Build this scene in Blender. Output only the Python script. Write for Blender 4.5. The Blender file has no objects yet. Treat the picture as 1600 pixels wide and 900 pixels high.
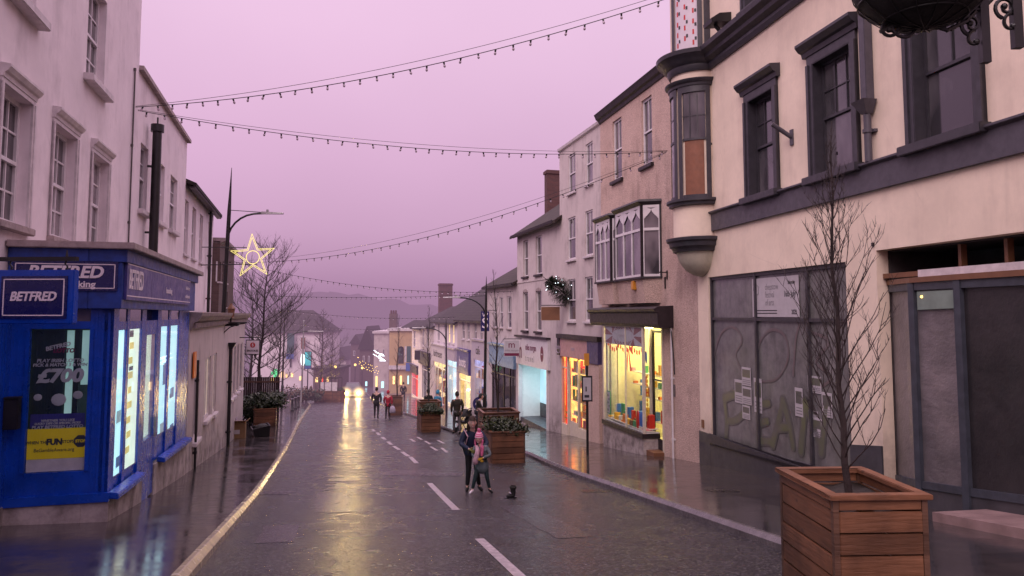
import bpy, bmesh, math, random
from mathutils import Vector, Matrix
random.seed(7)
S = bpy.context.scene
COL = S.collection
PI = math.pi
# ------------------------------------------------------------------ camera model
F = 1155.0
PY0 = 404.0
PITCH = math.atan(87.0 / F)
EYE = Vector((0, 0, 1.6))
def ray(px, py):
    a = (px - 800) / F; c = -(py - PY0) / F
    return Vector((a, math.cos(PITCH) - math.sin(PITCH) * c, math.sin(PITCH) + math.cos(PITCH) * c))
def at(px, py, Y):
    d = ray(px, py); return EYE + d * (Y / d.y)
# ------------------------------------------------------------------ ground profile (height falls away down the hill)
PROF = [(-30, -2.2), (-10, .35), (0, 1.6), (7, 2.47), (14, 3.35), (20, 4.03), (26.5, 4.7), (32, 5.17), (43, 6.0), (60, 7.3), (79, 8.7),
        (110, 10.9), (150, 13.2), (220, 15.0), (400, 15.5), (3000, 15.5)]
def road_z(Y):
    P = PROF
    if Y <= P[0][0]: return 1.6 - P[0][1]
    if Y >= P[-1][0]: return 1.6 - P[-1][1]
    for i in range(len(P) - 1):
        if P[i][0] <= Y <= P[i + 1][0]:
            def m(k):
                if k <= 0 or k >= len(P) - 1: 
                    k2 = min(max(k, 0), len(P) - 2); return (P[k2 + 1][1] - P[k2][1]) / (P[k2 + 1][0] - P[k2][0])
                a = (P[k][1] - P[k - 1][1]) / (P[k][0] - P[k - 1][0]); b = (P[k + 1][1] - P[k][1]) / (P[k + 1][0] - P[k][0])
                return 0 if a * b <= 0 else 2 * a * b / (a + b)
            h = P[i + 1][0] - P[i][0]; t = (Y - P[i][0]) / h
            d = (P[i][1] * (2*t**3 - 3*t*t + 1) + m(i) * h * (t**3 - 2*t*t + t) + P[i + 1][1] * (-2*t**3 + 3*t*t) + m(i + 1) * h * (t**3 - t*t))
            return 1.6 - d
def pav_z(Y): return road_z(Y) + .12
# ------------------------------------------------------------------ objects
OFF = {}
def tag(o, label=None, cat=None, group=None, kind=None):
    if label: o['label'] = label
    if cat: o['category'] = cat
    if group: o['group'] = group
    if kind: o['kind'] = kind
    return o
def thing(name, label, cat, loc=(0, 0, 0), rz=0, group=None, off=(0, 0, 0)):
    o = bpy.data.objects.new(name, None); COL.objects.link(o)
    o.empty_display_size = .2
    o.location = loc; o.rotation_euler = (0, 0, rz); OFF[o] = Vector(off)
    return tag(o, label, cat, group)
def children(o): return [c for c in bpy.data.objects if c.parent == o]
def dup(o, parent=None, group=None):
    kids = children(o)
    c = o.copy(); COL.objects.link(c); c.parent = parent
    for k in kids: dup(k, c)
    return c
class MB:
    def __init__(s): s.v = []; s.f = []
    def add(s, vs, fs):
        n = len(s.v); s.v += [Vector(p) for p in vs]; s.f += [tuple(i + n for i in f) for f in fs]; return s
    def box(s, x0, x1, y0, y1, z0, z1):
        return s.add([(x0,y0,z0),(x1,y0,z0),(x1,y1,z0),(x0,y1,z0),(x0,y0,z1),(x1,y0,z1),(x1,y1,z1),(x0,y1,z1)],
                     [(3,2,1,0),(4,5,6,7),(0,1,5,4),(1,2,6,5),(2,3,7,6),(3,0,4,7)])
    def hexa(s, b, t):
        return s.add(list(b) + list(t), [(3,2,1,0),(4,5,6,7),(0,1,5,4),(1,2,6,5),(2,3,7,6),(3,0,4,7)])
    def quad(s, a, b, c, d): return s.add([a, b, c, d], [(0, 1, 2, 3)])
    def prism(s, poly, fn0, fn1):
        n = len(poly); vs = [fn0(p) for p in poly] + [fn1(p) for p in poly]
        return s.add(vs, [tuple(range(n))[::-1], tuple(range(n, 2*n))] + [(i, (i+1) % n, n + (i+1) % n, n + i) for i in range(n)])
    def profx(s, prof, x0, x1, x0z=0, x1z=0):      # a moulding profile (y,z) swept along x
        return s.prism(prof, lambda p: (x0, p[0], p[1] + x0z), lambda p: (x1, p[0], p[1] + x1z))
    def cyl(s, a, b, r0, r1=None, n=10, cap=True):
        a = Vector(a); b = Vector(b); r1 = r0 if r1 is None else r1
        d = (b - a).normalized(); u = d.orthogonal().normalized(); w = d.cross(u)
        vs = []
        for p, r in ((a, r0), (b, r1)):
            for i in range(n):
                t = 2*PI*i/n; vs.append(p + (u*math.cos(t) + w*math.sin(t)) * r)
        fs = [(i, (i+1) % n, n + (i+1) % n, n + i) for i in range(n)]
        if cap: fs += [tuple(range(n))[::-1], tuple(range(n, 2*n))]
        return s.add(vs, fs)
    def tube(s, pts, r, n=6, r1=None):
        pts = [Vector(p) for p in pts]; m = len(pts); vs = []; ref = None
        for i, p in enumerate(pts):
            d = (pts[min(i+1, m-1)] - pts[max(i-1, 0)]).normalized()
            if ref is None: ref = d.orthogonal().normalized()
            u = (ref - d * ref.dot(d)).normalized() if (ref - d*ref.dot(d)).length > 1e-5 else d.orthogonal().normalized()
            ref = u; w = d.cross(u)
            rr = r if r1 is None else r + (r1 - r) * i / (m - 1)
            vs += [p + (u*math.cos(2*PI*k/n) + w*math.sin(2*PI*k/n)) * rr for k in range(n)]
        fs = [(i*n+k, i*n+(k+1) % n, (i+1)*n+(k+1) % n, (i+1)*n+k) for i in range(m-1) for k in range(n)]
        fs += [tuple(range(n))[::-1], tuple(range((m-1)*n, m*n))]
        return s.add(vs, fs)
    def lathe(s, prof, c=(0, 0, 0), a0=0, a1=2*PI, n=24):     # prof: (r,z)
        full = abs(a1 - a0 - 2*PI) < 1e-6; k = n if full else n + 1; m = len(prof); vs = []
        for i in range(k):
            t = a0 + (a1 - a0) * i / n
            vs += [(c[0] + r*math.cos(t), c[1] + r*math.sin(t), c[2] + z) for r, z in prof]
        fs = []
        for i in range(n):
            j = (i + 1) % k
            fs += [(i*m+q, j*m+q, j*m+q+1, i*m+q+1) for q in range(m-1)]
        return s.add(vs, fs)
    def ball(s, c, rx, ry=None, rz=None, n=10, m=7):
        ry = rx if ry is None else ry; rz = rx if rz is None else rz
        vs = []; fs = []
        for i in range(m + 1):
            a = PI*i/m
            for k in range(n):
                t = 2*PI*k/n; vs.append((c[0] + rx*math.sin(a)*math.cos(t), c[1] + ry*math.sin(a)*math.sin(t), c[2] + rz*math.cos(a)))
        for i in range(m):
            for k in range(n): fs.append((i*n+k, (i+1)*n+k, (i+1)*n+(k+1) % n, i*n+(k+1) % n))
        return s.add(vs, fs)
    def build(s, name, mat, parent=None, smooth=False, bevel=0, label=None, mats=None, fm=None, seg=2):
        off = Vector((0, 0, 0)); p = parent
        while p is not None:
            if p in OFF: off = OFF[p]
            p = p.parent
        me = bpy.data.meshes.new(name)
        me.from_pydata([tuple(v - off) for v in s.v], [], s.f)
        bm = bmesh.new(); bm.from_mesh(me)
        if bevel or smooth: bmesh.ops.remove_doubles(bm, verts=bm.verts, dist=1e-5)
        bmesh.ops.recalc_face_normals(bm, faces=bm.faces)
        if bevel:
            ed = [e for e in bm.edges if len(e.link_faces) == 2 and e.calc_face_angle(0) > .6]
            try: bmesh.ops.bevel(bm, geom=ed, offset=bevel, segments=seg, affect='EDGES', clamp_overlap=True)
            except Exception: pass
        if smooth:
            for f in bm.faces: f.smooth = True
        bm.to_mesh(me); bm.free()
        for mm in (mats or [mat]): me.materials.append(mm)
        if fm:
            for f in me.polygons: f.material_index = fm(f)
        if smooth and smooth != 'all':
            try: me.set_sharp_from_angle(angle=.7)
            except Exception: pass
        o = bpy.data.objects.new(name, me); COL.objects.link(o)
        if parent is not None: o.parent = parent
        if label: o['label'] = label
        return o
def text_verts(body, size, shear=0, bold=0, sx=1.0, align='CENTER', thick=.004, res=3):
    cu = bpy.data.curves.new('t', 'FONT'); cu.body = body; cu.size = size; cu.shear = shear; cu.offset = bold
    cu.align_x = align; cu.align_y = 'CENTER'; cu.extrude = thick; cu.resolution_u = res
    o = bpy.data.objects.new('t', cu); COL.objects.link(o)
    dg = bpy.context.evaluated_depsgraph_get(); me = bpy.data.meshes.new_from_object(o.evaluated_get(dg))
    vs = [(v.co.x * sx, v.co.y, v.co.z) for v in me.vertices]; fs = [tuple(p.vertices) for p in me.polygons]
    bpy.data.objects.remove(o); bpy.data.curves.remove(cu); bpy.data.meshes.remove(me)
    return vs, fs
def put_text(mb, body, size, org, right, up, **k):
    vs, fs = text_verts(body, size, **k)
    r = Vector(right).normalized(); u = Vector(up).normalized(); n = r.cross(u); g = Vector(org)
    return mb.add([g + r*a + u*b + n*c for a, b, c in vs], fs)
class Fac:                       # a vertical facade plane: x along, y out towards the street, z world height
    def __init__(s, P, Q):
        s.o = Vector((P[0], P[1])); s.u = (Vector(Q) - s.o).normalized(); s.n = Vector((-s.u.y, s.u.x)); s.len = (Vector(Q) - s.o).length
        s.rz = math.atan2(s.u.y, s.u.x)
    def hit(s, px, py, off=0):
        d = ray(px, py); n3 = Vector((s.n.x, s.n.y, 0)); o3 = Vector((s.o.x, s.o.y, 0)) + n3 * off
        t = (o3 - EYE).dot(n3) / d.dot(n3); p = EYE + d * t
        return (Vector((p.x, p.y)) - s.o).dot(s.u), p.z
    def x(s, px, py=520, off=0): return s.hit(px, py, off)[0]
    def w(s, x, y=0, z=0):
        p = s.o + s.u * x + s.n * y; return Vector((p.x, p.y, z))
    def Y(s, x, y=0): return s.w(x, y).y
    def thing(s, name, label, cat, x0, z0, y0=0, group=None):
        return thing(name, label, cat, s.w(x0, y0, z0), s.rz, group, off=(x0, y0, z0))
    def rect(s, pl, pr, pt, pb, off=0, at_r=False):       # pixel columns (measured at row pt) and rows (measured at column pl) -> x0,x1,z0,z1
        a = s.hit(pl, pt, off); b = s.hit(pr, pt, off); e = pr if at_r else pl
        z1 = s.hit(e, pt, off)[1]; z0 = s.hit(e, pb, off)[1]
        return min(a[0], b[0]), max(a[0], b[0]), min(z0, z1), max(z0, z1)
# ------------------------------------------------------------------ materials
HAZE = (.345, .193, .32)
def haze_group():
    g = bpy.data.node_groups.new('haze', 'ShaderNodeTree')
    g.interface.new_socket('Shader', in_out='INPUT', socket_type='NodeSocketShader')
    g.interface.new_socket('Shader', in_out='OUTPUT', socket_type='NodeSocketShader')
    N = g.nodes.new; L = g.links.new
    i = N('NodeGroupInput'); o = N('NodeGroupOutput'); geo = N('ShaderNodeNewGeometry'); sp = N('ShaderNodeSeparateXYZ')
    L(geo.outputs['Position'], sp.inputs[0])
    def m(op, a, b=None):
        n = N('ShaderNodeMath'); n.operation = op
        for k, v in enumerate((a, b)):
            if v is None: continue
            if isinstance(v, (int, float)): n.inputs[k].default_value = v
            else: L(v, n.inputs[k])
        return n.outputs[0]
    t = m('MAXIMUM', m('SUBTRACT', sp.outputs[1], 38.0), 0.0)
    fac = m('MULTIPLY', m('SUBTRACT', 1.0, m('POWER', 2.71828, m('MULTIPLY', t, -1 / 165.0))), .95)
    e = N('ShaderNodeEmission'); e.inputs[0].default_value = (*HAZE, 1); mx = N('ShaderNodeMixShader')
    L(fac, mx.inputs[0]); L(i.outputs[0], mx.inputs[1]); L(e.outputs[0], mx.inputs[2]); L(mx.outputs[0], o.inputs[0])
    return g
HZ = haze_group()
class M:                         # small material builder; every material ends in distance haze painted as emission by world position
    def __init__(s, name):
        s.m = bpy.data.materials.new(name); s.m.use_nodes = True; s.t = s.m.node_tree; s.t.nodes.clear()
        s.m.cycles.emission_sampling = 'NONE'
    def n(s, typ, **k):
        nd = s.t.nodes.new(typ)
        for a, v in k.items(): setattr(nd, a, v)
        return nd
    def l(s, a, b): s.t.links.new(a, b)
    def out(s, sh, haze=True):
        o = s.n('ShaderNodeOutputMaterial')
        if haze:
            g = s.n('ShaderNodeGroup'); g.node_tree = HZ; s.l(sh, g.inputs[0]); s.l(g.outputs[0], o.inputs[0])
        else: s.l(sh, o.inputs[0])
        return s.m
    def coord(s, space='world', scale=(1, 1, 1), rot=(0, 0, 0)):
        if space == 'world': c = s.n('ShaderNodeNewGeometry').outputs['Position']
        else: c = s.n('ShaderNodeTexCoord').outputs['Object']
        mp = s.n('ShaderNodeMapping'); mp.inputs['Scale'].default_value = scale; mp.inputs['Rotation'].default_value = rot
        s.l(c, mp.inputs[0]); return mp.outputs[0]
    def noise(s, vec, scale=5, detail=4, rough=.6):
        x = s.n('ShaderNodeTexNoise'); x.inputs['Scale'].default_value = scale; x.inputs['Detail'].default_value = detail; x.inputs['Roughness'].default_value = rough
        s.l(vec, x.inputs['Vector']); return x.outputs[0]
    def ramp(s, f, stops):
        r = s.n('ShaderNodeValToRGB'); e = r.color_ramp.elements
        while len(e) < len(stops): e.new(.5)
        for k, (p, c) in enumerate(stops):
            e[k].position = p; e[k].color = (*c, 1) if hasattr(c, '__len__') else (c, c, c, 1)
        s.l(f, r.inputs[0]); return r.outputs[0]
    def mix(s, f, a, b, mode='MIX'):
        x = s.n('ShaderNodeMix', data_type='RGBA', blend_type=mode)
        for sock, v in ((x.inputs[0], f), (x.inputs[6], a), (x.inputs[7], b)):
            if isinstance(v, (int, float)): sock.default_value = v
            elif isinstance(v, tuple): sock.default_value = (*v, 1)
            else: s.l(v, sock)
        return x.outputs[2]
    def bump(s, h, strength=.3, dist=.02, nrm=None):
        b = s.n('ShaderNodeBump'); b.inputs['Strength'].default_value = strength; b.inputs['Distance'].default_value = dist
        s.l(h, b.inputs['Height'])
        if nrm is not None: s.l(nrm, b.inputs['Normal'])
        return b.outputs[0]
    def bsdf(s, col, rough=.6, metal=0, nrm=None, spec=.5, coat=0):
        p = s.n('ShaderNodeBsdfPrincipled')
        if isinstance(col, tuple): p.inputs['Base Color'].default_value = (*col, 1)
        else: s.l(col, p.inputs['Base Color'])
        if isinstance(rough, (int, float)): p.inputs['Roughness'].default_value = rough
        else: s.l(rough, p.inputs['Roughness'])
        p.inputs['Metallic'].default_value = metal; p.inputs['Specular IOR Level'].default_value = spec; p.inputs['Coat Weight'].default_value = coat
        p.inputs['Coat Roughness'].default_value = .1
        if nrm is not None: s.l(nrm, p.inputs['Normal'])
        return p.outputs[0]
def dk(c, k): return tuple(x * k for x in c)
def plain(name, col, rough=.5, metal=0, var=.25, scale=6, bump=.0, bscale=60, spec=.5, coat=0, space='object'):
    m = M(name); v = m.coord(space)
    f = m.noise(v, scale, 5)
    c = m.ramp(f, [(.3, dk(col, 1 - var)), (.7, dk(col, 1 + var * .5))])
    nr = m.bump(m.noise(v, bscale, 3), bump, .01) if bump else None
    r = m.ramp(m.noise(v, scale * 1.7, 3), [(.3, max(.03, rough - .12)), (.75, min(1, rough + .12))])
    return m.out(m.bsdf(c, r, metal, nr, spec, coat))
def wall_mat(name, col, dirt=(.10, .075, .07), amount=.5, bump=.25, bscale=45, rough=.8, bdist=.01):
    m = M(name); v = m.coord('world')
    big = m.noise(v, .8, 5, .65); st = m.noise(m.coord('world', (1.6, 1.6, .20)), 1.1, 7, .72); st = m.mix(.45, st, m.noise(m.coord('world', (1, 1, 1)), 1.7, 5, .6)); fine = m.noise(v, 9, 4)
    c = m.ramp(big, [(.25, dk(col, .80)), (.7, col)])
    c = m.mix(m.ramp(fine, [(.35, 0), (.8, .30)]), c, dk(col, .78))
    c = m.mix(m.ramp(st, [(.50, 0.0), (.72, amount)]), c, dirt)
    sx = m.n('ShaderNodeSeparateXYZ'); m.l(v, sx.inputs[0])
    hm = m.n('ShaderNodeMath', operation='MULTIPLY_ADD'); m.l(sx.outputs[1], hm.inputs[0]); hm.inputs[1].default_value = .108; m.l(sx.outputs[2], hm.inputs[2])   # height above the sloping street
    gr = m.n('ShaderNodeMapRange'); m.l(hm.outputs[0], gr.inputs[0]); gr.inputs[1].default_value = .15; gr.inputs[2].default_value = 1.5; gr.inputs[3].default_value = .85; gr.inputs[4].default_value = 0
    gm = m.mix(1.0, gr.outputs[0], m.ramp(m.noise(v, 2.6, 6, .7), [(.35, .15), (.65, 1)]), 'MULTIPLY'); c = m.mix(gm, c, dk(dirt, .8))
    vo = m.n('ShaderNodeTexVoronoi', feature='DISTANCE_TO_EDGE'); vo.inputs['Scale'].default_value = .55; m.l(m.mix(.25, v, m.n('ShaderNodeTexNoise').outputs[1]), vo.inputs['Vector'])
    ck = m.mix(1.0, m.ramp(vo.outputs['Distance'], [(.0015, .16), (.005, 0)]), m.ramp(big, [(.45, 0), (.55, 1)]), 'MULTIPLY'); c = m.mix(ck, c, dk(col, .4))
    h = m.noise(v, bscale, 4, .7)
    return m.out(m.bsdf(c, rough, 0, m.bump(h, bump, bdist)))
def emit(name, col, strength, sample=True, haze=True):
    m = M(name); e = m.n('ShaderNodeEmission'); e.inputs[0].default_value = (*col, 1); e.inputs[1].default_value = strength
    if sample: m.m.cycles.emission_sampling = 'FRONT_BACK'
    return m.out(e.outputs[0], haze)
def lit(name, col, e, scale=3.0, var=.4, rough=.6):       # a surface that also glows a little (lit signs; elsewhere shop light painted into panels and paper)
    m = M(name); v = m.coord('object'); c = m.ramp(m.noise(v, scale, 4), [(.3, dk(col, 1 - var)), (.7, col)])
    p = m.n('ShaderNodeBsdfPrincipled'); m.l(c, p.inputs['Base Color']); m.l(c, p.inputs['Emission Color']); p.inputs['Emission Strength'].default_value = e
    p.inputs['Roughness'].default_value = rough
    return m.out(p.outputs[0])
def brick_mat(name, c1, c2, mortar, scale=1.0, wet=0, rough=.8):
    m = M(name); geo = m.coord('object'); 
    b = m.n('ShaderNodeTexBrick'); b.inputs['Color1'].default_value = (*c1, 1); b.inputs['Color2'].default_value = (*c2, 1); b.inputs['Mortar'].default_value = (*mortar, 1)
    b.inputs['Scale'].default_value = scale; b.inputs['Brick Width'].default_value = .225; b.inputs['Row Height'].default_value = .075; b.inputs['Mortar Size'].default_value = .006
    sp = m.n('ShaderNodeSeparateXYZ'); m.l(geo, sp.inputs[0]); ad = m.n('ShaderNodeMath'); m.l(sp.outputs[0], ad.inputs[0]); m.l(sp.outputs[1], ad.inputs[1])
    cb = m.n('ShaderNodeCombineXYZ'); m.l(ad.outputs[0], cb.inputs[0]); m.l(sp.outputs[2], cb.inputs[1]); m.l(cb.outputs[0], b.inputs['Vector'])
    c = m.mix(m.ramp(m.noise(geo, 1.5, 5), [(.4, 0), (.8, .5)]), b.outputs[0], dk(c1, .5))
    return m.out(m.bsdf(c, rough, 0, m.bump(b.outputs['Fac'], -.4, .01)))
def roof_mat(name, col, row=.24):
    m = M(name); v = m.coord('object')
    b = m.n('ShaderNodeTexBrick'); b.inputs['Color1'].default_value = (*col, 1); b.inputs['Color2'].default_value = (*dk(col, .6), 1); b.inputs['Mortar'].default_value = (*dk(col, .25), 1)
    b.inputs['Scale'].default_value = 1; b.inputs['Brick Width'].default_value = .26; b.inputs['Row Height'].default_value = row * .75; b.inputs['Mortar Size'].default_value = .014
    sp = m.n('ShaderNodeSeparateXYZ'); m.l(v, sp.inputs[0]); cb = m.n('ShaderNodeCombineXYZ'); m.l(sp.outputs[0], cb.inputs[0]); m.l(sp.outputs[2], cb.inputs[1]); m.l(cb.outputs[0], b.inputs['Vector'])
    moss = m.ramp(m.noise(v, 1.8, 6, .7), [(.5, 0), (.75, .6)])
    c = m.mix(moss, b.outputs[0], (.045, .05, .025))
    return m.out(m.bsdf(c, .75, 0, m.bump(b.outputs['Fac'], -.8, .03), .3))
def timber_mat(name, col):
    m = M(name); tc = m.n('ShaderNodeTexCoord').outputs['Object']; sp = m.n('ShaderNodeSeparateXYZ'); m.l(tc, sp.inputs[0])
    mp = m.n('ShaderNodeMapping'); mp.inputs['Scale'].default_value = (1.6, 1.6, 16); m.l(tc, mp.inputs[0])
    w = m.noise(mp.outputs[0], 2.2, 6, .65)
    fl = m.n('ShaderNodeMath', operation='MULTIPLY'); m.l(sp.outputs[2], fl.inputs[0]); fl.inputs[1].default_value = 1 / .162
    f2 = m.n('ShaderNodeMath', operation='FLOOR'); m.l(fl.outputs[0], f2.inputs[0])
    wn = m.n('ShaderNodeTexWhiteNoise', noise_dimensions='1D'); m.l(f2.outputs[0], wn.inputs['W'])
    c = m.ramp(w, [(.28, dk(col, .55)), (.5, col), (.75, dk(col, 1.35))])
    c = m.mix(.45, c, m.mix(wn.outputs[0], dk(col, .35), dk(col, 1.45)))
    kn = m.n('ShaderNodeTexVoronoi'); kn.inputs['Scale'].default_value = 3.6; m.l(m.coord('object', (1, 1, 1.6)), kn.inputs['Vector'])
    c = m.mix(m.ramp(kn.outputs['Distance'], [(.05, .8), (.12, 0)]), c, dk(col, .25))
    damp = m.ramp(m.noise(tc, 1.7, 4), [(.38, 0), (.66, .8)]); c = m.mix(damp, c, dk(col, .28))
    return m.out(m.bsdf(c, m.ramp(w, [(.3, .35), (.7, .65)]), 0, m.bump(w, .6, .012)))
def asphalt_mat():
    m = M('wet_asphalt'); v = m.coord('world')
    ag = m.n('ShaderNodeTexVoronoi'); ag.inputs['Scale'].default_value = 24; m.l(v, ag.inputs['Vector'])
    big = m.noise(v, .35, 5, .6); mid = m.noise(v, 2.2, 5, .6); fine = m.noise(v, 90, 3)
    c = m.ramp(mid, [(.3, (.011, .0105, .0125)), (.7, (.024, .0225, .026))])
    gl = m.mix(1.0, m.ramp(ag.outputs['Distance'], [(.1, 1), (.55, 0)]), m.ramp(ag.outputs['Color'], [(.25, 0), (.6, 1)]), 'MULTIPLY'); c = m.mix(gl, c, (.13, .122, .130)); c = m.mix(1.0, c, m.ramp(m.noise(v, 13, 4, .75), [(.35, .45), (.65, 1.25)]), 'MULTIPLY')
    rough = m.ramp(m.mix(.5, big, mid), [(.38, .12), (.62, .34)])
    h = m.mix(.5, ag.outputs['Distance'], fine)
    nb = m.bump(h, .9, .024); nb = m.bump(m.noise(v, 15, 3, .75), .75, .026, nb); nb = m.bump(m.noise(v, 6.5, 3, .6), .22, .035, nb); nb = m.bump(mid, .10, .05, nb)
    return m.out(m.bsdf(c, rough, 0, nb, spec=.36))
def paving_mat(ang=.28):
    m = M('wet_paving'); v = m.coord('world', rot=(0, 0, -ang))
    b = m.n('ShaderNodeTexBrick'); b.inputs['Color1'].default_value = (.050, .042, .043, 1); b.inputs['Color2'].default_value = (.026, .023, .026, 1); b.inputs['Mortar'].default_value = (.012, .011, .012, 1)
    b.inputs['Scale'].default_value = 1; b.inputs['Brick Width'].default_value = .62; b.inputs['Row Height'].default_value = .42; b.inputs['Mortar Size'].default_value = .007; m.l(v, b.inputs['Vector'])
    w = m.coord('world'); big = m.noise(w, .8, 5, .65); mid = m.noise(w, 5, 4)
    c = m.mix(m.ramp(big, [(.35, 0), (.7, .5)]), b.outputs[0], (.062, .050, .044))
    rough = m.ramp(m.mix(.4, big, mid), [(.40, .06), (.62, .24)])
    nb = m.bump(b.outputs['Fac'], -.25, .006); nb = m.bump(m.noise(w, 30, 3), .10, .006, nb); nb = m.bump(big, .15, .03, nb)
    return m.out(m.bsdf(c, rough, 0, nb, spec=.55))
def glass_mat(name, tint=(.9, .95, .95), rough=.02):
    m = M(name); t = m.n('ShaderNodeBsdfTransparent'); t.inputs[0].default_value = (*tint, 1)
    g = m.n('ShaderNodeBsdfGlossy'); g.inputs['Roughness'].default_value = rough
    geo = m.n('ShaderNodeNewGeometry'); dt = m.n('ShaderNodeVectorMath', operation='DOT_PRODUCT'); m.l(geo.outputs['Normal'], dt.inputs[0]); m.l(geo.outputs['Incoming'], dt.inputs[1])
    def mm(op, a, b=None):
        n = m.n('ShaderNodeMath', operation=op)
        for k, v in enumerate((a, b)):
            if v is None: continue
            if isinstance(v, (int, float)): n.inputs[k].default_value = v
            else: m.l(v, n.inputs[k])
        return n.outputs[0]
    fr = mm('ADD', mm('MULTIPLY', mm('POWER', mm('SUBTRACT', 1.0, mm('ABSOLUTE', dt.outputs['Value'])), 5.0), .90), .04); mx = m.n('ShaderNodeMixShader')
    m.l(fr, mx.inputs[0]); m.l(t.outputs[0], mx.inputs[1]); m.l(g.outputs[0], mx.inputs[2])
    return m.out(mx.outputs[0], haze=False)
def pane_mat(name, dark=(.012, .012, .015), curtain=(.16, .14, .15), amt=.5, rough=.06):   # upper windows: dim room with blind or net behind shiny glass
    m = M(name); v = m.coord('world', (1, 1, .5))
    f = m.noise(v, 1.1, 3, .5); c = m.mix(m.ramp(f, [(.42, 0), (.60, amt)]), dark, curtain)
    nb = m.bump(m.noise(m.coord('world'), 1.6, 2), .08, .05)
    return m.out(m.bsdf(c, rough, 0, nb, spec=.6, coat=.6))
def leaf_mat(name, a, b):
    m = M(name); v = m.coord('object'); c = m.ramp(m.noise(v, 9, 3), [(.3, a), (.7, b)])
    return m.out(m.bsdf(c, .5))
def pebble_mat():
    m = M('pebbledash'); v = m.coord('world'); vo = m.n('ShaderNodeTexVoronoi'); vo.inputs['Scale'].default_value = 42; m.l(v, vo.inputs['Vector'])
    c = m.ramp(m.noise(v, .9, 5, .65), [(.3, (.64, .46, .39)), (.7, (.84, .64, .55))])
    c = m.mix(m.ramp(vo.outputs['Distance'], [(.25, 0), (.6, .5)]), c, (.28, .20, .165)); c = m.mix(m.ramp(m.noise(v, 24, 3), [(.45, 0), (.7, .4)]), c, (.30, .20, .16))
    st = m.mix(.5, m.noise(m.coord('world', (1.8, 1.8, .3)), 1.1, 6, .7), m.noise(v, 1.4, 5)); c = m.mix(m.ramp(st, [(.5, 0), (.72, .6)]), c, (.16, .115, .10))
    return m.out(m.bsdf(c, .9, 0, m.bump(vo.outputs['Distance'], .8, .02), .3))
T = {}
T['white_wall'] = wall_mat('white_render', (.82, .73, .75), amount=.32, bump=.12, bscale=18)
T['white_wall2'] = wall_mat('off_white_render', (.60, .52, .50), amount=.55, bump=.18, bscale=25)
T['cream'] = wall_mat('cream_render', (.87, .725, .575), dirt=(.40, .31, .25), amount=.42, bump=.12, bscale=22)
T['pebble'] = pebble_mat()
T['yellow_wall'] = wall_mat('ochre_render', (.55, .38, .20), amount=.4)
T['brick'] = brick_mat('red_brick', (.115, .042, .034), (.075, .03, .026), (.09, .065, .06))
T['brown_brick'] = brick_mat('brown_brick', (.13, .08, .07), (.09, .055, .05), (.11, .09, .085))
T['white_brick'] = wall_mat('painted_brick', (.60, .52, .51), amount=.5, bump=.3, bscale=14)
T['slate'] = roof_mat('slate_tiles', (.034, .024, .024))
T['tile'] = roof_mat('clay_tiles', (.042, .028, .024))
T['char'] = plain('charcoal_paint', (.040, .037, .046), .45, var=.3, bump=.05, space='world')
T['bandgrey'] = plain('slate_grey_paint', (.075, .068, .085), .5, var=.25, space='world')
T['plinth'] = plain('dark_grey_plinth_paint', (.055, .052, .060), .5, var=.35, bump=.1, space='world', scale=3)
T['white_paint'] = plain('white_gloss_paint', (.68, .64, .65), .4, var=.12)
T['white_trim'] = plain('white_stone_trim', (.60, .54, .55), .6, var=.22, bump=.1, space='world')
T['stone'] = plain('stained_stone_sill', (.36, .29, .28), .75, var=.4, bump=.3, space='world')
T['blue'] = plain('cobalt_gloss_paint', (.004, .055, .42), .30, var=.35, scale=2.5, spec=.5, space='world')
T['dkblue'] = plain('faded_blue_paint', (.010, .045, .27), .5, var=.45, space='world')
T['navy'] = plain('navy_sign_panel', (.012, .012, .095), .3, var=.12)
T['fadednavy'] = plain('faded_navy_sign_panel', (.038, .036, .20), .4, var=.25)
T['black'] = plain('black_iron', (.010, .009, .010), .4, var=.3)
T['black_wood'] = plain('black_painted_wood', (.020, .013, .016), .5, var=.4, space='world')
T['lead'] = plain('lead_flashing', (.10, .085, .085), .6, var=.4, space='world')
T['grey_metal'] = plain('galvanised_metal', (.35, .33, .34), .4, metal=.4)
T['letter'] = plain('white_lettering', (.80, .72, .76), .5, var=.08)
T['maroon'] = plain('maroon_lettering', (.15, .012, .05), .5, var=.1)
T['red_ink'] = plain('red_ink', (.50, .02, .02), .5, var=.1)
T['ink'] = plain('dark_ink', (.03, .03, .035), .6, var=.1)
T['grey_ink'] = plain('grey_ink', (.22, .21, .22), .6, var=.1)
T['timber'] = timber_mat('stained_softwood', (.195, .085, .042))
T['soil'] = plain('wet_soil', (.020, .014, .010), .7, var=.5, bump=.8, bscale=30)
T['bark'] = plain('wet_bark', (.030, .019, .018), .6, var=.5, bump=.5, bscale=40)
T['leaf'] = leaf_mat('evergreen_leaf', (.018, .030, .010), (.060, .075, .025))
T['leafdk'] = leaf_mat('dark_leaf', (.010, .018, .010), (.030, .045, .020))
T['asphalt'] = asphalt_mat()
T['paving'] = paving_mat()
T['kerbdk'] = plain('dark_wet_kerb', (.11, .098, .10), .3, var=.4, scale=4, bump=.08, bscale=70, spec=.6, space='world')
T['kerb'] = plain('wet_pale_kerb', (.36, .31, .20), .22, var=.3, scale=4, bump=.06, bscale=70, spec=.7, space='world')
T['pinkslab'] = plain('pink_stone_slab', (.30, .20, .19), .45, var=.35, bump=.2, space='world', scale=3)
T['roadpaint'] = plain('worn_white_road_paint', (.42, .36, .37), .4, var=.5, scale=14, bump=.5, space='world')
T['iron'] = plain('cast_iron_cover', (.035, .03, .03), .3, metal=.5, bump=.5, space='world')
T['glass'] = glass_mat('shop_glass')
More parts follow.
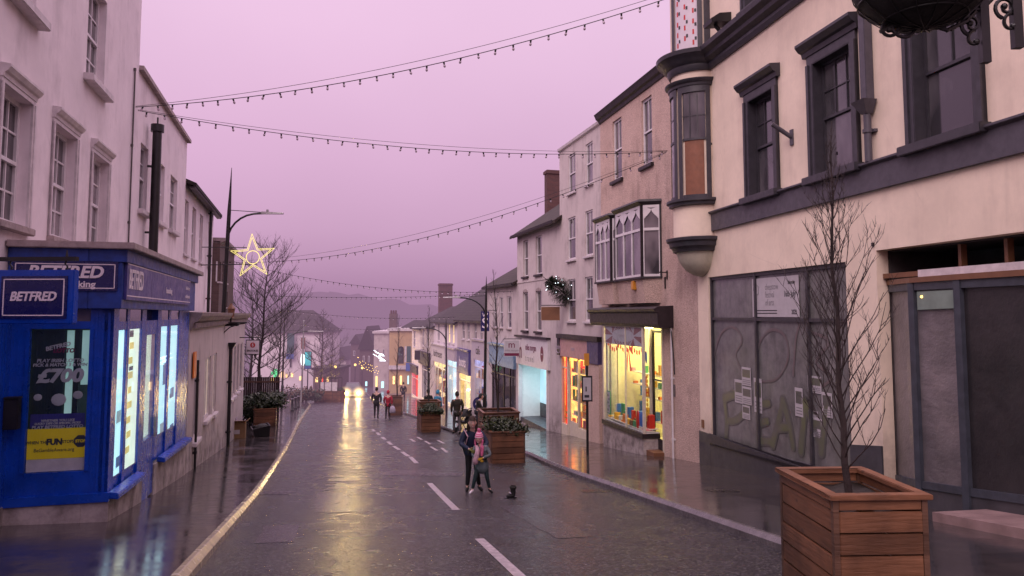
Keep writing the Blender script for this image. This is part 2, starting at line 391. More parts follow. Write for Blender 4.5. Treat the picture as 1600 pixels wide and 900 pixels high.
T['pane'] = pane_mat('window_glass_with_net', curtain=(.24, .20, .22), amt=.7)
T['panedk'] = pane_mat('window_glass_dark', amt=.35, curtain=(.09, .085, .09))
T['skin'] = plain('skin', (.66, .40, .32), .5, var=.08)
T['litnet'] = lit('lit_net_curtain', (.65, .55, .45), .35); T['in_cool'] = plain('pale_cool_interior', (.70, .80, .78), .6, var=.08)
T['coolbox'] = lit('cool_light_box', (.52, .93, 1), 1.45, var=.12); T['coolbox2'] = lit('pale_light_box', (.80, .98, .82), 1.35, var=.2); T['coolboxdim'] = lit('dim_light_box', (.40, .66, .62), .42, var=.25)
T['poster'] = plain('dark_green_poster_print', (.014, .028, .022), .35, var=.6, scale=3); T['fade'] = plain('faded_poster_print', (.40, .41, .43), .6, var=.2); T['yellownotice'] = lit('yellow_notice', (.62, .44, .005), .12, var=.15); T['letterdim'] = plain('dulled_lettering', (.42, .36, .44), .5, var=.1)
T['timber_dark'] = timber_mat('dark_softwood', (.13, .065, .04)); T['cardboard'] = plain('cardboard', (.22, .13, .06), .8, var=.2)
T['glow_amber'] = lit('amber_lit_display', (1, .56, .14), 3.0, var=.5, scale=4); T['glow_red'] = lit('red_lit_display', (.95, .035, .012), 1.8, var=.2); T['glow_cream'] = lit('cream_lit_display', (1, .76, .36), 1.7, var=.5, scale=3); T['glow_cool'] = lit('cool_lit_display', (.70, .93, 1), 1.2, var=.25); T['glow_violet'] = lit('violet_lit_display', (.80, .70, .95), .6, var=.5, scale=3)  # shop light painted into the display panels as emission
T['whitewash'] = None
def whitewash():
    m = M('whitewashed_glass'); v = m.coord('world', (1, 1, 1)); a = m.noise(v, 2.2, 6, .7); c = m.ramp(a, [(.3, (.10, .097, .097)), (.7, (.235, .225, .222))])
    c = m.mix(m.ramp(m.noise(m.coord('world', (3, 3, .5)), 2, 5), [(.5, 0), (.8, .5)]), c, (.07, .066, .066)); c = m.mix(m.ramp(m.noise(m.coord('world', (1, 1, 1)), .9, 4), [(.5, 0), (.7, .35)]), c, (.13, .145, .10))
    return m.out(m.bsdf(c, .22, 0, None, .5, .3))
T['whitewash'] = whitewash()
def paper():
    m = M('papered_window'); v = m.coord('world', (1, 1, 1.6)); a = m.noise(v, 3.2, 5, .6); c = m.ramp(m.noise(m.coord('world'), .9, 3), [(.3, (.10, .09, .095)), (.7, (.24, .205, .21))])
    return m.out(m.bsdf(c, .35, 0, m.bump(a, .5, .05), .4, .25))
T['paper'] = paper()
def graff(nm, c1, c2):
    m = M(nm); a = m.noise(m.coord('world'), 3, 5, .7); c = m.ramp(a, [(.35, c1), (.65, c2)]); c = m.mix(m.ramp(m.noise(m.coord('world'), 2.2, 6, .7), [(.4, .15), (.65, .8)]), c, (.125, .115, .12)); return m.out(m.bsdf(c, .3, 0, None, .5, .3))
T['gr_green'] = graff('green_graffiti', (.105, .125, .065), (.135, .15, .065)); T['gr_dark'] = graff('dark_graffiti', (.085, .095, .075), (.11, .11, .095)); T['gr_red'] = graff('red_graffiti', (.13, .085, .085), (.14, .11, .11))
T['board'] = plain('brown_hardboard', (.22, .085, .045), .6, var=.2); T['insul'] = plain('white_insulation_board', (.62, .55, .60), .5, var=.06)
T['purple'] = plain('purple_pilaster', (.06, .045, .13), .5, var=.3); T['pinkfascia'] = plain('pink_fascia', (.46, .26, .26), .5, var=.15); T['teal'] = lit('teal_screen', (.06, .55, .60), .55, var=.5, scale=.8)
T['litwhite'] = emit('bright_white_screen', (.85, 1, .97), 2.6); T['bulbglass'] = plain('clear_bulb', (.45, .36, .42), .1, var=.1); T['xmas'] = emit('warm_white_leds', (1, .62, .16), 4.0, sample=False); T['xmaswhite'] = emit('cool_white_leds', (.8, .92, 1), 6, sample=False)
T['starled'] = emit('yellow_rope_light', (1, .80, .26), 1.5, sample=False); T['headlamp'] = emit('headlamp', (1, .68, .21), 3000); T['farlight'] = emit('far_shop_light', (1, .62, .22), 3, sample=False); T['farlightc'] = emit('far_cool_light', (.5, .9, 1), 2.2, sample=False); T['farred'] = emit('far_red_light', (1, .05, .02), 2.2)
T['lightblue'] = plain('light_blue_fascia', (.16, .28, .42), .45, var=.25); T['green_sign'] = lit('green_cross', (.05, .6, .2), 1.5)
T['pane2'] = pane_mat('dusty_window_glass', (.030, .028, .034), (.15, .135, .15), .8, .10); T['whitestain'] = wall_mat('stained_white_render', (.58, .54, .42), dirt=(.2, .2, .13), amount=.6)
T['postersheet'] = plain('white_poster_paper', (.46, .43, .45), .6, var=.1); T['slateblue'] = plain('slate_blue_paint', (.048, .054, .070), .45, var=.3, space='world')
def paperdk():
    m = M('dim_papered_window'); c = m.ramp(m.noise(m.coord('world'), 1.3, 4), [(.3, (.016, .015, .017)), (.7, (.040, .035, .037))])
    return m.out(m.bsdf(c, .3, 0, m.bump(m.noise(m.coord('world'), 3, 4), .4, .05), .4, .2))
T['paperdk'] = paperdk(); T['cream_paint'] = plain('cream_gloss_paint', (.62, .55, .45), .4, var=.15); T['amberbox'] = plain('amber_alarm_box', (.60, .26, .03), .4, var=.1)
T['maroonray'] = plain('faded_maroon_rays', (.26, .10, .10), .6, var=.1); T['faintink'] = plain('faint_ink', (.34, .30, .33), .6, var=.1)
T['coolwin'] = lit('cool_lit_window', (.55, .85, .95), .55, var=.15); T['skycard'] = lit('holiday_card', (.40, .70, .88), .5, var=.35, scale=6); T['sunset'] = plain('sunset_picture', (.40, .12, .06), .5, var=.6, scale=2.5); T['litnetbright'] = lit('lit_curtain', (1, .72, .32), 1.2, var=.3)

T['leafletyel'] = lit('yellow_leaflets', (.92, .78, .26), .85, var=.25)  # glow painted in so the leaflets read bright
T['ribbon'] = lit('red_ribbon', (.80, .06, .03), .45, var=.2)  # glow painted in, as the ribbon faces away from the shop light
T['clearstrip'] = lit('clear_glass_strip', (.16, .19, .17), .25, var=.3)  # light behind the clear strip painted in as emission
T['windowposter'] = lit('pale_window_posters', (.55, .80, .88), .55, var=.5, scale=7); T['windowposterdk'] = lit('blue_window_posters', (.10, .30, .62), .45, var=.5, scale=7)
T['rust'] = leaf_mat('rusty_leaf', (.07, .035, .015), (.14, .07, .03)); T['signbrown'] = plain('brown_sign_board', (.22, .10, .05), .5, var=.3, scale=2); T['signcream'] = plain('cream_sign_frame', (.42, .33, .24), .5)
T['liner'] = plain('dark_basket_liner', (.014, .013, .011), .8, var=.5, bump=.6, bscale=25); T['greenbanner'] = plain('dark_green_banner', (.02, .09, .09), .6, var=.3); T['bluebanner'] = plain('blue_banner', (.05, .12, .38), .6, var=.2)
T['carpaint'] = plain('silver_car_paint', (.07, .065, .07), .3, metal=.3, var=.1)
T['screenwood'] = timber_mat('dark_screen_slats', (.040, .022, .018))

def lamp_glow():          # headlamp halo painted as an added glowing volume that fades with distance from the lens
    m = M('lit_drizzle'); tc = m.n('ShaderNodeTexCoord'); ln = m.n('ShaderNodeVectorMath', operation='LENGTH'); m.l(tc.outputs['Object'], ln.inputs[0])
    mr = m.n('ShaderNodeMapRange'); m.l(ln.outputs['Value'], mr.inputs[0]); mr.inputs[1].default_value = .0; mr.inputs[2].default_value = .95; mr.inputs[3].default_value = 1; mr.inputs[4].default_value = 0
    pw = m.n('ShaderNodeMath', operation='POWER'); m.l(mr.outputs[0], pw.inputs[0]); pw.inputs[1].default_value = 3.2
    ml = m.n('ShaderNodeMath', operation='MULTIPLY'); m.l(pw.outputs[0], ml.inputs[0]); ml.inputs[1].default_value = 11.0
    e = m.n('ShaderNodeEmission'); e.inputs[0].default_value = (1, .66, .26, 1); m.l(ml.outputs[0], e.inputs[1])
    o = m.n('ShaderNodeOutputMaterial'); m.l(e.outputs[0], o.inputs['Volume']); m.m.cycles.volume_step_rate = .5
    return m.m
T['mistglow'] = lamp_glow()
T['olive_scrap'] = plain('dark_rubbish', (.03, .028, .025), .7, var=.6, bump=.8, bscale=12)
# ------------------------------------------------------------------ ground, kerbs, pavements
def ground_hit(px, py, dz=0):
    d = ray(px, py); lo, hi = .5, 400
    f = lambda t: (EYE + d*t).z - (road_z((EYE + d*t).y) + dz)
    t = lo
    while t < hi and f(t) > 0: t += .1
    a, b = t - .1, t
    for _ in range(30):
        c = (a + b) / 2
        if f(c) > 0: a = c
        else: b = c
    return EYE + d * b
def polyfn(pts):
    pts = sorted(pts)
    def f(Y):
        if Y <= pts[0][0]:
            (a, b), (c, d) = pts[0], pts[1]; return b + (Y - a) * (d - b) / (c - a)
        for i in range(len(pts) - 1):
            if Y <= pts[i+1][0]:
                (a, b), (c, d) = pts[i], pts[i+1]; return b + (Y - a) * (d - b) / (c - a)
        (a, b), (c, d) = pts[-2], pts[-1]; return d + (Y - c) * (d - b) / (c - a)
    return lambda Y: (f(Y - .8) + f(Y) + f(Y + .8) + f(Y - .4) + f(Y + .4)) / 5
LK = [(p.y, p.x) for p in (ground_hit(*q) for q in [(300, 900), (352, 838), (402, 778), (434, 727), (455, 690), (465, 668), (475, 650), (486, 634)])]
LK += [(66, -18.2), (80, -22.4), (140, -42)]
RK = [(p.y, p.x) for p in (ground_hit(*q) for q in [(1200, 852), (1070, 805), (950, 762), (900, 745), (857, 728), (823, 711), (721, 681), (693, 671), (655, 655)])]
RK += [(50, -7.6), (60, -10.4), (75, -14.2), (90, -17.6), (140, -31)]
lk = polyfn(LK); rk = polyfn(RK)
Ys = [-6 + .75 * i for i in range(196)]
def strip(name, fa, fb, za, zb, mat, ys=Ys, kind='structure'):
    mb = MB(); n = len(ys)
    for Y in ys: mb.v += [Vector((fa(Y), Y, za(Y))), Vector((fb(Y), Y, zb(Y)))]
    mb.f += [(2*i, 2*i+1, 2*i+3, 2*i+2) for i in range(n - 1)]
    return tag(mb.build(name, mat, smooth='all'), kind=kind)
mb = MB(); xs = [-1500, -400, -120, -60, -30, -20, -12, -6, 0, 6, 12, 30, 120, 400, 1500]; gy = [-40, -20] + [-6 + 1.5*i for i in range(110)] + [165, 180, 200, 250, 320, 400, 700, 1500, 3000]
for Y in gy: mb.v += [Vector((x, Y, road_z(Y))) for x in xs]
w = len(xs); mb.f += [(j*w+i, j*w+i+1, (j+1)*w+i+1, (j+1)*w+i) for j in range(len(gy)-1) for i in range(w-1)]
tag(mb.build('road', T['asphalt'], smooth='all'), kind='structure')
KW = .09
def kerb(name, f, sgn, mt):          # kerb stones with a battered, rounded road-side face; sgn=-1 pavement lies to the left
    mb = MB(); n = len(Ys)
    prof = [(.030*-sgn, -.02), (.022*-sgn, .068), (.030*sgn, .121), (.040*sgn, .126), (KW*sgn, .126), (KW*sgn, .02)]
    for Y in Ys: mb.v += [Vector((f(Y) + dx, Y, road_z(Y) + dz)) for dx, dz in prof]
    k = len(prof)
    for i in range(n - 1):
        mb.f += [(i*k+q, i*k+q+1, (i+1)*k+q+1, (i+1)*k+q) for q in range(k-1)]
    return tag(mb.build(name, T[mt]), kind='structure')
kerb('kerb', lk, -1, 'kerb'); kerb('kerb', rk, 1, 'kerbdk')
strip('pavement', lambda Y: lk(Y) - KW, lambda Y: lk(Y) - 16, pav_z, pav_z, T['paving'])
strip('pavement', lambda Y: rk(Y) + KW, lambda Y: rk(Y) + 14, pav_z, pav_z, paving_mat(.19))
# gutter line, painted markings
def mark(name, p0, p1, wid, mat='roadpaint', lift=.004, px=True):
    a = ground_hit(*p0) if px else Vector(p0); b = ground_hit(*p1) if px else Vector(p1)
    mb = MB(); n = max(2, int((b-a).length / .4)); d = Vector((b.x-a.x, b.y-a.y, 0)).normalized(); s = Vector((-d.y, d.x, 0)) * wid / 2
    for i in range(n + 1):
        p = a.lerp(b, i / n)
        for q in (p - s, p + s): mb.v.append(Vector((q.x, q.y, road_z(q.y) + lift)))
    mb.f += [(2*i, 2*i+1, 2*i+3, 2*i+2) for i in range(n)]
    return tag(mb.build(name, T[mat]), kind='structure')
mark('road_marking', (749, 842), (818, 906), .115); mark('road_marking', (671, 755), (713, 797), .12)
for a, b in [((641, 714), (651, 724)), ((628, 706), (638, 713)), ((615, 697), (624, 703)), ((606, 690), (612, 695)), ((597, 683), (602, 687)), ((589, 676), (593, 680)), ((582, 671), (585, 674))]:
    mark('road_marking', a, b, .13)
for a, b in [((673, 698), (683, 704)), ((690, 700), (699, 707)), ((664, 689), (672, 694)), ((652, 683), (659, 687)), ((684, 688), (694, 693)), ((641, 686), (648, 690))]:
    mark('road_marking', a, b, .10)
rp_ = random.Random(12)
T['patch'] = plain('fresh_asphalt_patch', (.018, .016, .018), .22, var=.35, bump=.5, bscale=110, space='world', scale=9)
for (px, py, w_, l_) in [(520, 800, .55, 2.6), (640, 742, 1.3, 1.1), (900, 840, .5, 3.2), (545, 690, .9, 3.0), (430, 848, .45, 1.4), (700, 690, 1.6, .9)]:      # trench repairs in the road
    p = ground_hit(px, py); mb = MB(); d_ = Vector((-.25, 1)).normalized(); s_ = Vector((d_.y, -d_.x)); n_ = max(2, int(l_/.4))
    for i in range(n_+1):
        for sgn in (-1, 1):
            q = Vector((p.x, p.y)) + d_*(l_*i/n_) + s_*(w_/2*sgn + rp_.uniform(-.02, .02)); mb.v.append(Vector((q.x, q.y, road_z(q.y)+.003)))
    mb.f += [(2*i, 2*i+1, 2*i+3, 2*i+2) for i in range(n_)]; tag(mb.build('road_patch', T['patch']), kind='structure')
for (px, py, r) in [(690, 741, .5), (1128, 777, .28), (605, 655, .3), (430, 770, .35), (932, 767, .3), (585, 735, .35)]:
    p = ground_hit(px, py); onp = p.x > rk(p.y) + .2
    mb = MB(); z = lambda Y: (pav_z(Y) if onp else road_z(Y)) + .004
    c = [(p.x + a*r, p.y + b*r*.8) for a, b in ((-1, -1), (1, -1), (1, 1), (-1, 1))]
    mb.add([(x, y, z(y)) for x, y in c], [(0, 1, 2, 3)])
    for k in range(5):
        xx = p.x - r*.8 + k*r*.4
        mb.add([(xx-.02, c[0][1]+.06, z(c[0][1]+.06)+.004), (xx+.02, c[0][1]+.06, z(c[0][1]+.06)+.004), (xx+.02, c[2][1]-.06, z(c[2][1]-.06)+.004), (xx-.02, c[2][1]-.06, z(c[2][1]-.06)+.004)], [(0, 1, 2, 3)])
    tag(mb.build('drain_cover', T['iron']), 'square cast iron service cover set flush in the wet ' + ('right hand pavement' if onp else 'road'), 'manhole cover', 'iron covers let into the street')
# hills in the mist beyond the town
def hill(name, Y0, prof, depth, mat):
    mb = MB(); n = len(prof)
    for r, (k, t) in enumerate([(0, 0), (.35, .62), (.7, .92), (1, 1), (1.5, .7)]):
        for px, py in prof:
            p = at(px, py, Y0 + depth); zb = road_z(Y0) - 6
            x = p.x; z = zb + (p.z - zb) * t + (random.uniform(-1, 1) * 3 if 0 < t < 1 else random.uniform(-1.2, 1.2))
            mb.v.append(Vector((x * (Y0 + depth*k) / (Y0 + depth), Y0 + depth*k, z)))
    mb.f += [(j*n+i, j*n+i+1, (j+1)*n+i+1, (j+1)*n+i) for j in range(4) for i in range(n-1)]
    return tag(mb.build(name, mat, smooth='all'), kind='structure')
T['hillside'] = leaf_mat('wooded_hillside', (.012, .014, .010), (.03, .03, .022))
def hp(pts, step=14):
    out = []
    for i in range(len(pts)-1):
        (a, b), (c, d) = pts[i], pts[i+1]; k = max(1, int(abs(c-a)/step))
        out += [(a+(c-a)*j/k, b+(d-b)*j/k + random.uniform(-1.5, 1.5)) for j in range(k)]
    return out + [pts[-1]]
hill('hill', 330, hp([(-600, 470), (200, 462), (420, 455), (470, 456), (560, 462), (640, 474), (720, 482), (900, 490), (2200, 500)]), 120, T['hillside'])
hill('hill', 200, hp([(-600, 500), (300, 506), (440, 505), (520, 518), (580, 540), (660, 545), (900, 530), (2200, 530)]), 60, T['hillside'])
# ------------------------------------------------------------------ building helpers
def wall(root, x0, x1, z0, z1, ops, mat, y=0, depth=8, rec=.16, name='wall', thick=True):
    xs = sorted({round(v, 4) for o in ops for v in o[:2]} | {round(x0, 4), round(x1, 4)}); zs = sorted({round(v, 4) for o in ops for v in o[2:4]} | {round(z0, 4), round(z1, 4)})
    mb = MB()
    for i in range(len(xs)-1):
        for j in range(len(zs)-1):
            cx = (xs[i]+xs[i+1])/2; cz = (zs[j]+zs[j+1])/2
            if any(o[0] < cx < o[1] and o[2] < cz < o[3] for o in ops): continue
            mb.quad((xs[i], y, zs[j]), (xs[i+1], y, zs[j]), (xs[i+1], y, zs[j+1]), (xs[i], y, zs[j+1]))
    for a, b, c, d in [o[:4] for o in ops]:
        r = y - rec
        mb.quad((a, y, c), (b, y, c), (b, r, c), (a, r, c)); mb.quad((a, y, d), (b, y, d), (b, r, d), (a, r, d))
        mb.quad((a, y, c), (a, y, d), (a, r, d), (a, r, c)); mb.quad((b, y, c), (b, y, d), (b, r, d), (b, r, c))
    k = y - depth
    mb.quad((x0, y, z0), (x0, y, z1), (x0, k, z1), (x0, k, z0)); mb.quad((x1, y, z0), (x1, y, z1), (x1, k, z1), (x1, k, z0))
    mb.quad((x0, k, z0), (x1, k, z0), (x1, k, z1), (x0, k, z1)); mb.quad((x0, y, z1), (x1, y, z1), (x1, k, z1), (x0, k, z1))
    me = mb.build(name, mat, root)
    bm = bmesh.new(); bm.from_mesh(me.data); bmesh.ops.remove_doubles(bm, verts=bm.verts, dist=1e-4); bmesh.ops.recalc_face_normals(bm, faces=bm.faces); bm.to_mesh(me.data); bm.free()
    return me
def window(root, r, frame='white_paint', pane='pane', nx=2, top=2, bot=2, rec=.14, y=0, sill=None, hood=None, sur=None, fw=.06, hz=None, bars=.028, split=.5):
    x0, x1, z0, z1 = r; mb = MB(); ya, yb = y - rec, y - rec + .06; zm = z0 + (z1 - z0) * split
    mb.box(x0, x0+fw, ya, yb, z0, z1); mb.box(x1-fw, x1, ya, yb, z0, z1); mb.box(x0+fw, x1-fw, ya, yb, z1-fw, z1); mb.box(x0+fw, x1-fw, ya, yb, z0, z0+fw*1.2)
    if top: mb.box(x0+fw, x1-fw, ya, yb+.015, zm-.025, zm+.025)
    def bars_in(a, b, n, m, yo):
        for i in range(1, n): 
            c = x0+fw+(x1-x0-2*fw)*i/n; mb.box(c-bars/2, c+bars/2, ya+.01, yb-.012+yo, a, b)
        for j in range(1, m):
            c = a+(b-a)*j/m; mb.box(x0+fw, x1-fw, ya+.012, yb-.016+yo, c-bars/2, c+bars/2)
    if top:
        bars_in(zm+.025, z1-fw, nx, top, 0); bars_in(z0+fw*1.2, zm-.025, nx if bot > 1 or bot < 0 else 1, abs(bot), 0)
    elif nx > 1: bars_in(z0+fw*1.2, z1-fw, nx, 1, 0)
    w = mb.build('window', T[frame], root)
    MB().box(x0+.01, x1-.01, ya+.002, ya+.022, z0+.01, z1-.01).build('pane', T[pane], w)
    if sill:
        mt, ov, pr, th = sill
        MB().box(x0-ov, x1+ov, ya+.06, y+pr, z0-th, z0-.002).build('sill', T[mt], w, bevel=.012)
    if sur:
        mt, sw, pr = sur; s = MB()
        s.box(x0-sw, x0, y-.002, y+pr, z0, z1); s.box(x1, x1+sw, y-.002, y+pr, z0, z1); s.box(x0-sw, x1+sw, y-.002, y+pr, z1, z1+sw)
        s.box(x0-sw, x0-sw*.55, y-.002, y+pr*1.5, z0, z1); s.box(x1+sw*.55, x1+sw, y-.002, y+pr*1.5, z0, z1)
        if mt == 'char':
            q = y - rec
            for a_, c_ in ((x0+.003, x0+.018), (x1-.018, x1-.003)): s.box(a_, c_, q+.061, y+pr*.9, z0, z1)
            s.box(x0+.018, x1-.018, q+.061, y+pr*.9, z1-.018, z1-.003)
        s.build('surround', T[mt], w)
    if hood:
        mt, ov, pr, th, up = hood; zz = z1 + up
        MB().profx([(y-.003, zz), (y+pr*.35, zz), (y+pr*.45, zz+th*.35), (y+pr*.7, zz+th*.45), (y+pr, zz+th*.8), (y+pr, zz+th), (y-.003, zz+th*1.1)], x0-ov, x1+ov).build('hood', T[mt], w)
    return w
def room(root, x0, x1, z0, z1, mat, light, depth=2.6, y=-.12, floor=None, panel=(.7, .5), front=False, glow=None, gy=.14):
    k = y - depth
    mb = MB(); mb.quad((x0, y, z0), (x0, y, z1), (x0, k, z1), (x0, k, z0)); mb.quad((x1, y, z0), (x1, y, z1), (x1, k, z1), (x1, k, z0))
    mb.quad((x0, k, z0), (x1, k, z0), (x1, k, z1), (x0, k, z1)); mb.quad((x0, y, z1), (x1, y, z1), (x1, k, z1), (x0, k, z1)); mb.quad((x0, y, z0), (x1, y, z0), (x1, k, z0), (x0, k, z0))
    o = mb.build('interior', T[mat], root)
    cx = (x0+x1)/2; hw = (x1-x0)*panel[0]/2; cy = y - depth*.42; hd = depth*panel[1]/2
    if front: cy, hd = y - .27, .20
    MB().box(cx-hw, cx+hw, cy-hd, cy+hd, z1-.05, z1-.01).build('ceiling_light', light, root)
    if glow: MB().box(x0+.03, x1-.03, y-gy-.04, y-gy, z0+.05, z1-.1).build('display_back', T[glow], root)  # added glowing panel, painted shop light just behind the window
    return o
def goods(root, x0, x1, z0, z1, y, n=3, mats=('g_red', 'g_yel', 'g_wht', 'g_grn', 'g_blu'), seed=1, dens=.8, name='window_display'):
    rnd = random.Random(seed); mb = MB(); idx = []
    def put(m, *b):
        mb.box(*b); idx.extend([m]*6)
    for k in range(n):
        z = z0 + (z1 - z0) * k / n; put(2, x0, x1, y-.30, y, z-.025, z)
        x = x0 + .04
        while x < x1 - .12:
            w = rnd.uniform(.08, .26); h = rnd.uniform(.12, .85) * (z1-z0)/n
            if rnd.random() < dens: put(rnd.randrange(len(mats)), x, min(x+w, x1), y-.05-rnd.uniform(.04, .2), y-rnd.uniform(.0, .04), z+.001, z+h)
            x += w + rnd.uniform(.02, .1)
    o = mb.build(name, None, root, mats=[T[m] for m in mats])
    for f, i in zip(o.data.polygons, idx): f.material_index = i
    return o
for nm, c in dict(g_red=(.55, .03, .02), g_yel=(.75, .42, .05), g_wht=(.75, .68, .58), g_grn=(.06, .28, .12), g_blu=(.04, .16, .5), g_org=(.75, .2, .03), g_pnk=(.7, .25, .3), g_brn=(.18, .08, .04)).items():
    T[nm] = plain(nm.replace('g_', 'goods_'), c, .5, var=.15)
T['in_warm'] = plain('warm_shop_interior', (.80, .66, .36), .7, var=.15); T['in_white'] = plain('white_shop_interior', (.80, .82, .80), .6, var=.06)
T['in_cream'] = plain('cream_shop_interior', (.82, .74, .46), .7, var=.1); T['in_red'] = plain('red_shop_interior', (.75, .03, .012), .6, var=.1); T['in_dark'] = plain('dim_shop_interior', (.06, .05, .05), .8, var=.3)
E = {}
E['warm'] = emit('warm_shop_light', (1, .70, .26), 18); E['amber'] = emit('amber_shop_light', (1, .56, .13), 40); E['cool'] = emit('cool_shop_light', (.62, .92, 1), 12)
E['cream'] = emit('cream_shop_light', (1, .82, .38), 17); E['tube'] = emit('fluorescent_tube', (.62, .95, 1), 7); E['red'] = emit('red_shop_light', (1, .05, .02), 10)
E['blue'] = emit('blue_violet_light', (.5, .5, 1), 8)
def gutter(root, x0, x1, z, y=.0, mat='black_wood', r=.07):
    return MB().profx([(y, z), (y+.16, z+.01), (y+.18, z+.12), (y+.14, z+.12), (y+.12, z+.05), (y, z+.05)], x0, x1).build('gutter', T[mat], root)
def pipe(root, x, z0, z1, y=.09, r=.045, mat='black', name='downpipe', hopper=False):
    mb = MB().cyl((x, y, z0), (x, y, z1), r, n=10)
    k = z0 + .5
    while k < z1: mb.cyl((x, y, k), (x, y, k+.06), r*1.35, n=10); mb.box(x-r*2, x+r*2, 0.001, y*.6, k, k+.05); k += 1.7
    if hopper: mb.hexa([(x-r*1.1, y-r, z1), (x+r*1.1, y-r, z1), (x+r*1.1, y+r, z1), (x-r*1.1, y+r, z1)], [(x-r*2.8, y-r*1.2, z1+.22), (x+r*2.8, y-r*1.2, z1+.22), (x+r*2.8, y+r*3, z1+.22), (x-r*2.8, y+r*3, z1+.22)])
    return mb.build(name, T[mat], root, smooth=True)
def gable(root, x0, x1, z, rise, depth, mat, over=.25, eave=.25, name='roof', th=.12):
    mb = MB(); k = -depth/2
    for s in (0, 1):
        ye = eave if s == 0 else -depth-eave; ze = z - eave * rise/(depth/2)
        mb.hexa([(x0-over, ye, ze), (x1+over, ye, ze), (x1+over, k, z+rise), (x0-over, k, z+rise)], [(x0-over, ye, ze+th), (x1+over, ye, ze+th), (x1+over, k, z+rise+th), (x0-over, k, z+rise+th)])
    r = mb.build(name, T[mat], root)
    return r
def gable_ends(root, x0, x1, z, rise, depth, mat):
    mb = MB()
    for x in (x0+.01, x1-.01): mb.add([(x, -.01, z), (x, -depth+.01, z), (x, -depth/2, z+rise)], [(0, 1, 2)])
    return mb.build('gable', T[mat], root)
def chimney(root, x, y, z0, z1, wx=.5, wy=.9, mat='brick', pots=2):
    c = MB().box(x-wx, x+wx, y-wy, y+wy, z0, z1).box(x-wx-.06, x+wx+.06, y-wy-.06, y+wy+.06, z1-.22, z1-.06).build('chimney', T[mat], root)
    for i in range(pots):
        yy = y + (i - (pots-1)/2) * .5
        MB().cyl((x, yy, z1), (x, yy, z1+.35), .13, .10, n=10).build('chimney_pot', T['brick'], c)
    return c
# ================================================================== LEFT SIDE
L0 = Fac((-13.88, 40), (-5.22, 9.5))
_n = L0.n
L1 = Fac((-13.88 - _n.x*1.25, 40 - _n.y*1.25), (-5.22 - _n.x*1.25, 9.5 - _n.y*1.25))
# ---- tall white rendered building
xa = L1.x(214, 200); xb = xa + 17; zb = road_z(18) - .6
zt = 12.6
b = L1.thing('white_building', 'tall white rendered building with recessed sash windows rising above the blue betting shop', 'building', xa, zb)
ops = []
W1 = [L1.rect(3, 50, 143, 352), L1.rect(84.5, 120, 191, 371), L1.rect(144, 170, 232, 377)]
zt1 = max(w[3] for w in W1); zb1 = min(w[2] for w in W1)
W1 = [(a, c, W1[1][2], W1[1][3]) for a, c, _, _ in W1]
dx = W1[0][0] - W1[1][0]; W1.append((W1[0][0] + dx, W1[0][1] + dx, W1[0][2], W1[0][3]))
s2 = L1.hit(135, 117)[1]
W2 = [(W1[0][0], W1[0][1], s2, s2 + 1.75), (*L1.rect(134, 163, 116, 60)[:2], s2, s2 + 1.75)]
wall(b, xa, xb, zb, zt, W1 + W2, T['white_wall'], rec=.20, depth=9)
for w in W1: window(b, w, nx=3, top=2, bot=2, rec=.19, hood=('white_trim', .10, .12, .16, .06), sur=('white_trim', .09, .03), sill=('stone', .10, .10, .10), fw=.07)
for w in W2: window(b, w, nx=3, top=2, bot=2, rec=.19, sill=('white_trim', .14, .16, .13), fw=.07)
MB().box(xa-.05, xb, -9, .22, zt, zt+.22).build('parapet_coping', T['white_trim'], b)
x, z = L1.hit(203, 260); pipe(b, x, L1.hit(195, 384)[1], L1.hit(210, 110)[1], y=.03, r=.018, mat='lead', name='cable_conduit')
# ground floor of it, painted blue, beside the corner shop
# ---- middle white building (lower parapet) with a fat black flue
xa2 = L1.x(291, 300); zt2 = L1.hit(291, 226)[1]; zt2 = (zt2 + L1.hit(216, 97)[1]) / 2
b = L1.thing('white_building', 'white rendered two storey building with a fat black flue pipe and a thin stone coping', 'building', xa2, road_z(24)-.5)
ops = [L1.rect(222, 234, 216, 316), L1.rect(247, 259.5, 249, 345), L1.rect(268, 279, 274, 358)]
ops = [(a, c, ops[1][2], ops[1][3]) for a, c, _, _ in ops]
low = [(a, c, ops[0][2]-2.2, ops[0][2]-1.15) for a, c, _, _ in ops]
wall(b, xa2, xa, road_z(24)-.5, zt2, ops + low, T['white_wall'], y=-.02, rec=.16)
for w in ops: window(b, w, nx=2, top=2, bot=1, y=-.02, sill=('white_trim', .10, .12, .12))
for w in low: window(b, w, nx=2, top=0, y=-.02)
MB().box(xa2-.06, xa-.0, -6, .10, zt2, zt2+.10).build('parapet_coping', T['stone'], b)
x, z = L1.hit(246, 205, .2); zb_ = L1.hit(236, 396, .2)[1]
f = MB().cyl((x, .2, zb_-1.2), (x, .2, z), .105, n=14).cyl((x, .2, z-.02), (x, .2, z+.16), .15, n=14).build('flue_pipe', T['black'], b, smooth=True)
MB().box(x-.02, x+.02, 0, .2, z-.9, z-.85).box(x-.02, x+.02, 0, .2, zb_+.5, zb_+.55).cyl((x, .2, z+.16), (x, .2, z+.34), .02).build('flue_bracket', T['black'], f)
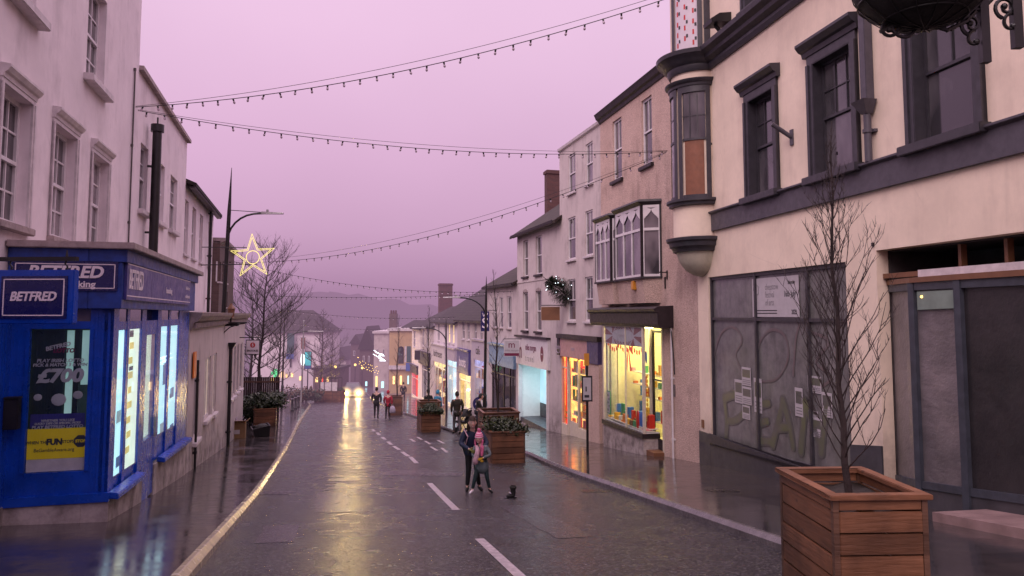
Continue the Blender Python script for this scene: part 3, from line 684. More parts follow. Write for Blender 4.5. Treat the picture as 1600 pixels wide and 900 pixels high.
# ---- third white building with dark eaves gutter
xa3 = L1.x(335, 360); zt3 = L1.hit(336, 336)[1]
b = L1.thing('white_building', 'narrow white terraced building with a dark eaves gutter and black downpipe beyond the fat flue', 'building', xa3, road_z(32)-.5)
ops = [L1.rect(290.5, 298, 308, 398), L1.rect(303.5, 309.5, 322, 404), L1.rect(315, 320, 334, 411), L1.rect(327.5, 331.5, 350, 418)]
ops = [(a, c, ops[1][2], ops[1][3]) for a, c, _, _ in ops]  # added emissive ball, a painted halo and no real car part
wall(b, xa3, xa2, road_z(32)-.5, zt3, ops, T['white_wall'], y=-.05)
for w in ops: window(b, w, nx=2, top=1, bot=1, y=-.05, sill=('white_trim', .08, .08, .08))
gable(b, xa3, xa2, zt3, 1.6, 8, 'slate', over=.0, eave=.3); gable_ends(b, xa3, xa2, zt3, 1.6, 8, 'white_wall')
gutter(b, xa3, xa2, zt3-.18, y=.10); x = L1.x(323.5, 400); pipe(b, x, road_z(30), zt3-.1, y=.1, r=.06)
# ---- brown brick building beyond
xa4 = L1.x(352, 400); zt4 = L1.hit(344, 384)[1]
b = L1.thing('brick_building', 'brown brick building seen just past the white terrace behind the lamp post', 'building', xa4-2, road_z(38)-.5)
ops = [L1.rect(333.5, 336, 408, 440), L1.rect(338.5, 341.5, 410, 441), L1.rect(344, 347, 412, 442), L1.rect(338.5, 341.5, 455, 480), L1.rect(344, 347, 455, 480)]
wall(b, xa4-2, xa3, road_z(38)-.5, zt4, ops, T['brown_brick'], y=.25)
for w in ops: window(b, w, nx=2, top=1, bot=1, y=.25, sill=('white_trim', .05, .06, .07))
MB().profx([(.25, zt4-.1), (.42, zt4+.02), (.45, zt4+.14), (-8, zt4+.14), (-8, zt4)], xa4-2, xa3).build('cornice', T['stone'], b)
# ---- single storey white shopfront range
xs0 = L0.x(383, 505); xs1 = L0.x(297, 500); ztf = L0.hit(330, 492)[1]
b = L0.thing('shopfront_range', 'long low white shopfront range with moulded cornice below the white terrace', 'building', xs0, road_z(33)-.5)
ops = [L0.rect(304, 312, 585, 688), L0.rect(321, 330, 560, 655), L0.rect(334, 339, 553, 645), L0.rect(361.5, 364, 545, 622), L0.rect(366, 369, 541, 618), L0.rect(371, 374, 538, 612), L0.rect(376, 379, 536, 607)]
zm = road_z(28)+.12
def ox(o, z0): return (o[0], o[1], max(o[2], z0), o[3])
wall(b, xs0, xs1, road_z(33)-.5, ztf, ops, T['white_wall2'], depth=1.2, rec=.10)
for k, w in enumerate(ops): window(b, w, frame='white_trim', pane='litnet' if k in (1, 2) else 'pane', nx=1 if k > 2 else 2, top=0, rec=.09, sill=('white_trim', .06, .10, .10))
mb = MB().profx([(0, ztf-.34), (.05, ztf-.33), (.08, ztf-.18), (.16, ztf-.14), (.24, ztf-.02), (.26, ztf+.06), (-1.2, ztf+.10), (-1.2, ztf)], xs0-.2, xs1)
x = xs0
while x < xs1: mb.box(x, x+.10, .04, .13, ztf-.29, ztf-.19); x += .22
mb.build('cornice', T['stone'], b)
x = L0.x(354, 620); pipe(b, x, road_z(25), L0.hit(357, 545)[1], y=.09, r=.06, hopper=True)
x = L0.x(303, 640); pipe(b, x, road_z(18), L0.hit(300, 565)[1], y=.06, r=.03)
x, z = L0.hit(301, 570); MB().box(x-.2, x+.2, .03, .06, z-.3, z+.3).build('notice', T['g_org'], b)
# ---- the blue corner betting shop
xc = L0.x(166, 800); xf = L0.x(289, 700)
zr = L0.hit(205, 391)[1]; zg = road_z(13)
b = L0.thing('betting_shop', 'bright blue corner betting shop with lit tall windows, navy fascias and a yellow window notice', 'shop', xc, road_z(10)-.5)
BOT = road_z(16) - .4
fz0 = L0.hit(200, 470)[1]; fz1 = L0.hit(200, 412)[1]       # side fascia sign
tz0 = fz0 - .12                                              # under the fascia
top_tr0 = L0.hit(196, 508)[1]
def zsl(a, b): return lambda x: a[1] + (b[1]-a[1]) * (x - a[0]) / (b[0]-a[0])
pl = zsl(L0.hit(180, 763), L0.hit(284, 688))                 # top of the pale plinth, falling with the street
# window strips on the street side: (px left, px right, top row, bottom row)
def strip_x(pl_, pr_, py): return sorted((L0.x(pl_, py), L0.x(pr_, py)))
bays = [(186, 199, 510), (203, 222, 510), (252, 264, 510), (267, 280, 510)]
bx = [strip_x(*q) for q in bays]; door = strip_x(228, 246, 530)
wz1 = L0.hit(188, 516)[1]
# frame: pilasters between windows
edges = [(bx[0][1], xc)] + [(bx[1][1], bx[0][0]), (door[1], bx[1][0]), (bx[2][1], door[0]), (bx[3][1], bx[2][0]), (xf, bx[3][0])]
mb = MB()
for k, (a, c) in enumerate(edges):
    mb.hexa([(a, -.14, pl(a)), (c, -.14, pl(c)), (c, 0, pl(c)), (a, 0, pl(a))], [(a, -.14, tz0), (c, -.14, tz0), (c, 0, tz0), (a, 0, tz0)])
mb.box(xf, xc, -.139, -.005, wz1, wz1 + .12)
mb.build('window_frame', T['blue'], b)
zbs = {}
for k, (a, c) in enumerate(bx):
    za = lambda x: pl(x) + (.16 if k < 2 else .40)
    MB().hexa([(a, -.13, pl(a)), (c, -.13, pl(c)), (c, -.03, pl(c)), (a, -.03, pl(a))], [(a, -.13, za(a)), (c, -.13, za(c)), (c, -.03, za(c)), (a, -.03, za(a))]).build('bottom_rail', T['blue'], b)
    MB().quad((a, -.008, za(a)), (c, -.008, za(c)), (c, -.008, wz1), (a, -.008, wz1)).build('pane', T['glass'], b)
    MB().quad((a, -.012, wz1+.12), (c, -.012, wz1+.12), (c, -.012, tz0), (a, -.012, tz0)).build('pane', T['panedk'], b)
for a, c in ((bx[1][0], xc), (xf, bx[2][1])):                # projecting sills
    MB().hexa([(a, 0, pl(a)-.06), (c, 0, pl(c)-.06), (c, .14, pl(c)-.08), (a, .14, pl(a)-.08)], [(a, 0, pl(a)+.03), (c, 0, pl(c)+.03), (c, .14, pl(c)), (a, .14, pl(a))]).build('sill', T['blue'], b, bevel=.012)
a, c = door; zd = pl((a+c)/2) - .55
d = MB().box(a, a+.09, -.08, -.003, zd, wz1).box(c-.09, c, -.08, -.003, zd, wz1).box(a+.09, c-.09, -.08, -.006, zd, zd+1.0).box(a+.09, c-.09, -.08, -.006, wz1-.12, wz1).build('door', T['blue'], b)
MB().box(a+.09, c-.09, -.02, -.012, zd+1.0, wz1-.12).build('pane', T['glass'], d)
MB().cyl((a+.05, .02, zd+.95), (a+.05, .02, zd+1.3), .015).build('handle', T['grey_metal'], d)
MB().quad((a, -.10, wz1+.12), (c, -.10, wz1+.12), (c, -.10, tz0), (a, -.10, tz0)).build('pane', T['panedk'], b)
# plinth on street side and front
mb = MB().hexa([(xf, -.3, BOT), (door[0], -.3, BOT), (door[0], .02, BOT), (xf, .02, BOT)], [(xf, -.3, pl(xf)-.062), (door[0], -.3, pl(door[0])-.062), (door[0], .02, pl(door[0])-.062), (xf, .02, pl(xf)-.062)])
mb.hexa([(door[1], -.3, BOT), (xc+.02, -.3, BOT), (xc+.02, .02, BOT), (door[1], .02, BOT)], [(door[1], -.3, pl(door[1])-.062), (xc+.02, -.3, pl(xc)-.062), (xc+.02, .02, pl(xc)-.062), (door[1], .02, pl(door[1])-.062)])
mb.box(door[0], door[1], -.3, -.12, BOT, zd - .01)
zfp = pl(xc) - .07
mb.box(xc-.3, xc+.03, -1.235, -.302, BOT, zfp - .004)
mb.build('plinth', T['white_wall2'], b)
# front (uphill) wall, blue boards with a tall window
def fp(px, py):                                             # point on the front plane x = xc -> (y, z)
    d = ray(px, py); n3 = Vector((L0.u.x, L0.u.y, 0)); o3 = L0.w(xc, 0, 0); t = (o3 - EYE).dot(n3) / d.dot(n3); p = EYE + d*t
    return (Vector((p.x, p.y)) - L0.o).dot(L0.n), p.z
wy0, wy1 = fp(48, 515)[0], fp(141, 515)[0]; wf1 = fp(100, 514)[1]; wf0 = fp(84, 738)[1]
ft0 = fp(100, 468)[1]
mb = MB()
X0, X1 = xc - .06, xc
mb.box(X0, X1, wy1, .002, zfp, tz0); mb.box(X0, X1, -1.24, wy0, zfp, tz0); mb.box(X0, X1, wy0, wy1, zfp, wf0-.0); mb.box(X0, X1, wy0, wy1, wf1, wf1+.10)
yy = wy1 + .06
while yy < -.06: mb.box(X1-.001, X1+.008, yy, yy+.035, zfp+.1, tz0-.05); yy += .075
yy = -1.20
while yy < wy0 - .08: mb.box(X1-.001, X1+.008, yy, yy+.035, zfp+.1, tz0-.05); yy += .075
mb.box(X1-.001, X1+.05, -1.24, .03, zfp-.02, zfp+.10)
mb.box(X1-.001, X1+.02, wy0-.05, wy0, wf0, wf1); mb.box(X1-.001, X1+.02, wy1, wy1+.05, wf0, wf1)
mb.build('front_panel', T['blue'], b, bevel=.004)
MB().quad((X0+.02, wy0, wf1+.10), (X0+.02, wy1, wf1+.10), (X0+.02, wy1, tz0), (X0+.02, wy0, tz0)).build('pane', T['pane'], b)
MB().quad((X0+.03, wy0, wf0), (X0+.03, wy1, wf0), (X0+.03, wy1, wf1), (X0+.03, wy0, wf1)).build('pane', T['glass'], b)
# dark printed poster film and yellow notice behind the glass
pz = wf0 + (wf1-wf0)*.30; yz = wf0 + (wf1-wf0)*.09
po = MB().box(X0+.002, X0+.006, wy0+.02, wy0+(wy1-wy0)*.56, pz, wf1-.02).box(X0+.002, X0+.006, wy0+(wy1-wy0)*.72, wy0+(wy1-wy0)*.82, pz, wf1-.02).build('poster', T['poster'], b)
FW = wy1-wy0
def ftext(parent, name, body, u, v, size, mat, sx=1, shear=.15, bold=.0, dx=.014):
    return put_text(MB(), body, size, (X0+dx, wy0+FW*u, wf0+(wf1-wf0)*v), (0, 1, 0), (0, 0, 1), sx=sx, shear=shear, bold=bold, thick=.002).build(name, T[mat], parent)
ftext(po, 'lettering', '£700', .50, .665, .235, 'fade', sx=1.12, bold=.012)
mb = MB()
for body, v, s in (('PLAY IRISH LOTTO', .775, .062), ('PICK & MATCH 3 & WIN', .745, .056), ('WHETHER YOU LIKE', .355, .040), ('LUCKY DIPS OR SPECIFIC PICKS', .335, .036), ('PLAY BETFRED LOTTO', .31, .056)):
    put_text(mb, body, s, (X0+.014, wy0+FW*.5, wf0+(wf1-wf0)*v), (0, 1, 0), (0, 0, 1), sx=1.05, shear=.15, bold=.002, thick=.002)
put_text(mb, 'BETFRED', .075, (X0+.014, wy0+FW*.45, wf0+(wf1-wf0)*.875), Vector((0, 1, .25)), Vector((0, -.25, 1)), shear=.15, bold=.003, thick=.002)
mb.build('lettering', T['fade'], po)
ftext(po, 'lettering', 'LOTTO', .55, .845, .075, 'maroon', bold=.004)
mb = MB()
for u, v, r in ((.15, .52, .05), (.5, .50, .09), (.82, .53, .06)): mb.ball((X0+.012, wy0+FW*u, wf0+(wf1-wf0)*v), .004, r, r*.9, n=12, m=6)
mb.build('printed_ball', T['fade'], po)
MB().quad((X0+.010, wy0+.03, pz+.02), (X0+.010, wy1-.03, pz+.02), (X0+.010, wy1-.03, pz+.19), (X0+.010, wy0+.03, pz+.19)).build('purple_band', T['fadednavy'], po)
nt = MB().box(X0+.004, X0+.010, wy0+.005, wy1-.005, yz, pz).build('yellow_notice', T['yellownotice'], b)
MB().box(X0+.004, X0+.010, wy0+.005, wy1-.005, wf0+.005, yz-.003).build('white_strip', T['white_trim'], b)
mb = MB()
for body, u, v, s, bo in (('WHEN THE', .17, .205, .055, .001), ('FUN', .46, .205, .105, .006), ('STOPS', .69, .205, .055, .001), ('BeGambleAware.org', .46, .15, .062, .0)):
    put_text(mb, body, s, (X0+.014, wy0+FW*u, wf0+(wf1-wf0)*v), (0, 1, 0), (0, 0, 1), sx=.9, bold=bo, thick=.002)
oc = [(X0+.012, wy0+FW*.90+.085*math.cos(PI/8+k*PI/4), wf0+(wf1-wf0)*.205+.085*math.sin(PI/8+k*PI/4)) for k in range(8)]; mb.add(oc, [tuple(range(8))])
mb.build('lettering', T['ink'], nt)
put_text(MB(), 'STOP', .05, (X0+.016, wy0+FW*.90, wf0+(wf1-wf0)*.205), (0, 1, 0), (0, 0, 1), bold=.002, thick=.002).build('lettering', T['yellownotice'], nt)
# lit interior: floor, back walls, tubes and added panels that glow behind the panes
zi1 = tz0 + .1; zi0 = pl(xf) - .6
mb = MB(); ya, yb = -.22, -4.2
mb.quad((xf+.05, yb, zi0), (xc-.1, yb, zi0), (xc-.1, yb, zi1), (xf+.05, yb, zi1)); mb.quad((xf+.05, yb, zi1), (xc-.1, yb, zi1), (xc-.1, ya, zi1), (xf+.05, ya, zi1)); mb.quad((xf+.05, yb, zi0), (xc-.1, yb, zi0), (xc-.1, ya, zi0), (xf+.05, ya, zi0))
mb.quad((xf+.05, yb, zi0), (xf+.05, ya, zi0), (xf+.05, ya, zi1), (xf+.05, yb, zi1))
mb.build('interior', T['in_cool'], b)
mb = MB()
for k in range(4):
    q = xf + .8 + k*1.45; mb.box(q, q+.10, -2.6, -.5, zi1-.08, zi1-.02)
mb.build('ceiling_light', E['tube'], b)
for k, (a, c) in enumerate(bx):
    m_ = (a+c)/2; MB().box(a+.005, c-.005, -.06, -.035, pl(m_)+.1, wz1+.1).build('light_box', T['coolbox'] if k != 1 else T['coolbox2'], b)  # added glowing panel filling the bay, stands in for the lit interior
MB().box(door[0]+.01, door[1]-.01, -.125, -.09, zd+.9, wz1+.05).build('light_box', T['coolbox2'], b)
rq = random.Random(31)
for kk in (0, 2, 3):
    a, c = bx[kk]; zq = pl((a+c)/2) + .25; mb = MB(); m2 = MB()
    while zq < wz1 - .3:
        h_ = rq.uniform(.18, .5); u_ = rq.uniform(0, .35); w_ = rq.uniform(.3, .6); (mb if rq.random() < .6 else m2).box(a+(c-a)*u_, a+(c-a)*min(.98, u_+w_), -.033, -.031, zq, zq+h_*.8); zq += h_ + rq.uniform(.35, 1.0)
    mb.build('posters', T['windowposter'], b)
    if m2.v: m2.build('posters', T['windowposterdk'], b)
mb = MB(); a, c = bx[1]
for k in range(8): mb.box(a+(c-a)*(.45+.06*(k % 2)), a+(c-a)*(.78+.06*(k % 3)), -.033, -.031, wz1-.30-k*.22, wz1-.20-k*.22)
mb.build('leaflets', T['leafletyel'], b)
MB().box(a+(c-a)*.5, a+(c-a)*.8, -.033, -.031, wz1-.12, wz1-.02).box(a+(c-a)*.45, a+(c-a)*.75, -.033, -.031, wz1-.62, wz1-.56).build('leaflets', T['fadednavy'], b)
# added glowing strips behind the front window
mb = MB()
for u0, u1 in ((.58, .71), (.84, .97)):
    mb.box(X0-.06, X0-.03, wy0+FW*u0, wy0+FW*u1, wf0+(wf1-wf0)*(.36 if u0 < .7 else .60), wf1-.02)
mb.build('light_box', T['coolboxdim'], b)
MB().box(xc-.85, xc-.80, -1.24, -.24, zi0, wf1+.3).box(xc-1.62, xc-.86, -1.24, -1.2, zi0, wf1+.3).build('screen', T['in_dark'], b).hide_render = False
# fascia, signs and roof slab
FZ0 = tz0; FZ1 = zr - .02
mb = MB().box(xf-.05, xc+.10, -.3, .10, FZ0, FZ1-.22).box(xf-.05, xc+.13, -.3, .16, FZ1-.22, FZ1-.05).box(xc-.2, xc+.10, -1.24, -.302, FZ0, FZ1-.22).box(xc-.2, xc+.13, -1.24, -.302, FZ1-.22, FZ1-.05)
mb.build('fascia', T['dkblue'], b, bevel=.008)
MB().box(xf-.12, xc+.22, -1.24, .26, FZ1-.05, FZ1+.04).build('flat_roof', T['stone'], b, bevel=.01)
sa, sb_ = L0.x(299, 460, .16), L0.x(201, 440, .16)
sg = MB().box(sa, sb_, .10, .14, fz0, fz1+.03).build('sign_panel', T['fadednavy'], b, bevel=.004)
mb = MB(); mb.box(sa+.03, sb_-.03, .1405, .144, fz0+.05, fz0+.065).box(sa+.03, sb_-.03, .1405, .144, fz1-.05, fz1-.035)
mb.build('border', T['letter'], sg)
R_ = (-1, 0, 0); U_ = (0, 0, 1); fh = fz1 - fz0
mb = MB(); put_text(mb, 'BETFRED', fh*.72, (L0.x(203, 440, .16)-.02, .146, (fz0+fz1)/2+.01), R_, U_, sx=.62, shear=.12, bold=.006, align='LEFT')
put_text(mb, 'bonus king', fh*.26, (L0.x(266, 450, .16), .146, (fz0+fz1)/2-.05), R_, U_, bold=.002)
put_text(mb, 'betfred.com', fh*.2, (sa+.42, .146, (fz0+fz1)/2+.07), R_, U_); put_text(mb, 'mobile casino', fh*.2, (sa+.42, .146, (fz0+fz1)/2-.10), R_, U_)
mb.build('lettering', T['letter'], sg)
# front sign
y0s, y1s = fp(24, 440)[0], fp(187, 440)[0]; z1s, z0s = fp(100, 409)[1], fp(150, 455)[1]
FX = xc + .10
sg = MB().box(FX, FX+.03, max(y0s, -1.22), y1s, z0s, z1s).build('sign_panel', T['navy'], b, bevel=.003)
mb = MB(); ya_, yb_ = max(y0s, -1.22)+.03, y1s-.03
for q in ((ya_, yb_, z0s+.03, z0s+.042), (ya_, yb_, z1s-.042, z1s-.03), (ya_, ya_+.012, z0s+.03, z1s-.03), (yb_-.012, yb_, z0s+.03, z1s-.03)): mb.box(FX+.0305, FX+.033, *q)
hh = z1s - z0s
put_text(mb, 'BETFRED', hh*.56, (FX+.035, fp(107, 428)[0], z1s-hh*.38), (0, 1, 0), (0, 0, 1), shear=.2, bold=.007, sx=1.02)
put_text(mb, 'bonus king', hh*.30, (FX+.035, fp(117, 442)[0], z0s+hh*.22), (0, 1, 0), (0, 0, 1), bold=.003, sx=1.1)
mb.build('lettering', T['letter'], sg)
# blue painted ground floor continuing uphill of the corner
x1_ = xc + 6
mb = MB().box(xc+.001, x1_, -1.249, -1.19, zfp, ft0)
yy = xc + .15
while yy < x1_: mb.box(yy, yy+.06, -1.19, -1.178, zfp+.1, ft0-.1); yy += .14
mb.build('side_panel', T['blue'], b)
MB().box(xc+.03, x1_, -1.26, -1.18, BOT+.3, zfp-.002).build('plinth', T['white_wall2'], b)
y_, z_ = fp(6, 645); 
MB().box(xc+.12, xc+.24, -1.17, -1.0, z_-.19, z_+.19).box(xc+.11, xc+.25, -1.175, -.99, z_+.19, z_+.22).build('letter_box', T['black'], b, bevel=.01)
# ---- hanging sign on its bracket
P = at(58, 463, 7.0); zt_ = at(60, 422, 7.0).z; zb_ = at(55, 506, 7.0).z; xl = at(-5, 463, 7).x; xr = at(121, 463, 7).x
h = thing('hanging_sign', 'navy hanging sign board in a blue frame on a black bracket before the blue shop', 'sign', ((xl+xr)/2, 7.0, zb_), -.06)
W_, H_ = (xr-xl)/2, zt_-zb_
MB().box(-W_, W_, -.04, .04, 0, H_).build('frame', T['blue'], h, bevel=.008)
p_ = MB().box(-W_+.06, W_-.055, -.052, -.0405, .05, H_-.06).build('board', T['navy'], h)
mb = MB(); a, c, e, f_ = -W_+.085, W_-.08, .075, H_-.085
for q in ((a, c, e, e+.010), (a, c, f_-.010, f_), (a, a+.010, e, f_), (c-.010, c, e, f_)): mb.box(q[0], q[1], -.056, -.0525, q[2], q[3])
put_text(mb, 'BETFRED', .118, ((a+c)/2-.005, -.056, H_*.50), (1, 0, 0), (0, 0, 1), shear=.22, bold=.0035, sx=.96)
mb.build('lettering', T['letter'], p_)
mb = MB().box(-1.5, W_-.0, -.022, .022, H_+.085, H_+.125)
for q in (-W_*.72, W_*.72): mb.tube([(q, 0, H_-.01), (q+.012, 0, H_+.03), (q-.012, 0, H_+.06), (q, 0, H_+.09)], .009)
mb.cyl((W_*.72, 0, H_+.125), (W_*.72, 0, H_+.19), .012, .005)
mb.build('bracket', T['black'], h)
# ================================================================== RIGHT SIDE
R1 = Fac((7.41, 5), (4.9, 19.5)); R2 = Fac((4.9, 19.5), (3.26, 26.9)); R3 = Fac((3.26, 26.9), (2.06, 31.7)); R4 = Fac((2.06, 31.7), (.27, 38.3))
R5 = Fac((.27, 38.3), (-1.55, 44.8)); R6 = Fac((-1.55, 44.8), (-3.92, 53.2)); R7 = Fac((-3.92, 53.2), (-6.5, 62.4)); R8 = Fac((-6.5, 62.4), (-10.1, 75.4))
LEFT, UP = (-1, 0, 0), (0, 0, 1)
# ---- cream corner building
xe = R1.len; x0 = -6.5
zb = road_z(20) - .4; b = R1.thing('cream_building', 'large cream rendered building with charcoal trim, rounded corner bay and boarded shopfronts', 'building', xe, zb)
zc = R1.hit(1190, 50)[1]                                  # underside of main cornice
ztop = zc + 4.2
def op(pl, pr, pt, pb): return R1.rect(pl, pr, pt, pb, at_r=True)
o1 = op(1170, 1209, 133, 295); o2 = op(1271, 1331, 70, 258); o3 = op(1424, 1518, -20, 205)
zt_w = (o1[3] + o2[3]) / 2; zb_w = (o1[2] + o2[2] + o3[2]) / 3
ops = [(a, c, zb_w, zt_w) for a, c, _, _ in (o1, o2, o3)]
gap = (ops[0][0] - ops[2][0]) / 2
ops.append((ops[2][0] - gap, ops[2][1] - gap, zb_w, zt_w))
z2 = zc + .75
up = [(a, c, z2, z2 + 1.9) for a, c, _, _ in ops]
# ground floor openings
s1 = (R1.x(1322, 440), R1.x(1107, 470)); sz1 = R1.hit(1110, 433)[1]
sillL, sillR = R1.hit(1112, 694), R1.hit(1300, 744)
def szf(x): return sillL[1] + (sillR[1]-sillL[1]) * (x - sillL[0]) / (sillR[0]-sillL[0])
sz0 = min(szf(s1[0]), szf(s1[1]))
e1 = (-4.2, R1.x(1369, 400)); ez1 = R1.hit(1372, 391)[1]
gops = [(s1[0], s1[1], sz0, sz1), (e1[0], e1[1], zb, ez1)]
wall(b, x0, xe, zb, ztop, ops + up + gops, T['cream'], rec=.22, depth=9)
for k, w in enumerate(ops): window(b, w, frame='char', pane='pane2', nx=3 if k < 2 else 2, top=2 if k < 2 else 1, bot=1, rec=.20, fw=.07, bars=.022, sur=('char', .17, .06), hood=('char', .27, .24, .26, .17), sill=('char', .24, .20, .15))
for w in up: window(b, w, frame='char', pane='pane2', nx=2, top=1, bot=1, rec=.20, fw=.07, sur=('char', .17, .06), sill=('char', .24, .16, .12))
# main cornice and grey string course
def corn(z, s=1): return [(-.003, z), (.05*s, z), (.09*s, z+.08*s), (.09*s, z+.14*s), (.20*s, z+.20*s), (.22*s, z+.27*s), (.34*s, z+.33*s), (.36*s, z+.42*s), (-.003, z+.47*s)]
xbay = R1.x(1096, 330)
MB().profx(corn(zc, 1.15), x0, xbay - .35).build('cornice', T['char'], b)
zs0, zs1 = R1.hit(1110, 360)[1], R1.hit(1110, 338)[1]
zs0b, zs1b = R1.hit(1590, 247)[1], R1.hit(1590, 190)[1]
zs0, zs1 = (zs0+zs0b)/2, (zs1+zs1b)/2
xsc = R1.x(1098, 350)
MB().box(x0, xsc, -.002, .07, zs0, zs1).profx([(-.002, zs1), (.07, zs1), (.14, zs1+.035), (.14, zs1+.07), (-.002, zs1+.085)], x0, xsc).build('string_course', T['bandgrey'], b, bevel=.004)
# rounded corner bay
bc = R1.x(1096, 340); br = .72
bz0 = R1.hit(1040, 388, br*.6)[1]; 
zA = R1.hit(1045, 332, br*.7)[1]; zB = R1.hit(1045, 158, br*.7)[1]
ang0, ang1 = -.12, PI + .12
def bay(prof, mat, name, a0=ang0, a1=ang1, n=28, parent=None, smooth=True): return MB().lathe(prof, (bc, 0, 0), a0, a1, n).build(name, mat, parent or b, smooth=smooth)
zk = R1.hit(1040, 386, br*.7)[1]
bay([(br, zk-.05), (br, ztop)], T['cream'], 'bay')
bay([(br-.02, zk-.26), (br+.02, zk-.25), (br+.05, zk-.16), (br+.11, zk-.12), (br+.13, zk-.02), (br+.19, zk+.02), (br+.20, zk+.09), (br-.02, zk+.13)], T['char'], 'bay_moulding')
bay([(.02, zk-.26-.62), (.22, zk-.26-.58), (.42, zk-.26-.46), (.56, zk-.26-.28), (.64, zk-.26-.08), (.66, zk-.24)], T['whitestain'], 'bay_corbel')
bay([(br-.02, zc), (br+.05, zc), (br+.10, zc+.09), (br+.10, zc+.16), (br+.22, zc+.23), (br+.25, zc+.31), (br+.37, zc+.38), (br+.39, zc+.48), (br-.02, zc+.54)], T['char'], 'bay_cornice')
bay([(br+.0, zA-.02), (br+.10, zA), (br+.11, zA+.06), (br+.17, zA+.09), (br+.17, zA+.15), (br, zA+.17)], T['char'], 'bay_sill', PI*.33, PI+.05)
bay([(br, zB-.02), (br+.08, zB), (br+.09, zB+.06), (br+.15, zB+.10), (br+.17, zB+.16), (br, zB+.19)], T['char'], 'bay_hood', PI*.33, PI+.05)
# curved bay windows: dark surround, sashes; lower sash boarded brown on the first floor, white board on the second
def baywin(am, z0, z1, lower, half=.40, pane='pane2'):
    s = MB().lathe([(br+.001, z0), (br+.055, z0), (br+.055, z1), (br+.001, z1)], (bc, 0, 0), am-half-.16, am-half, 4).lathe([(br+.001, z0), (br+.055, z0), (br+.055, z1), (br+.001, z1)], (bc, 0, 0), am+half, am+half+.16, 4)
    s.lathe([(br+.001, z1-.17), (br+.055, z1-.17), (br+.055, z1), (br+.001, z1)], (bc, 0, 0), am-half, am+half, 8).lathe([(br+.001, z0), (br+.05, z0), (br+.05, z0+.10), (br+.001, z0+.10)], (bc, 0, 0), am-half, am+half, 8)
    zm = (z0 + .1) + (z1 - z0 - .27) * .54
    s.lathe([(br+.001, zm-.03), (br+.035, zm-.03), (br+.035, zm+.03), (br+.001, zm+.03)], (bc, 0, 0), am-half, am+half, 8)
    for q in (-half/3, half/3): s.lathe([(br+.001, zm), (br+.025, zm), (br+.025, z1-.17)], (bc, 0, 0), am+q-.018, am+q+.018, 1)
    s.lathe([(br+.025, (zm+z1-.17)/2-.012), (br+.025, (zm+z1-.17)/2+.012)], (bc, 0, 0), am-half, am+half, 8)
    w = s.build('window', T['char'], b)
    MB().lathe([(br+.008, zm), (br+.008, z1-.17)], (bc, 0, 0), am-half, am+half, 8).build('pane', T[pane], w)
    MB().lathe([(br+.012, z0+.1), (br+.012, zm-.03)], (bc, 0, 0), am-half+.06, am+half-.06, 8).build('board', T[lower], w)
    return w
baywin(PI*.80, zA+.15, zB, 'board'); baywin(PI*.42, zA+.15, zB, 'pane2')
zu = zc + .60
w = MB()
for q in (-.58, .44): w.lathe([(br+.001, zu), (br+.06, zu), (br+.06, zu+2.4)], (bc, 0, 0), PI*.72+q, PI*.72+q+.16, 4)
w.lathe([(br+.03, zu), (br+.03, zu+2.4)], (bc, 0, 0), PI*.93, PI+.1, 6)
w = w.build('window', T['char'], b)
MB().lathe([(br+.02, zu-.05), (br+.02, zu+2.3)], (bc, 0, 0), PI*.72-.42, PI*.72+.44, 10).build('white_board', T['insul'], w)
mb = MB()
for i in range(3):
    for j in range(8):
        aa = PI*.72 - .3 + i*.3; zz = zu + .08 + j*.28 + (i % 2)*.14
        mb.lathe([(br+.024, zz), (br+.024, zz+.13)], (bc, 0, 0), aa-.03, aa+.03, 1)
mb.build('printed_mark', T['red_ink'], w)
mb = MB()
for i in range(3):
    for j in range(6):
        aa = PI*.72 - .22 + i*.3; zz = zu + .2 + j*.37 + (i % 2)*.1
        mb.lathe([(br+.024, zz), (br+.024, zz+.09)], (bc, 0, 0), aa-.035, aa+.035, 1)
mb.build('printed_mark', T['ink'], w)
# downpipe with hopper, bracket stub, black lantern box
xp = R1.x(1362, 150); zh = R1.hit(1362, 175, .1)[1]
p = pipe(b, xp, zs1+.07, zh, y=.10, r=.062, mat='bandgrey', hopper=True); MB().box(xp-.08, xp+.08, .003, .16, zh+.22, zc+.05).build('downpipe', T['bandgrey'], b, bevel=.01)
x, z = R1.hit(1238, 214); MB().box(x-.055, x+.055, .001, .03, z-.17, z+.15).cyl((x, .03, z), (x+.04, .42, z+.26), .045, n=10).build('pole_socket', T['bandgrey'], b)
x, z = R1.hit(1122, 34, .2); mb = MB().profx([(-.0, z-.08), (.50, z-.14), (.52, z-.05), (.30, z+.10), (0, z+.14)], x-.30, x+.16).cyl((x-.05, .3, z-.12), (x-.05, .1, z-.34), .05); mb.build('lantern', T['black'], b)
for q in ((1365, 382), (1112, 225), (1308, 240)):
    x, z = R1.hit(*q); MB().box(x-.025, x+.025, .001, .03, z-.03, z+.03).build('wall_fixing', T['black'], b)
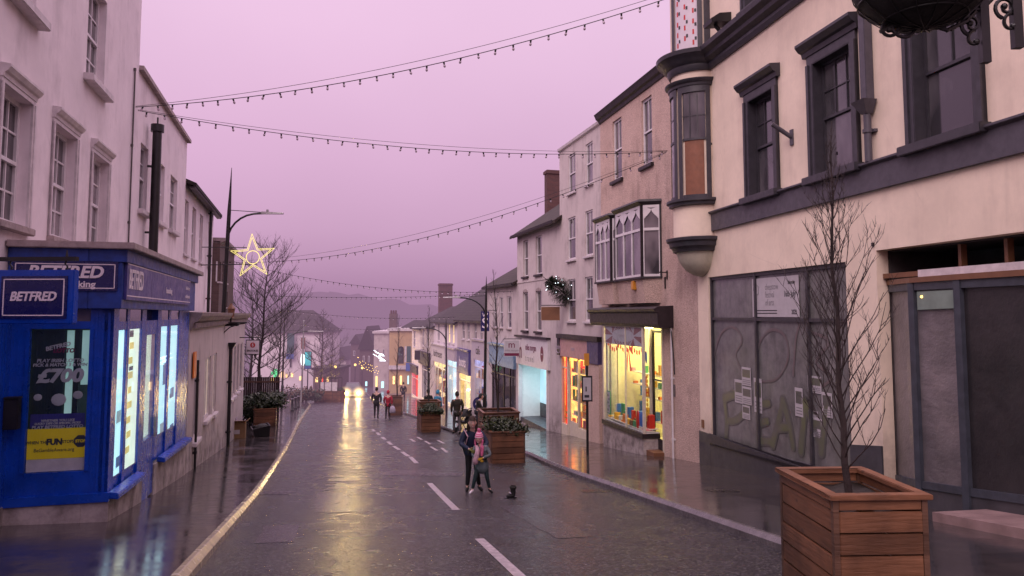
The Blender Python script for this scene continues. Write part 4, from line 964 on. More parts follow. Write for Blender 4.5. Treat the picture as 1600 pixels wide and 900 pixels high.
# ---- shopfront with whitewashed glass
FW_ = .07
cols = [R1.x(1322, 440), R1.x(1258, 500), R1.x(1177, 500), R1.x(1108, 500)]
ztr = (R1.hit(1112, 498)[1] + R1.hit(1310, 501)[1]) / 2
mb = MB(); y0, y1 = -.16, -.04
for x in (cols[0]+.035, cols[1], cols[2], cols[3]-.035):
    mb.hexa([(x-.035, y0, szf(x)), (x+.035, y0, szf(x)), (x+.035, y1, szf(x)), (x-.035, y1, szf(x))], [(x-.035, y0, sz1), (x+.035, y0, sz1), (x+.035, y1, sz1), (x-.035, y1, sz1)])
for i in range(3):
    a, c = cols[i]+.07 if i == 0 else cols[i]+.036, cols[i+1]-.07 if i == 2 else cols[i+1]-.036
    mb.box(a, c, y0+.01, y1-.01, ztr-.035, ztr+.035); mb.box(a, c, y0+.01, y1-.01, sz1-.08, sz1)
    mb.hexa([(a, y0, szf(a)), (c, y0, szf(c)), (c, y1-.01, szf(c)), (a, y1-.01, szf(a))], [(a, y0, szf(a)+.09), (c, y0, szf(c)+.09), (c, y1-.01, szf(c)+.09), (a, y1-.01, szf(a)+.09)])
sf = mb.build('shop_window_frame', T['char'], b)
for i in range(3):
    a, c = cols[i], cols[i+1]
    MB().quad((a, -.10, szf(a)), (c, -.10, szf(c)), (c, -.10, ztr), (a, -.10, ztr)).build('pane', T['whitewash'], sf)
    MB().quad((a, -.10, ztr), (c, -.10, ztr), (c, -.10, sz1), (a, -.10, sz1)).build('pane', T['whitewash'], sf)
mb = MB()                                                    # sloping plinth below the window and piers
def slope_box(mb, a, c, y0, y1, zt0, zt1, zlow): mb.hexa([(a, y0, zlow), (c, y0, zlow), (c, y1, zlow), (a, y1, zlow)], [(a, y0, zt0), (c, y0, zt1), (c, y1, zt1), (a, y1, zt0)])
slope_box(mb, s1[0], s1[1], -.2, .035, szf(s1[0])-.002, szf(s1[1])-.002, zb)
zpl = R1.hit(1093, 672)[1]; slope_box(mb, s1[1], xe+.02, .002, .035, zpl, zpl, zb)
zpr = R1.hit(1392, 700)[1]; slope_box(mb, e1[1], s1[0], .002, .035, zpr, zpr-.12, zb)
mb.build('plinth', T['plinth'], b, bevel=.006)
x = (s1[0]+s1[1])/2; mb = MB(); slope_box(mb, s1[0], s1[1], .036, .075, szf(s1[0])+.03, szf(s1[1])+.03, szf(s1[0])-.05); mb.build('sill', T['char'], sf)
x, z = R1.hit(1099, 662); MB().box(x-.06, x+.06, .003, .03, z-.10, z+.10).build('wall_plate', T['g_brn'], b)
# graffiti on the glass: loose sprayed strokes
YG = -.092
def stroke(mb, pts, w, y, taper=.75):
    P = [R1.hit(px, py, -.1) for px, py in pts]; Q = []
    for i in range(len(P)-1):                                # smooth the path
        p0, p1, p2, p3 = P[max(i-1, 0)], P[i], P[i+1], P[min(i+2, len(P)-1)]
        for t in (0, .2, .4, .6, .8): Q.append(tuple(.5*((2*p1[k]) + (p2[k]-p0[k])*t + (2*p0[k]-5*p1[k]+4*p2[k]-p3[k])*t*t + (3*p1[k]-p0[k]-3*p2[k]+p3[k])*t**3) for k in (0, 1)))
    Q.append(P[-1]); n = len(Q); b0 = len(mb.v)
    for i in range(n):
        a, c = Q[max(i-1, 0)], Q[min(i+1, n-1)]; d = Vector((c[0]-a[0], c[1]-a[1])).normalized(); r = w/2*(1-(1-taper)*i/n)
        mb.v += [Vector((Q[i][0]-d.y*r, y, Q[i][1]+d.x*r)), Vector((Q[i][0]+d.y*r, y, Q[i][1]-d.x*r))]
    mb.f += [(b0+2*i, b0+2*i+1, b0+2*i+3, b0+2*i+2) for i in range(n-1)]
    for q, r in ((Q[0], w/2), (Q[-1], w/2*taper)): mb.add([(q[0]+r*math.cos(k*PI/6), y+.0003, q[1]+r*math.sin(k*PI/6)) for k in range(12)], [tuple(range(12))])
letters = [[(1134, 700), (1136, 660), (1132, 622)], [(1132, 622), (1158, 615), (1168, 636), (1152, 656), (1136, 658)],
           [(1186, 688), (1186, 660), (1184, 632)], [(1184, 632), (1202, 630)], [(1186, 660), (1200, 658)], [(1187, 688), (1204, 690)],
           [(1208, 694), (1218, 655), (1224, 626)], [(1224, 626), (1234, 662), (1240, 698)], [(1214, 668), (1234, 668)],
           [(1252, 704), (1256, 664), (1258, 628)], [(1258, 628), (1272, 664), (1284, 700)], [(1284, 706), (1288, 664), (1292, 632)]]
for nm, w_, mt, y_ in (('graffiti', .25, 'gr_dark', YG+.001), ('graffiti', .16, 'gr_green', YG+.004)):
    mb = MB()
    for k, l_ in enumerate(letters): stroke(mb, l_, w_, y_ + k*.0004)
    mb.build(nm, T[mt], sf)
mb = MB()
for k, l_ in enumerate([[(1118, 600), (1116, 560), (1128, 520), (1148, 512), (1160, 532), (1150, 556), (1166, 590)], [(1182, 590), (1186, 540), (1204, 516), (1226, 524), (1232, 560), (1214, 592), (1190, 596)], [(1240, 586), (1244, 530), (1250, 508)], [(1270, 520), (1296, 534), (1276, 566), (1300, 590), (1272, 612)]]): stroke(mb, l_, .07, YG+.0015+k*.0003)
mb.build('graffiti', T['gr_red'], sf)
# festival poster in the top light
pa, pb_ = R1.x(1249, 460, -.09), R1.x(1176, 460, -.09); pz1, pz0 = R1.hit(1178, 436, -.09)[1], R1.hit(1178, 495, -.09)[1]
ps = thing('festival_poster', 'large white festival of arts poster in the top light of the whitewashed shop window', 'poster', R1.w((pa+pb_)/2, -.075, pz0), R1.rz, off=((pa+pb_)/2, -.075, pz0))
MB().box(pa, pb_, -.085, -.080, pz0, pz1).build('sheet', T['postersheet'], ps)
PW, PH = pb_-pa, pz1-pz0
mb = MB(); px_ = lambda u: pb_ - PW*u
for body, u, v, s, al, bo in (('chepstow', .30, .76, .17, 'LEFT', .0), ('festival', .30, .56, .17, 'LEFT', .0), ('of arts', .30, .36, .17, 'LEFT', .0)):
    put_text(mb, body, s*PH*1.35, (px_(u), -.078, pz0+PH*v), LEFT, UP, align=al, bold=bo, sx=.72, thick=.001)
mb.tube([(px_(.09), -.079, pz0+PH*.35), (px_(.09), -.079, pz0+PH*.8), (px_(.05), -.079, pz0+PH*.85), (px_(.03), -.079, pz0+PH*.7), (px_(.09), -.079, pz0+PH*.55), (px_(.15), -.079, pz0+PH*.6), (px_(.16), -.079, pz0+PH*.78), (px_(.11), -.079, pz0+PH*.83)], .009)
mb.build('lettering', T['grey_ink'], ps)
mb = MB()
for body, u, v, s in (('Saturday', .86, .84, .10), ('16th July', .82, .56, .17), ('2022', .90, .12, .13)):
    put_text(mb, body, s*PH*1.2, (px_(u), -.078, pz0+PH*v), LEFT, UP, bold=.003, sx=.75, thick=.001)
for k in range(2): mb.box(px_(.55), px_(.05), -.0795, -.078, pz0+PH*(.08+.07*k), pz0+PH*(.105+.07*k))
mb.build('lettering', T['ink'], ps)
# paper notices taped inside the glass
notes = [(1159, 573, 1173, 601, 'left edge of the middle mullion, topmost'), (1148, 592, 1160, 628, 'left'), (1160, 603, 1174, 630, 'x'), (1178, 590, 1190, 643, 'x'), (1160, 632, 1172, 653, 'x'), (1242, 605, 1254, 649, 'x'), (1262, 586, 1283, 612, 'x'), (1284, 612, 1300, 650, 'x'), (1263, 640, 1278, 650, 'x'), (1264, 650, 1284, 680, 'x')]
nl = ['small white notice highest in the cluster at the left mullion', 'tall white notice at the left end of the mullion cluster', 'square white notice in the middle of the mullion cluster', 'long white notice just right of the left mullion', 'small white notice lowest in the mullion cluster', 'tall white notice alone beside the second mullion', 'white notice with green picture behind the tree branches, upper', 'white notice right of the tree trunk on the whitewashed window', 'narrow white notice strip behind the planter tree', 'white notice with green print lowest behind the planter tree']
for k, (a, t, c, d, _) in enumerate(notes):
    xa_, z1_ = R1.hit(a, t, -.09); xb_, _z = R1.hit(c, t, -.09); z0_ = R1.hit(a, d, -.09)[1]
    o = thing('paper_notice', nl[k], 'notice', R1.w((xa_+xb_)/2, -.088, z0_), R1.rz, group='paper notices on the shop window', off=((xa_+xb_)/2, -.088, z0_))
    MB().box(xb_, xa_, -.087, -.084, z0_, z1_).build('sheet', T['postersheet'], o)
    h_ = z1_-z0_; mb = MB().box(xb_+.03, xa_-.03, -.0835, -.082, z0_+h_*.45, z1_-h_*.12); mb.build('picture', T['gr_dark' if k % 3 else 'gr_green'], o)
    mb = MB()
    for q in range(3): mb.box(xb_+.03, xa_-.04, -.0835, -.082, z0_+h_*(.08+.1*q), z0_+h_*(.12+.1*q))
    mb.build('text_lines', T['grey_ink'], o)
# ---- second shopfront: gutted fascia above a papered canted bay
zf1 = ez1; zbeam = R1.hit(1430, 428, .0)[1]
MB().box(e1[0], e1[1], -1.6, -1.5, zb, zf1).box(e1[0], e1[1], -1.5, -.23, zf1-.02, zf1-.005).box(e1[1]-.02, e1[1]-.004, -1.5, -.23, zb, zf1).build('dark_void', T['in_dark'], b)
mb = MB()
for px in (1503, 1576, 1640): x = R1.x(px, 395, -.3); mb.box(x-.03, x+.03, -.36, -.26, zbeam, zf1-.03)
mb.box(e1[0], e1[1]-.03, -.34, -.20, zbeam-.22, zbeam-.09)
mb.build('joist', T['g_brn'], b)
xbm = R1.x(1432, 420); MB().box(e1[0], xbm, -.16, -.02, zbeam-.05, zbeam+.06).build('white_beam', T['white_trim'], b); MB().box(xbm, e1[1]-.02, -.2, -.1, zbeam-.03, zbeam+.05).build('timber_beam', T['g_brn'], b)
A = (R1.x(1386, 600, -.35), -.35); Bp = (R1.x(1434, 600, .02), .02); Cc = (R1.x(1507, 600, .10), .10); Dd = (R1.x(1700, 600, .10), .10); Ee = (-3.6, -.3)
zt2 = zbeam - .14; zfl = pav_z(R1.Y(Bp[0])) - .05
seg = [A, Bp, Cc, Dd, Ee]
def zlow(x): return pav_z(R1.Y(x)) + .30
fr = MB()
for k, (x, y) in enumerate(seg):
    r = .065; fr.box(x-r, x+r, y-r, y+r, zlow(x)-.3, zt2)
for k in range(4):
    (a, ya), (c, yc) = seg[k], seg[k+1]
    n_ = Vector((-(yc-ya), c-a, 0)).normalized(); n_ = n_ if n_.y > 0 else -n_; n_ *= .05
    for (p0, p1, q0, q1) in ((zlow(a)-.02, zlow(a)+.09, zlow(c)-.02, zlow(c)+.09), (zt2-.12, zt2, zt2-.12, zt2)):
        fr.hexa([(a-n_.x, ya-n_.y, p0), (c-n_.x, yc-n_.y, q0), (c+n_.x, yc+n_.y, q0), (a+n_.x, ya+n_.y, p0)], [(a-n_.x, ya-n_.y, p1), (c-n_.x, yc-n_.y, q1), (c+n_.x, yc+n_.y, q1), (a+n_.x, ya+n_.y, p1)])
fr = fr.build('bay_frame', T['slateblue'], b, bevel=.004)
for k in range(4):
    (a, ya), (c, yc) = seg[k], seg[k+1]
    MB().quad((a, ya, zlow(a)), (c, yc, zlow(c)), (c, yc, zt2), (a, ya, zt2)).build('pane', T['paper' if k < 2 else 'paperdk'], fr)
mb = MB()
for k in range(4):
    (a, ya), (c, yc) = seg[k], seg[k+1]
    mb.hexa([(a, ya-.12, zb), (c, yc-.12, zb), (c, yc+.03, zb), (a, ya+.03, zb)], [(a, ya-.12, zlow(a)-.02), (c, yc-.12, zlow(c)-.02), (c, yc+.03, zlow(c)-.02), (a, ya+.03, zlow(a)-.02)])
mb.build('stall_riser', T['plinth'], fr)
(a, ya), (c, yc) = seg[1], seg[2]
MB().quad((a-(a-c)*.10, ya+.035, zt2-.42), (c+(a-c)*.08, yc+.035, zt2-.40), (c+(a-c)*.08, yc+.035, zt2-.14), (a-(a-c)*.10, ya+.035, zt2-.14)).build('clear_strip', T['clearstrip'], fr)
MB().ball((a-(a-c)*.22, ya+.05, zt2-.22), .022, n=8, m=6).build('lamp', T['xmas'], fr)
MB().add([(p[0], p[1]+.08, zt2) for p in seg] + [(p[0], p[1]+.08, zt2+.08) for p in seg], [(0, 1, 2, 3, 4), (5, 6, 7, 8, 9)] + [(i, i+1, i+6, i+5) for i in range(4)]).build('bay_top', T['g_brn'], fr)
# forecourt slab in front of it
fa, fb = R1.x(1462, 805, .9), -5
mb = MB(); n = 10
for i in range(n):
    a, c = fa + (fb-fa)*i/n, fa + (fb-fa)*(i+1)/n; za, zc_ = pav_z(R1.Y(a, .5)), pav_z(R1.Y(c, .5))
    mb.hexa([(a, .04, za-.3), (c, .04, zc_-.3), (c, .95, zc_-.3), (a, .95, za-.3)], [(a, .04, za+.13), (c, .04, zc_+.13), (c, .95, zc_+.13), (a, .95, za+.13)])
o = mb.build('pavement_step', T['pinkslab']); 
for v in o.data.vertices: p = R1.w(v.co.x, v.co.y, v.co.z); v.co = p
tag(o, kind='structure')

# ---- pebbledash building with twin oriel
zb = road_z(28) - .4
b = R2.thing('pebbledash_building', 'brown pebbledash building with twin black and white oriel bay and a cream lit shop', 'building', 0, zb)
ztp = (R2.hit(930, 197)[1] + R2.hit(1036, 103)[1]) / 2
xl_ = R2.len
ow = [R2.rect(957, 971, 192, 285), R2.rect(1002, 1018, 158, 262)]
ow = [(a, c, (ow[0][2]+ow[1][2])/2, (ow[0][3]+ow[1][3])/2) for a, c, _, _ in ow]
shop = (R2.x(1037, 600), R2.x(944, 600)); shz0, shz1 = R2.hit(1036, 712)[1], R2.hit(1000, 512)[1]
wall(b, -.35, xl_, zb, ztp, ow + [(shop[0], shop[1], zb, shz1)], T['pebble'], depth=9)
for w in ow: window(b, w, nx=2, top=1, bot=1, rec=.12, sill=('black_wood', .12, .10, .12), fw=.07)
MB().profx([(-.002, ztp-.22), (.05, ztp-.2), (.08, ztp-.1), (.16, ztp-.06), (.2, ztp+.04), (.24, ztp+.12), (-.002, ztp+.16)], -.3, xl_+.02).build('cornice', T['black_wood'], b)
# oriel bays
def oriel(pl, pr, ptop, pbot, proj=.50):
    xa_, xb_ = sorted((R2.x(pr, 400, proj), R2.x(pl, 400, proj))); zt_, zb_o = R2.hit(pr, ptop, proj)[1], R2.hit(pr, pbot, proj)[1]
    return xa_, xb_, zt_, zb_o
def canted(xa_, xb_, zt_, z0_, proj, ct=.32, base=.7):
    pts = [(xa_-ct, 0), (xa_, proj), (xb_, proj), (xb_+ct, 0)]
    fr = MB(); wh = MB(); gl = MB(); zt_ -= .16; zm = z0_ + (zt_-z0_)*.66
    for (a, ya), (c, yc), n in ((pts[0], pts[1], 1), (pts[1], pts[2], 3), (pts[2], pts[3], 1)):
        d = Vector((c-a, yc-ya, 0)); L = d.length; d.normalize(); nn = Vector((-d.y, d.x, 0))
        def P(s, o, z): return Vector((a, ya, z)) + d*s + nn*o + Vector((0, 0, 0))
        def bar(s0, s1, z0b, z1b, o0=-.03, o1=.02, mb=wh): mb.hexa([P(s0, o0, z0b), P(s1, o0, z0b), P(s1, o1, z0b), P(s0, o1, z0b)], [P(s0, o0, z1b), P(s1, o0, z1b), P(s1, o1, z1b), P(s0, o1, z1b)])
        bar(0, .05, z0_, zt_, -.05, .035, fr) if n != 3 else (bar(0, .045, z0_, zt_, -.05, .035, fr), bar(L-.045, L, z0_, zt_, -.05, .035, fr))
        e0, e1_ = .05, L-.05
        bar(e0, e1_, zm-.04, zm+.04, -.03, .028); bar(e0, e1_, z0_, z0_+.07); bar(e0, e1_, zt_-.08, zt_)
        for k in range(n+1):
            s = e0 + (e1_-e0)*k/n; bar(max(e0, s-.028), min(e1_, s+.028), z0_, zt_, -.03, .024)
        for k in range(n):                                   # pointed arch heads
            s0, s1 = e0+(e1_-e0)*k/n+.026, e0+(e1_-e0)*(k+1)/n-.026; sm = (s0+s1)/2; za, zp = zt_-.42, zt_-.12
            for side in (0, 1):
                pr_ = [(s0 if side == 0 else s1, za)] + [((s0+(sm-s0)*math.sin(t*PI/2)**1.3) if side == 0 else (s1-(s1-sm)*math.sin(t*PI/2)**1.3), za+(zp-za)*(t)) for t in (.25, .5, .75, 1)] + [(s0 if side == 0 else s1, zp+.06)]
                wh.prism(pr_, lambda p: P(p[0], .006, p[1]), lambda p: P(p[0], .018, p[1]))
        gl.quad(P(e0, -.012, z0_), P(e1_, -.012, z0_), P(e1_, -.012, zt_), P(e0, -.012, zt_))
    o = fr.build('oriel_frame', T['black_wood'], b); wh.build('sash', T['white_paint'], o); gl.build('pane', T['pane'], o)
    cap = lambda g, z: [(xa_-ct-g*.5, 0, z), (xa_-g*.4, proj+g, z), (xb_+g*.4, proj+g, z), (xb_+ct+g*.5, 0, z)]
    MB().hexa(cap(.03, zt_), cap(.12, zt_+.10)).hexa(cap(.14, zt_+.101), cap(.10, zt_+.17)).build('oriel_roof', T['black_wood'], o)
    MB().hexa(cap(.06, z0_-.06), cap(.06, z0_-.001)).build('oriel_sill', T['black_wood'], o)
    MB().hexa([(xa_-ct*.6, 0, z0_-.06-base), (xa_+.04, proj-.1, z0_-.06-base), (xb_-.04, proj-.1, z0_-.06-base), (xb_+ct*.6, 0, z0_-.06-base)], cap(-.02, z0_-.061)).build('oriel_apron', T['pebble'], o)
xa_, xb_, zt_, z0_ = oriel(962, 1003, 312, 432); canted(xa_, xb_, zt_, z0_, .5, .30, .72)
xc_, xd_, zt2_, z02 = oriel(931, 955, 335, 436); canted(max(xc_, xb_+.42), xd_, zt_-.06, z0_, .5, .26, .72)
# alarm box, bracket, cables
x, z = R2.hit(990, 446, .5); MB().box(x-.10, x+.10, .42, .55, z-.14, z+.14).build('alarm_box', T['amberbox'], b, bevel=.02)
x, z = R2.hit(1043, 428); MB().box(x-.03, x+.03, 0.001, .28, z+.03, z+.06).box(x-.02, x+.02, .0, .03, z-.16, z+.10).box(x+.12, x+.17, .001, .03, z-.42, z-.08).build('wall_bracket', T['black'], b)
# shopfront
proj = .42
p0 = (R2.x(943, 600, proj), proj); p1 = (R2.x(1004, 600, proj), proj); p2 = (R2.x(1014, 600, .05), .0)
fz0, fz1 = R2.hit(1000, 511, proj)[1], R2.hit(1000, 479, proj)[1]
xfa, xfb = R2.x(1037, 490, .3), R2.x(929, 490, .3)
f = MB().profx([(0, fz0), (proj+.02, fz0), (proj+.06, fz0+.1), (proj+.07, fz0+.42), (proj+.15, fz0+.46), (proj+.17, fz0+.54), (proj+.06, fz0+.60), (0, fz0+.63)], xfa, xfb)
f.build('fascia', T['black_wood'], b, bevel=.006)
def zs(x): return pav_z(R2.Y(x))
zr0, zr1 = R2.hit(943, 655, proj)[1], R2.hit(1003, 677, proj)[1]
zsl_ = lambda x: zr0 + (zr1-zr0)*(x-p0[0])/(p1[0]-p0[0])
xd0, xd1 = shop[0]+.08, p2[0]
fr = MB()
def post(x, y, w, z0p, z1p, mb): mb.box(x-w/2, x+w/2, y-w/2, y+w/2, z0p, z1p)
xm = (p0[0]*.42+p1[0]*.58)
for x in (p0[0], xm, p1[0]): post(x, proj-.04, .08 if x != xm else .05, zsl_(x), fz0, fr)
fr.box(p1[0], p0[0], proj-.07, proj-.01, fz0-.02, fz0+.0)
post(p2[0], -.02, .08, zr1-.02, fz0, fr)
fr.box(shop[0], shop[0]+.09, -.1, .02, zb, shz1); fr.box(p0[0]+.04, p0[0]+.42, -.1, .12, zb, shz1); fr.box(p0[0]+.16, p0[0]+.42, .12, .17, zb, shz1)
fr = fr.build('shopfront_frame', T['cream_paint'], b)
MB().quad((p0[0], proj-.04, zsl_(p0[0])), (p1[0], proj-.04, zr1), (p1[0], proj-.04, fz0), (p0[0], proj-.04, fz0)).build('pane', T['glass'], fr)
MB().quad((p1[0], proj-.04, zr1), (p2[0], -.02, zr1), (p2[0], -.02, fz0), (p1[0], proj-.04, fz0)).build('pane', T['glass'], fr)
MB().quad((p0[0], proj-.04, zsl_(p0[0])), (p0[0], -.02, zsl_(p0[0])), (p0[0], -.02, fz0), (p0[0], proj-.04, fz0)).build('pane', T['glass'], fr)
zlo = zb
MB().hexa([(p1[0]-.02, -.1, zlo), (p0[0]+.06, -.1, zlo), (p0[0]+.06, proj, zlo), (p1[0]-.02, proj, zlo)], [(p1[0]-.02, -.1, zr1-.14), (p0[0]+.06, -.1, zr0-.14), (p0[0]+.06, proj, zr0-.14), (p1[0]-.02, proj, zr1-.14)]).build('stall_riser', T['white_wall2'], fr)
MB().hexa([(p1[0]-.05, -.1, zr1-.138), (p0[0]+.08, -.1, zr0-.138), (p0[0]+.08, proj+.05, zr0-.138), (p1[0]-.05, proj+.05, zr1-.138)], [(p1[0]-.05, -.1, zr1), (p0[0]+.08, -.1, zr0), (p0[0]+.08, proj+.05, zr0), (p1[0]-.05, proj+.05, zr1)]).build('sill', T['black_wood'], fr)
# glazed door, set at the angled return, with dark frame
zd0 = pav_z(R2.Y(xd0))+.12; mb = MB()
mb.box(xd0, xd0+.07, -.10, -.04, zd0, fz0-.1).box(xd1-.11, xd1-.045, -.10, -.04, zd0, fz0-.1).box(xd0, xd1-.045, -.10, -.04, zd0, zd0+.3).box(xd0, xd1-.045, -.10, -.04, fz0-.17, fz0-.1).box(xd0, xd1-.045, -.10, -.04, (zd0+fz0)/2+.2, (zd0+fz0)/2+.24)
d = mb.build('door', T['black_wood'], b); MB().box(xd0+.05, xd1-.09, -.085, -.075, zd0+.28, fz0-.15).build('pane', T['glass'], d)
MB().box(shop[0], p1[0]-.03, -.1, proj*.8, zb, zd0-.005).build('step', T['g_brn'], b)
room(b, shop[0]+.06, p0[0]+.02, zd0-.25, fz0+.35, 'in_cream', E['cream'], depth=3.0, y=-.12)
MB().hexa([(p1[0]-.02, -.1, zr1-.02), (p0[0]+.02, -.1, zr0-.02), (p0[0]+.02, proj-.06, zr0-.02), (p1[0]-.02, proj-.06, zr1-.02)], [(p1[0]-.02, -.1, zr1+.02), (p0[0]+.02, -.1, zr0+.02), (p0[0]+.02, proj-.06, zr0+.02), (p1[0]-.02, proj-.06, zr1+.02)]).build('display_shelf', T['white_paint'], fr)
# back screen of the window display, bunting, starburst panel, toys
goods(b, p1[0]+.05, p0[0]-.1, zr1+.12, zr1+.72, .20, 1, ('g_org', 'g_brn', 'g_wht', 'g_grn', 'g_blu', 'g_red'), 5, .9)
goods(b, p1[0]-.1, p0[0]-.1, zr1+.05, zr1+1.5, -.8, 2, ('g_org', 'g_yel', 'g_wht', 'g_grn', 'g_blu', 'g_red'), 6, .6)
goods(b, p1[0]+.05, p0[0]-.15, zr1+.06, zr1+.42, .33, 1, ('g_yel', 'g_pnk', 'g_wht', 'g_grn', 'g_org', 'g_brn'), 15, .95)
goods(b, p1[0]-.1, p0[0]-.2, zr1+1.2, zr1+2.0, -.5, 2, ('g_org', 'g_yel', 'g_wht', 'g_grn', 'g_pnk', 'g_red'), 16, .45)
goods(b, shop[0]+.1, p2[0]+.2, zd0+.05, zd0+2.0, -.9, 4, ('g_blu', 'g_yel', 'g_wht', 'g_grn', 'g_blu', 'g_red'), 9, .9)
MB().box(p1[0]+.1, p0[0]-.1, .02, .28, fz0-.03, fz0-.012).build('ceiling_light', E['cream'], b)  # added strip of light over the display, put in to brighten it
mb = MB(); n = 16
for i in range(n):
    t = i/n; x = p0[0]-.12 + (p1[0]-p0[0]+.3)*t; z = fz0 - .66 - .18*abs(math.sin(t*PI*3)); mb.quad((x, .30, z), (x-.12, .30, z-.03), (x-.12, .30, z+.10), (x, .30, z+.13))
for s in (-1, 1): mb.add([(xm-.06, .305, fz0-.72), (xm-.06+s*.36, .305, fz0-.58), (xm-.06+s*.36, .305, fz0-.88)], [(0, 1, 2)]); mb.quad((xm-.06, .31, fz0-.75), (xm-.06+s*.06, .31, fz0-.75), (xm-.06+s*.24, .31, fz0-1.4), (xm-.06+s*.12, .31, fz0-1.4))
mb.build('ribbon_garland', T['ribbon'], b)
mb = MB(); xs_, zs_ = (p0[0]+p1[0])/2, fz0-.30; hw, hh = (p0[0]-p1[0])/2-.06, .30; idx = []
sp = MB().box(xs_-hw, xs_+hw, proj-.055, proj-.05, zs_-hh, zs_+hh).build('sign_panel', T['postersheet'], fr)
k = 22
for i in range(k):
    a0, a1 = 2*PI*i/k, 2*PI*(i+.5)/k
    def edge(a):
        c, s_ = math.cos(a), math.sin(a); t = min(hw/abs(c) if abs(c) > 1e-6 else 9, hh/abs(s_) if abs(s_) > 1e-6 else 9); return (xs_+c*t, proj-.0485, zs_+s_*t)
    q = lambda a: (xs_+hw*.58*math.cos(a), proj-.0485, zs_+hh*.68*math.sin(a)); mb.quad(q(a0), edge(a0), edge(a1), q(a1))
mb.build('starburst_ray', T['maroonray'], sp)
put_text(MB(), 'the toy box', .13, (xs_, proj-.046, zs_), LEFT, UP, thick=.001).build('lettering', T['faintink'], sp)
x = p0[0]-.22; z = zr0+.10
MB().box(x-.16, x+.16, proj-.12, proj-.10, z+.12, z+.88).build('picture_frame', T['g_grn'], b); MB().box(x-.13, x+.13, proj-.0995, proj-.095, z+.15, z+.85).build('picture', T['postersheet'], b)
mb = MB()
for i in range(5): mb.ball((x+.05*(-1)**i, proj-.094, z+.25+.12*i), .04, .004, .045, 8, 5)
mb.build('printed_figure', T['ink'], b)
mb = MB(); rnd = random.Random(3); idx = []
x = p1[0]+.35
mb.ball((x+.12, .28, zr1+.34), .20, .03, .24, 14, 8); mb.build('toy_shield', T['g_blu'], b); MB().ball((x+.34, .30, zr1+.30), .12, .05, .30, 12, 8).build('toy_rocket', T['g_red'], b)
for i, (m_, dz) in enumerate((('g_blu', 1.55), ('g_grn', 1.35), ('g_red', 2.2), ('g_pnk', 2.9))):
    MB().ball((p2[0]-.3-.12*(i % 2), -.35, zr1+dz-.45), .11, n=12, m=8).build('hanging_ball', T[m_], b)
mb = MB()
for i in range(9): mb.ball((p1[0]+.13, .22, zr1+.55+i*.14), .03, .03, .06, 6, 5)
mb.build('bead_string', T['g_yel'], b)
MB().ball((p1[0]+.2, .25, fz0-.85), .05, .02, .17, 8, 6).build('toy_feather', T['g_org'], b); MB().ball((p1[0]+.10, .25, fz0-.9), .05, .02, .2, 8, 6).build('toy_feather', T['g_blu'], b)
for x, y in ((p0[0]+.13, .20), (xfa+.06, .05)): pipe(b, x, zs(x), fz0, y=y, r=.03, mat='white_paint')
MB().tube([(xfa+.4, .03, fz0+.1), (xfa+.05, .06, fz0-.05), (xfa-.08, .05, fz0-.9), (xfa-.10, .05, fz0-1.3)], .018).tube([(p0[0]+.2, .24, fz0+.2), (p0[0]+.05, .25, fz0-.15), (p0[0]+.20, .22, fz0-.5), (p0[0]+.22, .20, fz0-1.2)], .02).build('cable', T['black'], b)
x, z = R2.hit(1053, 610); MB().box(x-.1, x+.1, .001, .012, z-.17, z+.17).build('faded_notice', T['gr_red'], b)

# ---- white three storey building
def three(F, px): return F.x(px, 520)
zb = road_z(34) - .4; b = R3.thing('white_building', 'tall white three storey building with plain sash windows above the amber lit shop', 'building', 0, zb)
ztp = (R3.hit(876, 236)[1] + R3.hit(928, 197)[1]) / 2
xl_ = R3.len
rows = [[(888, 899, 243, 304), (915, 926, 228, 290)], [(887, 899, 342, 406), (914, 926, 331, 402)], [(887, 899, 437, 504), (914, 926, 433, 499)]]
ops = []
for row in rows:
    rr = [R3.rect(*q) for q in row]; z0m = sum(r[2] for r in rr)/2; z1m = sum(r[3] for r in rr)/2; ops += [(r[0], r[1], z0m, z1m) for r in rr]
shz1 = R3.hit(885, 556)[1]; sx0, sx1 = R3.x(923, 600), R3.x(864, 600)
sx1 = min(sx1, xl_ - .05)
zsh = pav_z(R3.Y(sx0)) - .3
wall(b, 0, xl_, zb, ztp, ops + [(sx0, sx1, zsh, shz1)], T['white_wall2'], depth=8)
for w in ops: window(b, w, nx=2, top=1, bot=1, rec=.10, sill=('white_trim', .08, .10, .09), fw=.06)
MB().profx([(-.002, ztp-.1), (.08, ztp-.04), (.1, ztp+.06), (-.002, ztp+.1)], 0, xl_).build('cornice', T['white_trim'], b)
fz = R3.hit(890, 530)[1]
MB().box(.02, xl_-.0, 0.002, .20, fz+.02, fz+.20).build('shop_roof', T['black_wood'], b)
xs_ = R3.x(879, 540)
MB().box(R3.x(922, 540), xs_-.01, .002, .12, shz1-.02, fz+.015).build('fascia', T['pinkfascia'], b)
sg = MB().box(xs_, xl_+.05, .002, .14, shz1+.0, fz+.015).build('sign_panel', T['black_wood'], b)
put_text(MB(), 'Jenny', .30, ((xs_+xl_)/2, .145, (shz1+fz)/2), LEFT, UP, thick=.002).tube([((xs_+xl_)/2+.25, .145, (shz1+fz)/2-.2), ((xs_+xl_)/2, .145, (shz1+fz)/2-.27), ((xs_+xl_)/2-.25, .145, (shz1+fz)/2-.2)], .015).build('lettering', T['letterdim'], sg)
put_text(MB(), 'toys', .26, ((xs_+R3.x(922, 540))/2, .125, (shz1+fz)/2), LEFT, UP, thick=.002).build('lettering', T['letterdim'], b)
MB().box(0.03, R3.x(923, 540)-.01, .002, .16, shz1-.1, fz+.01).build('pilaster', T['purple'], b)
MB().box(0.03, R3.x(923, 600)-.01, .002, .12, zsh, shz1-.101).build('pilaster', T['pebble'], b)
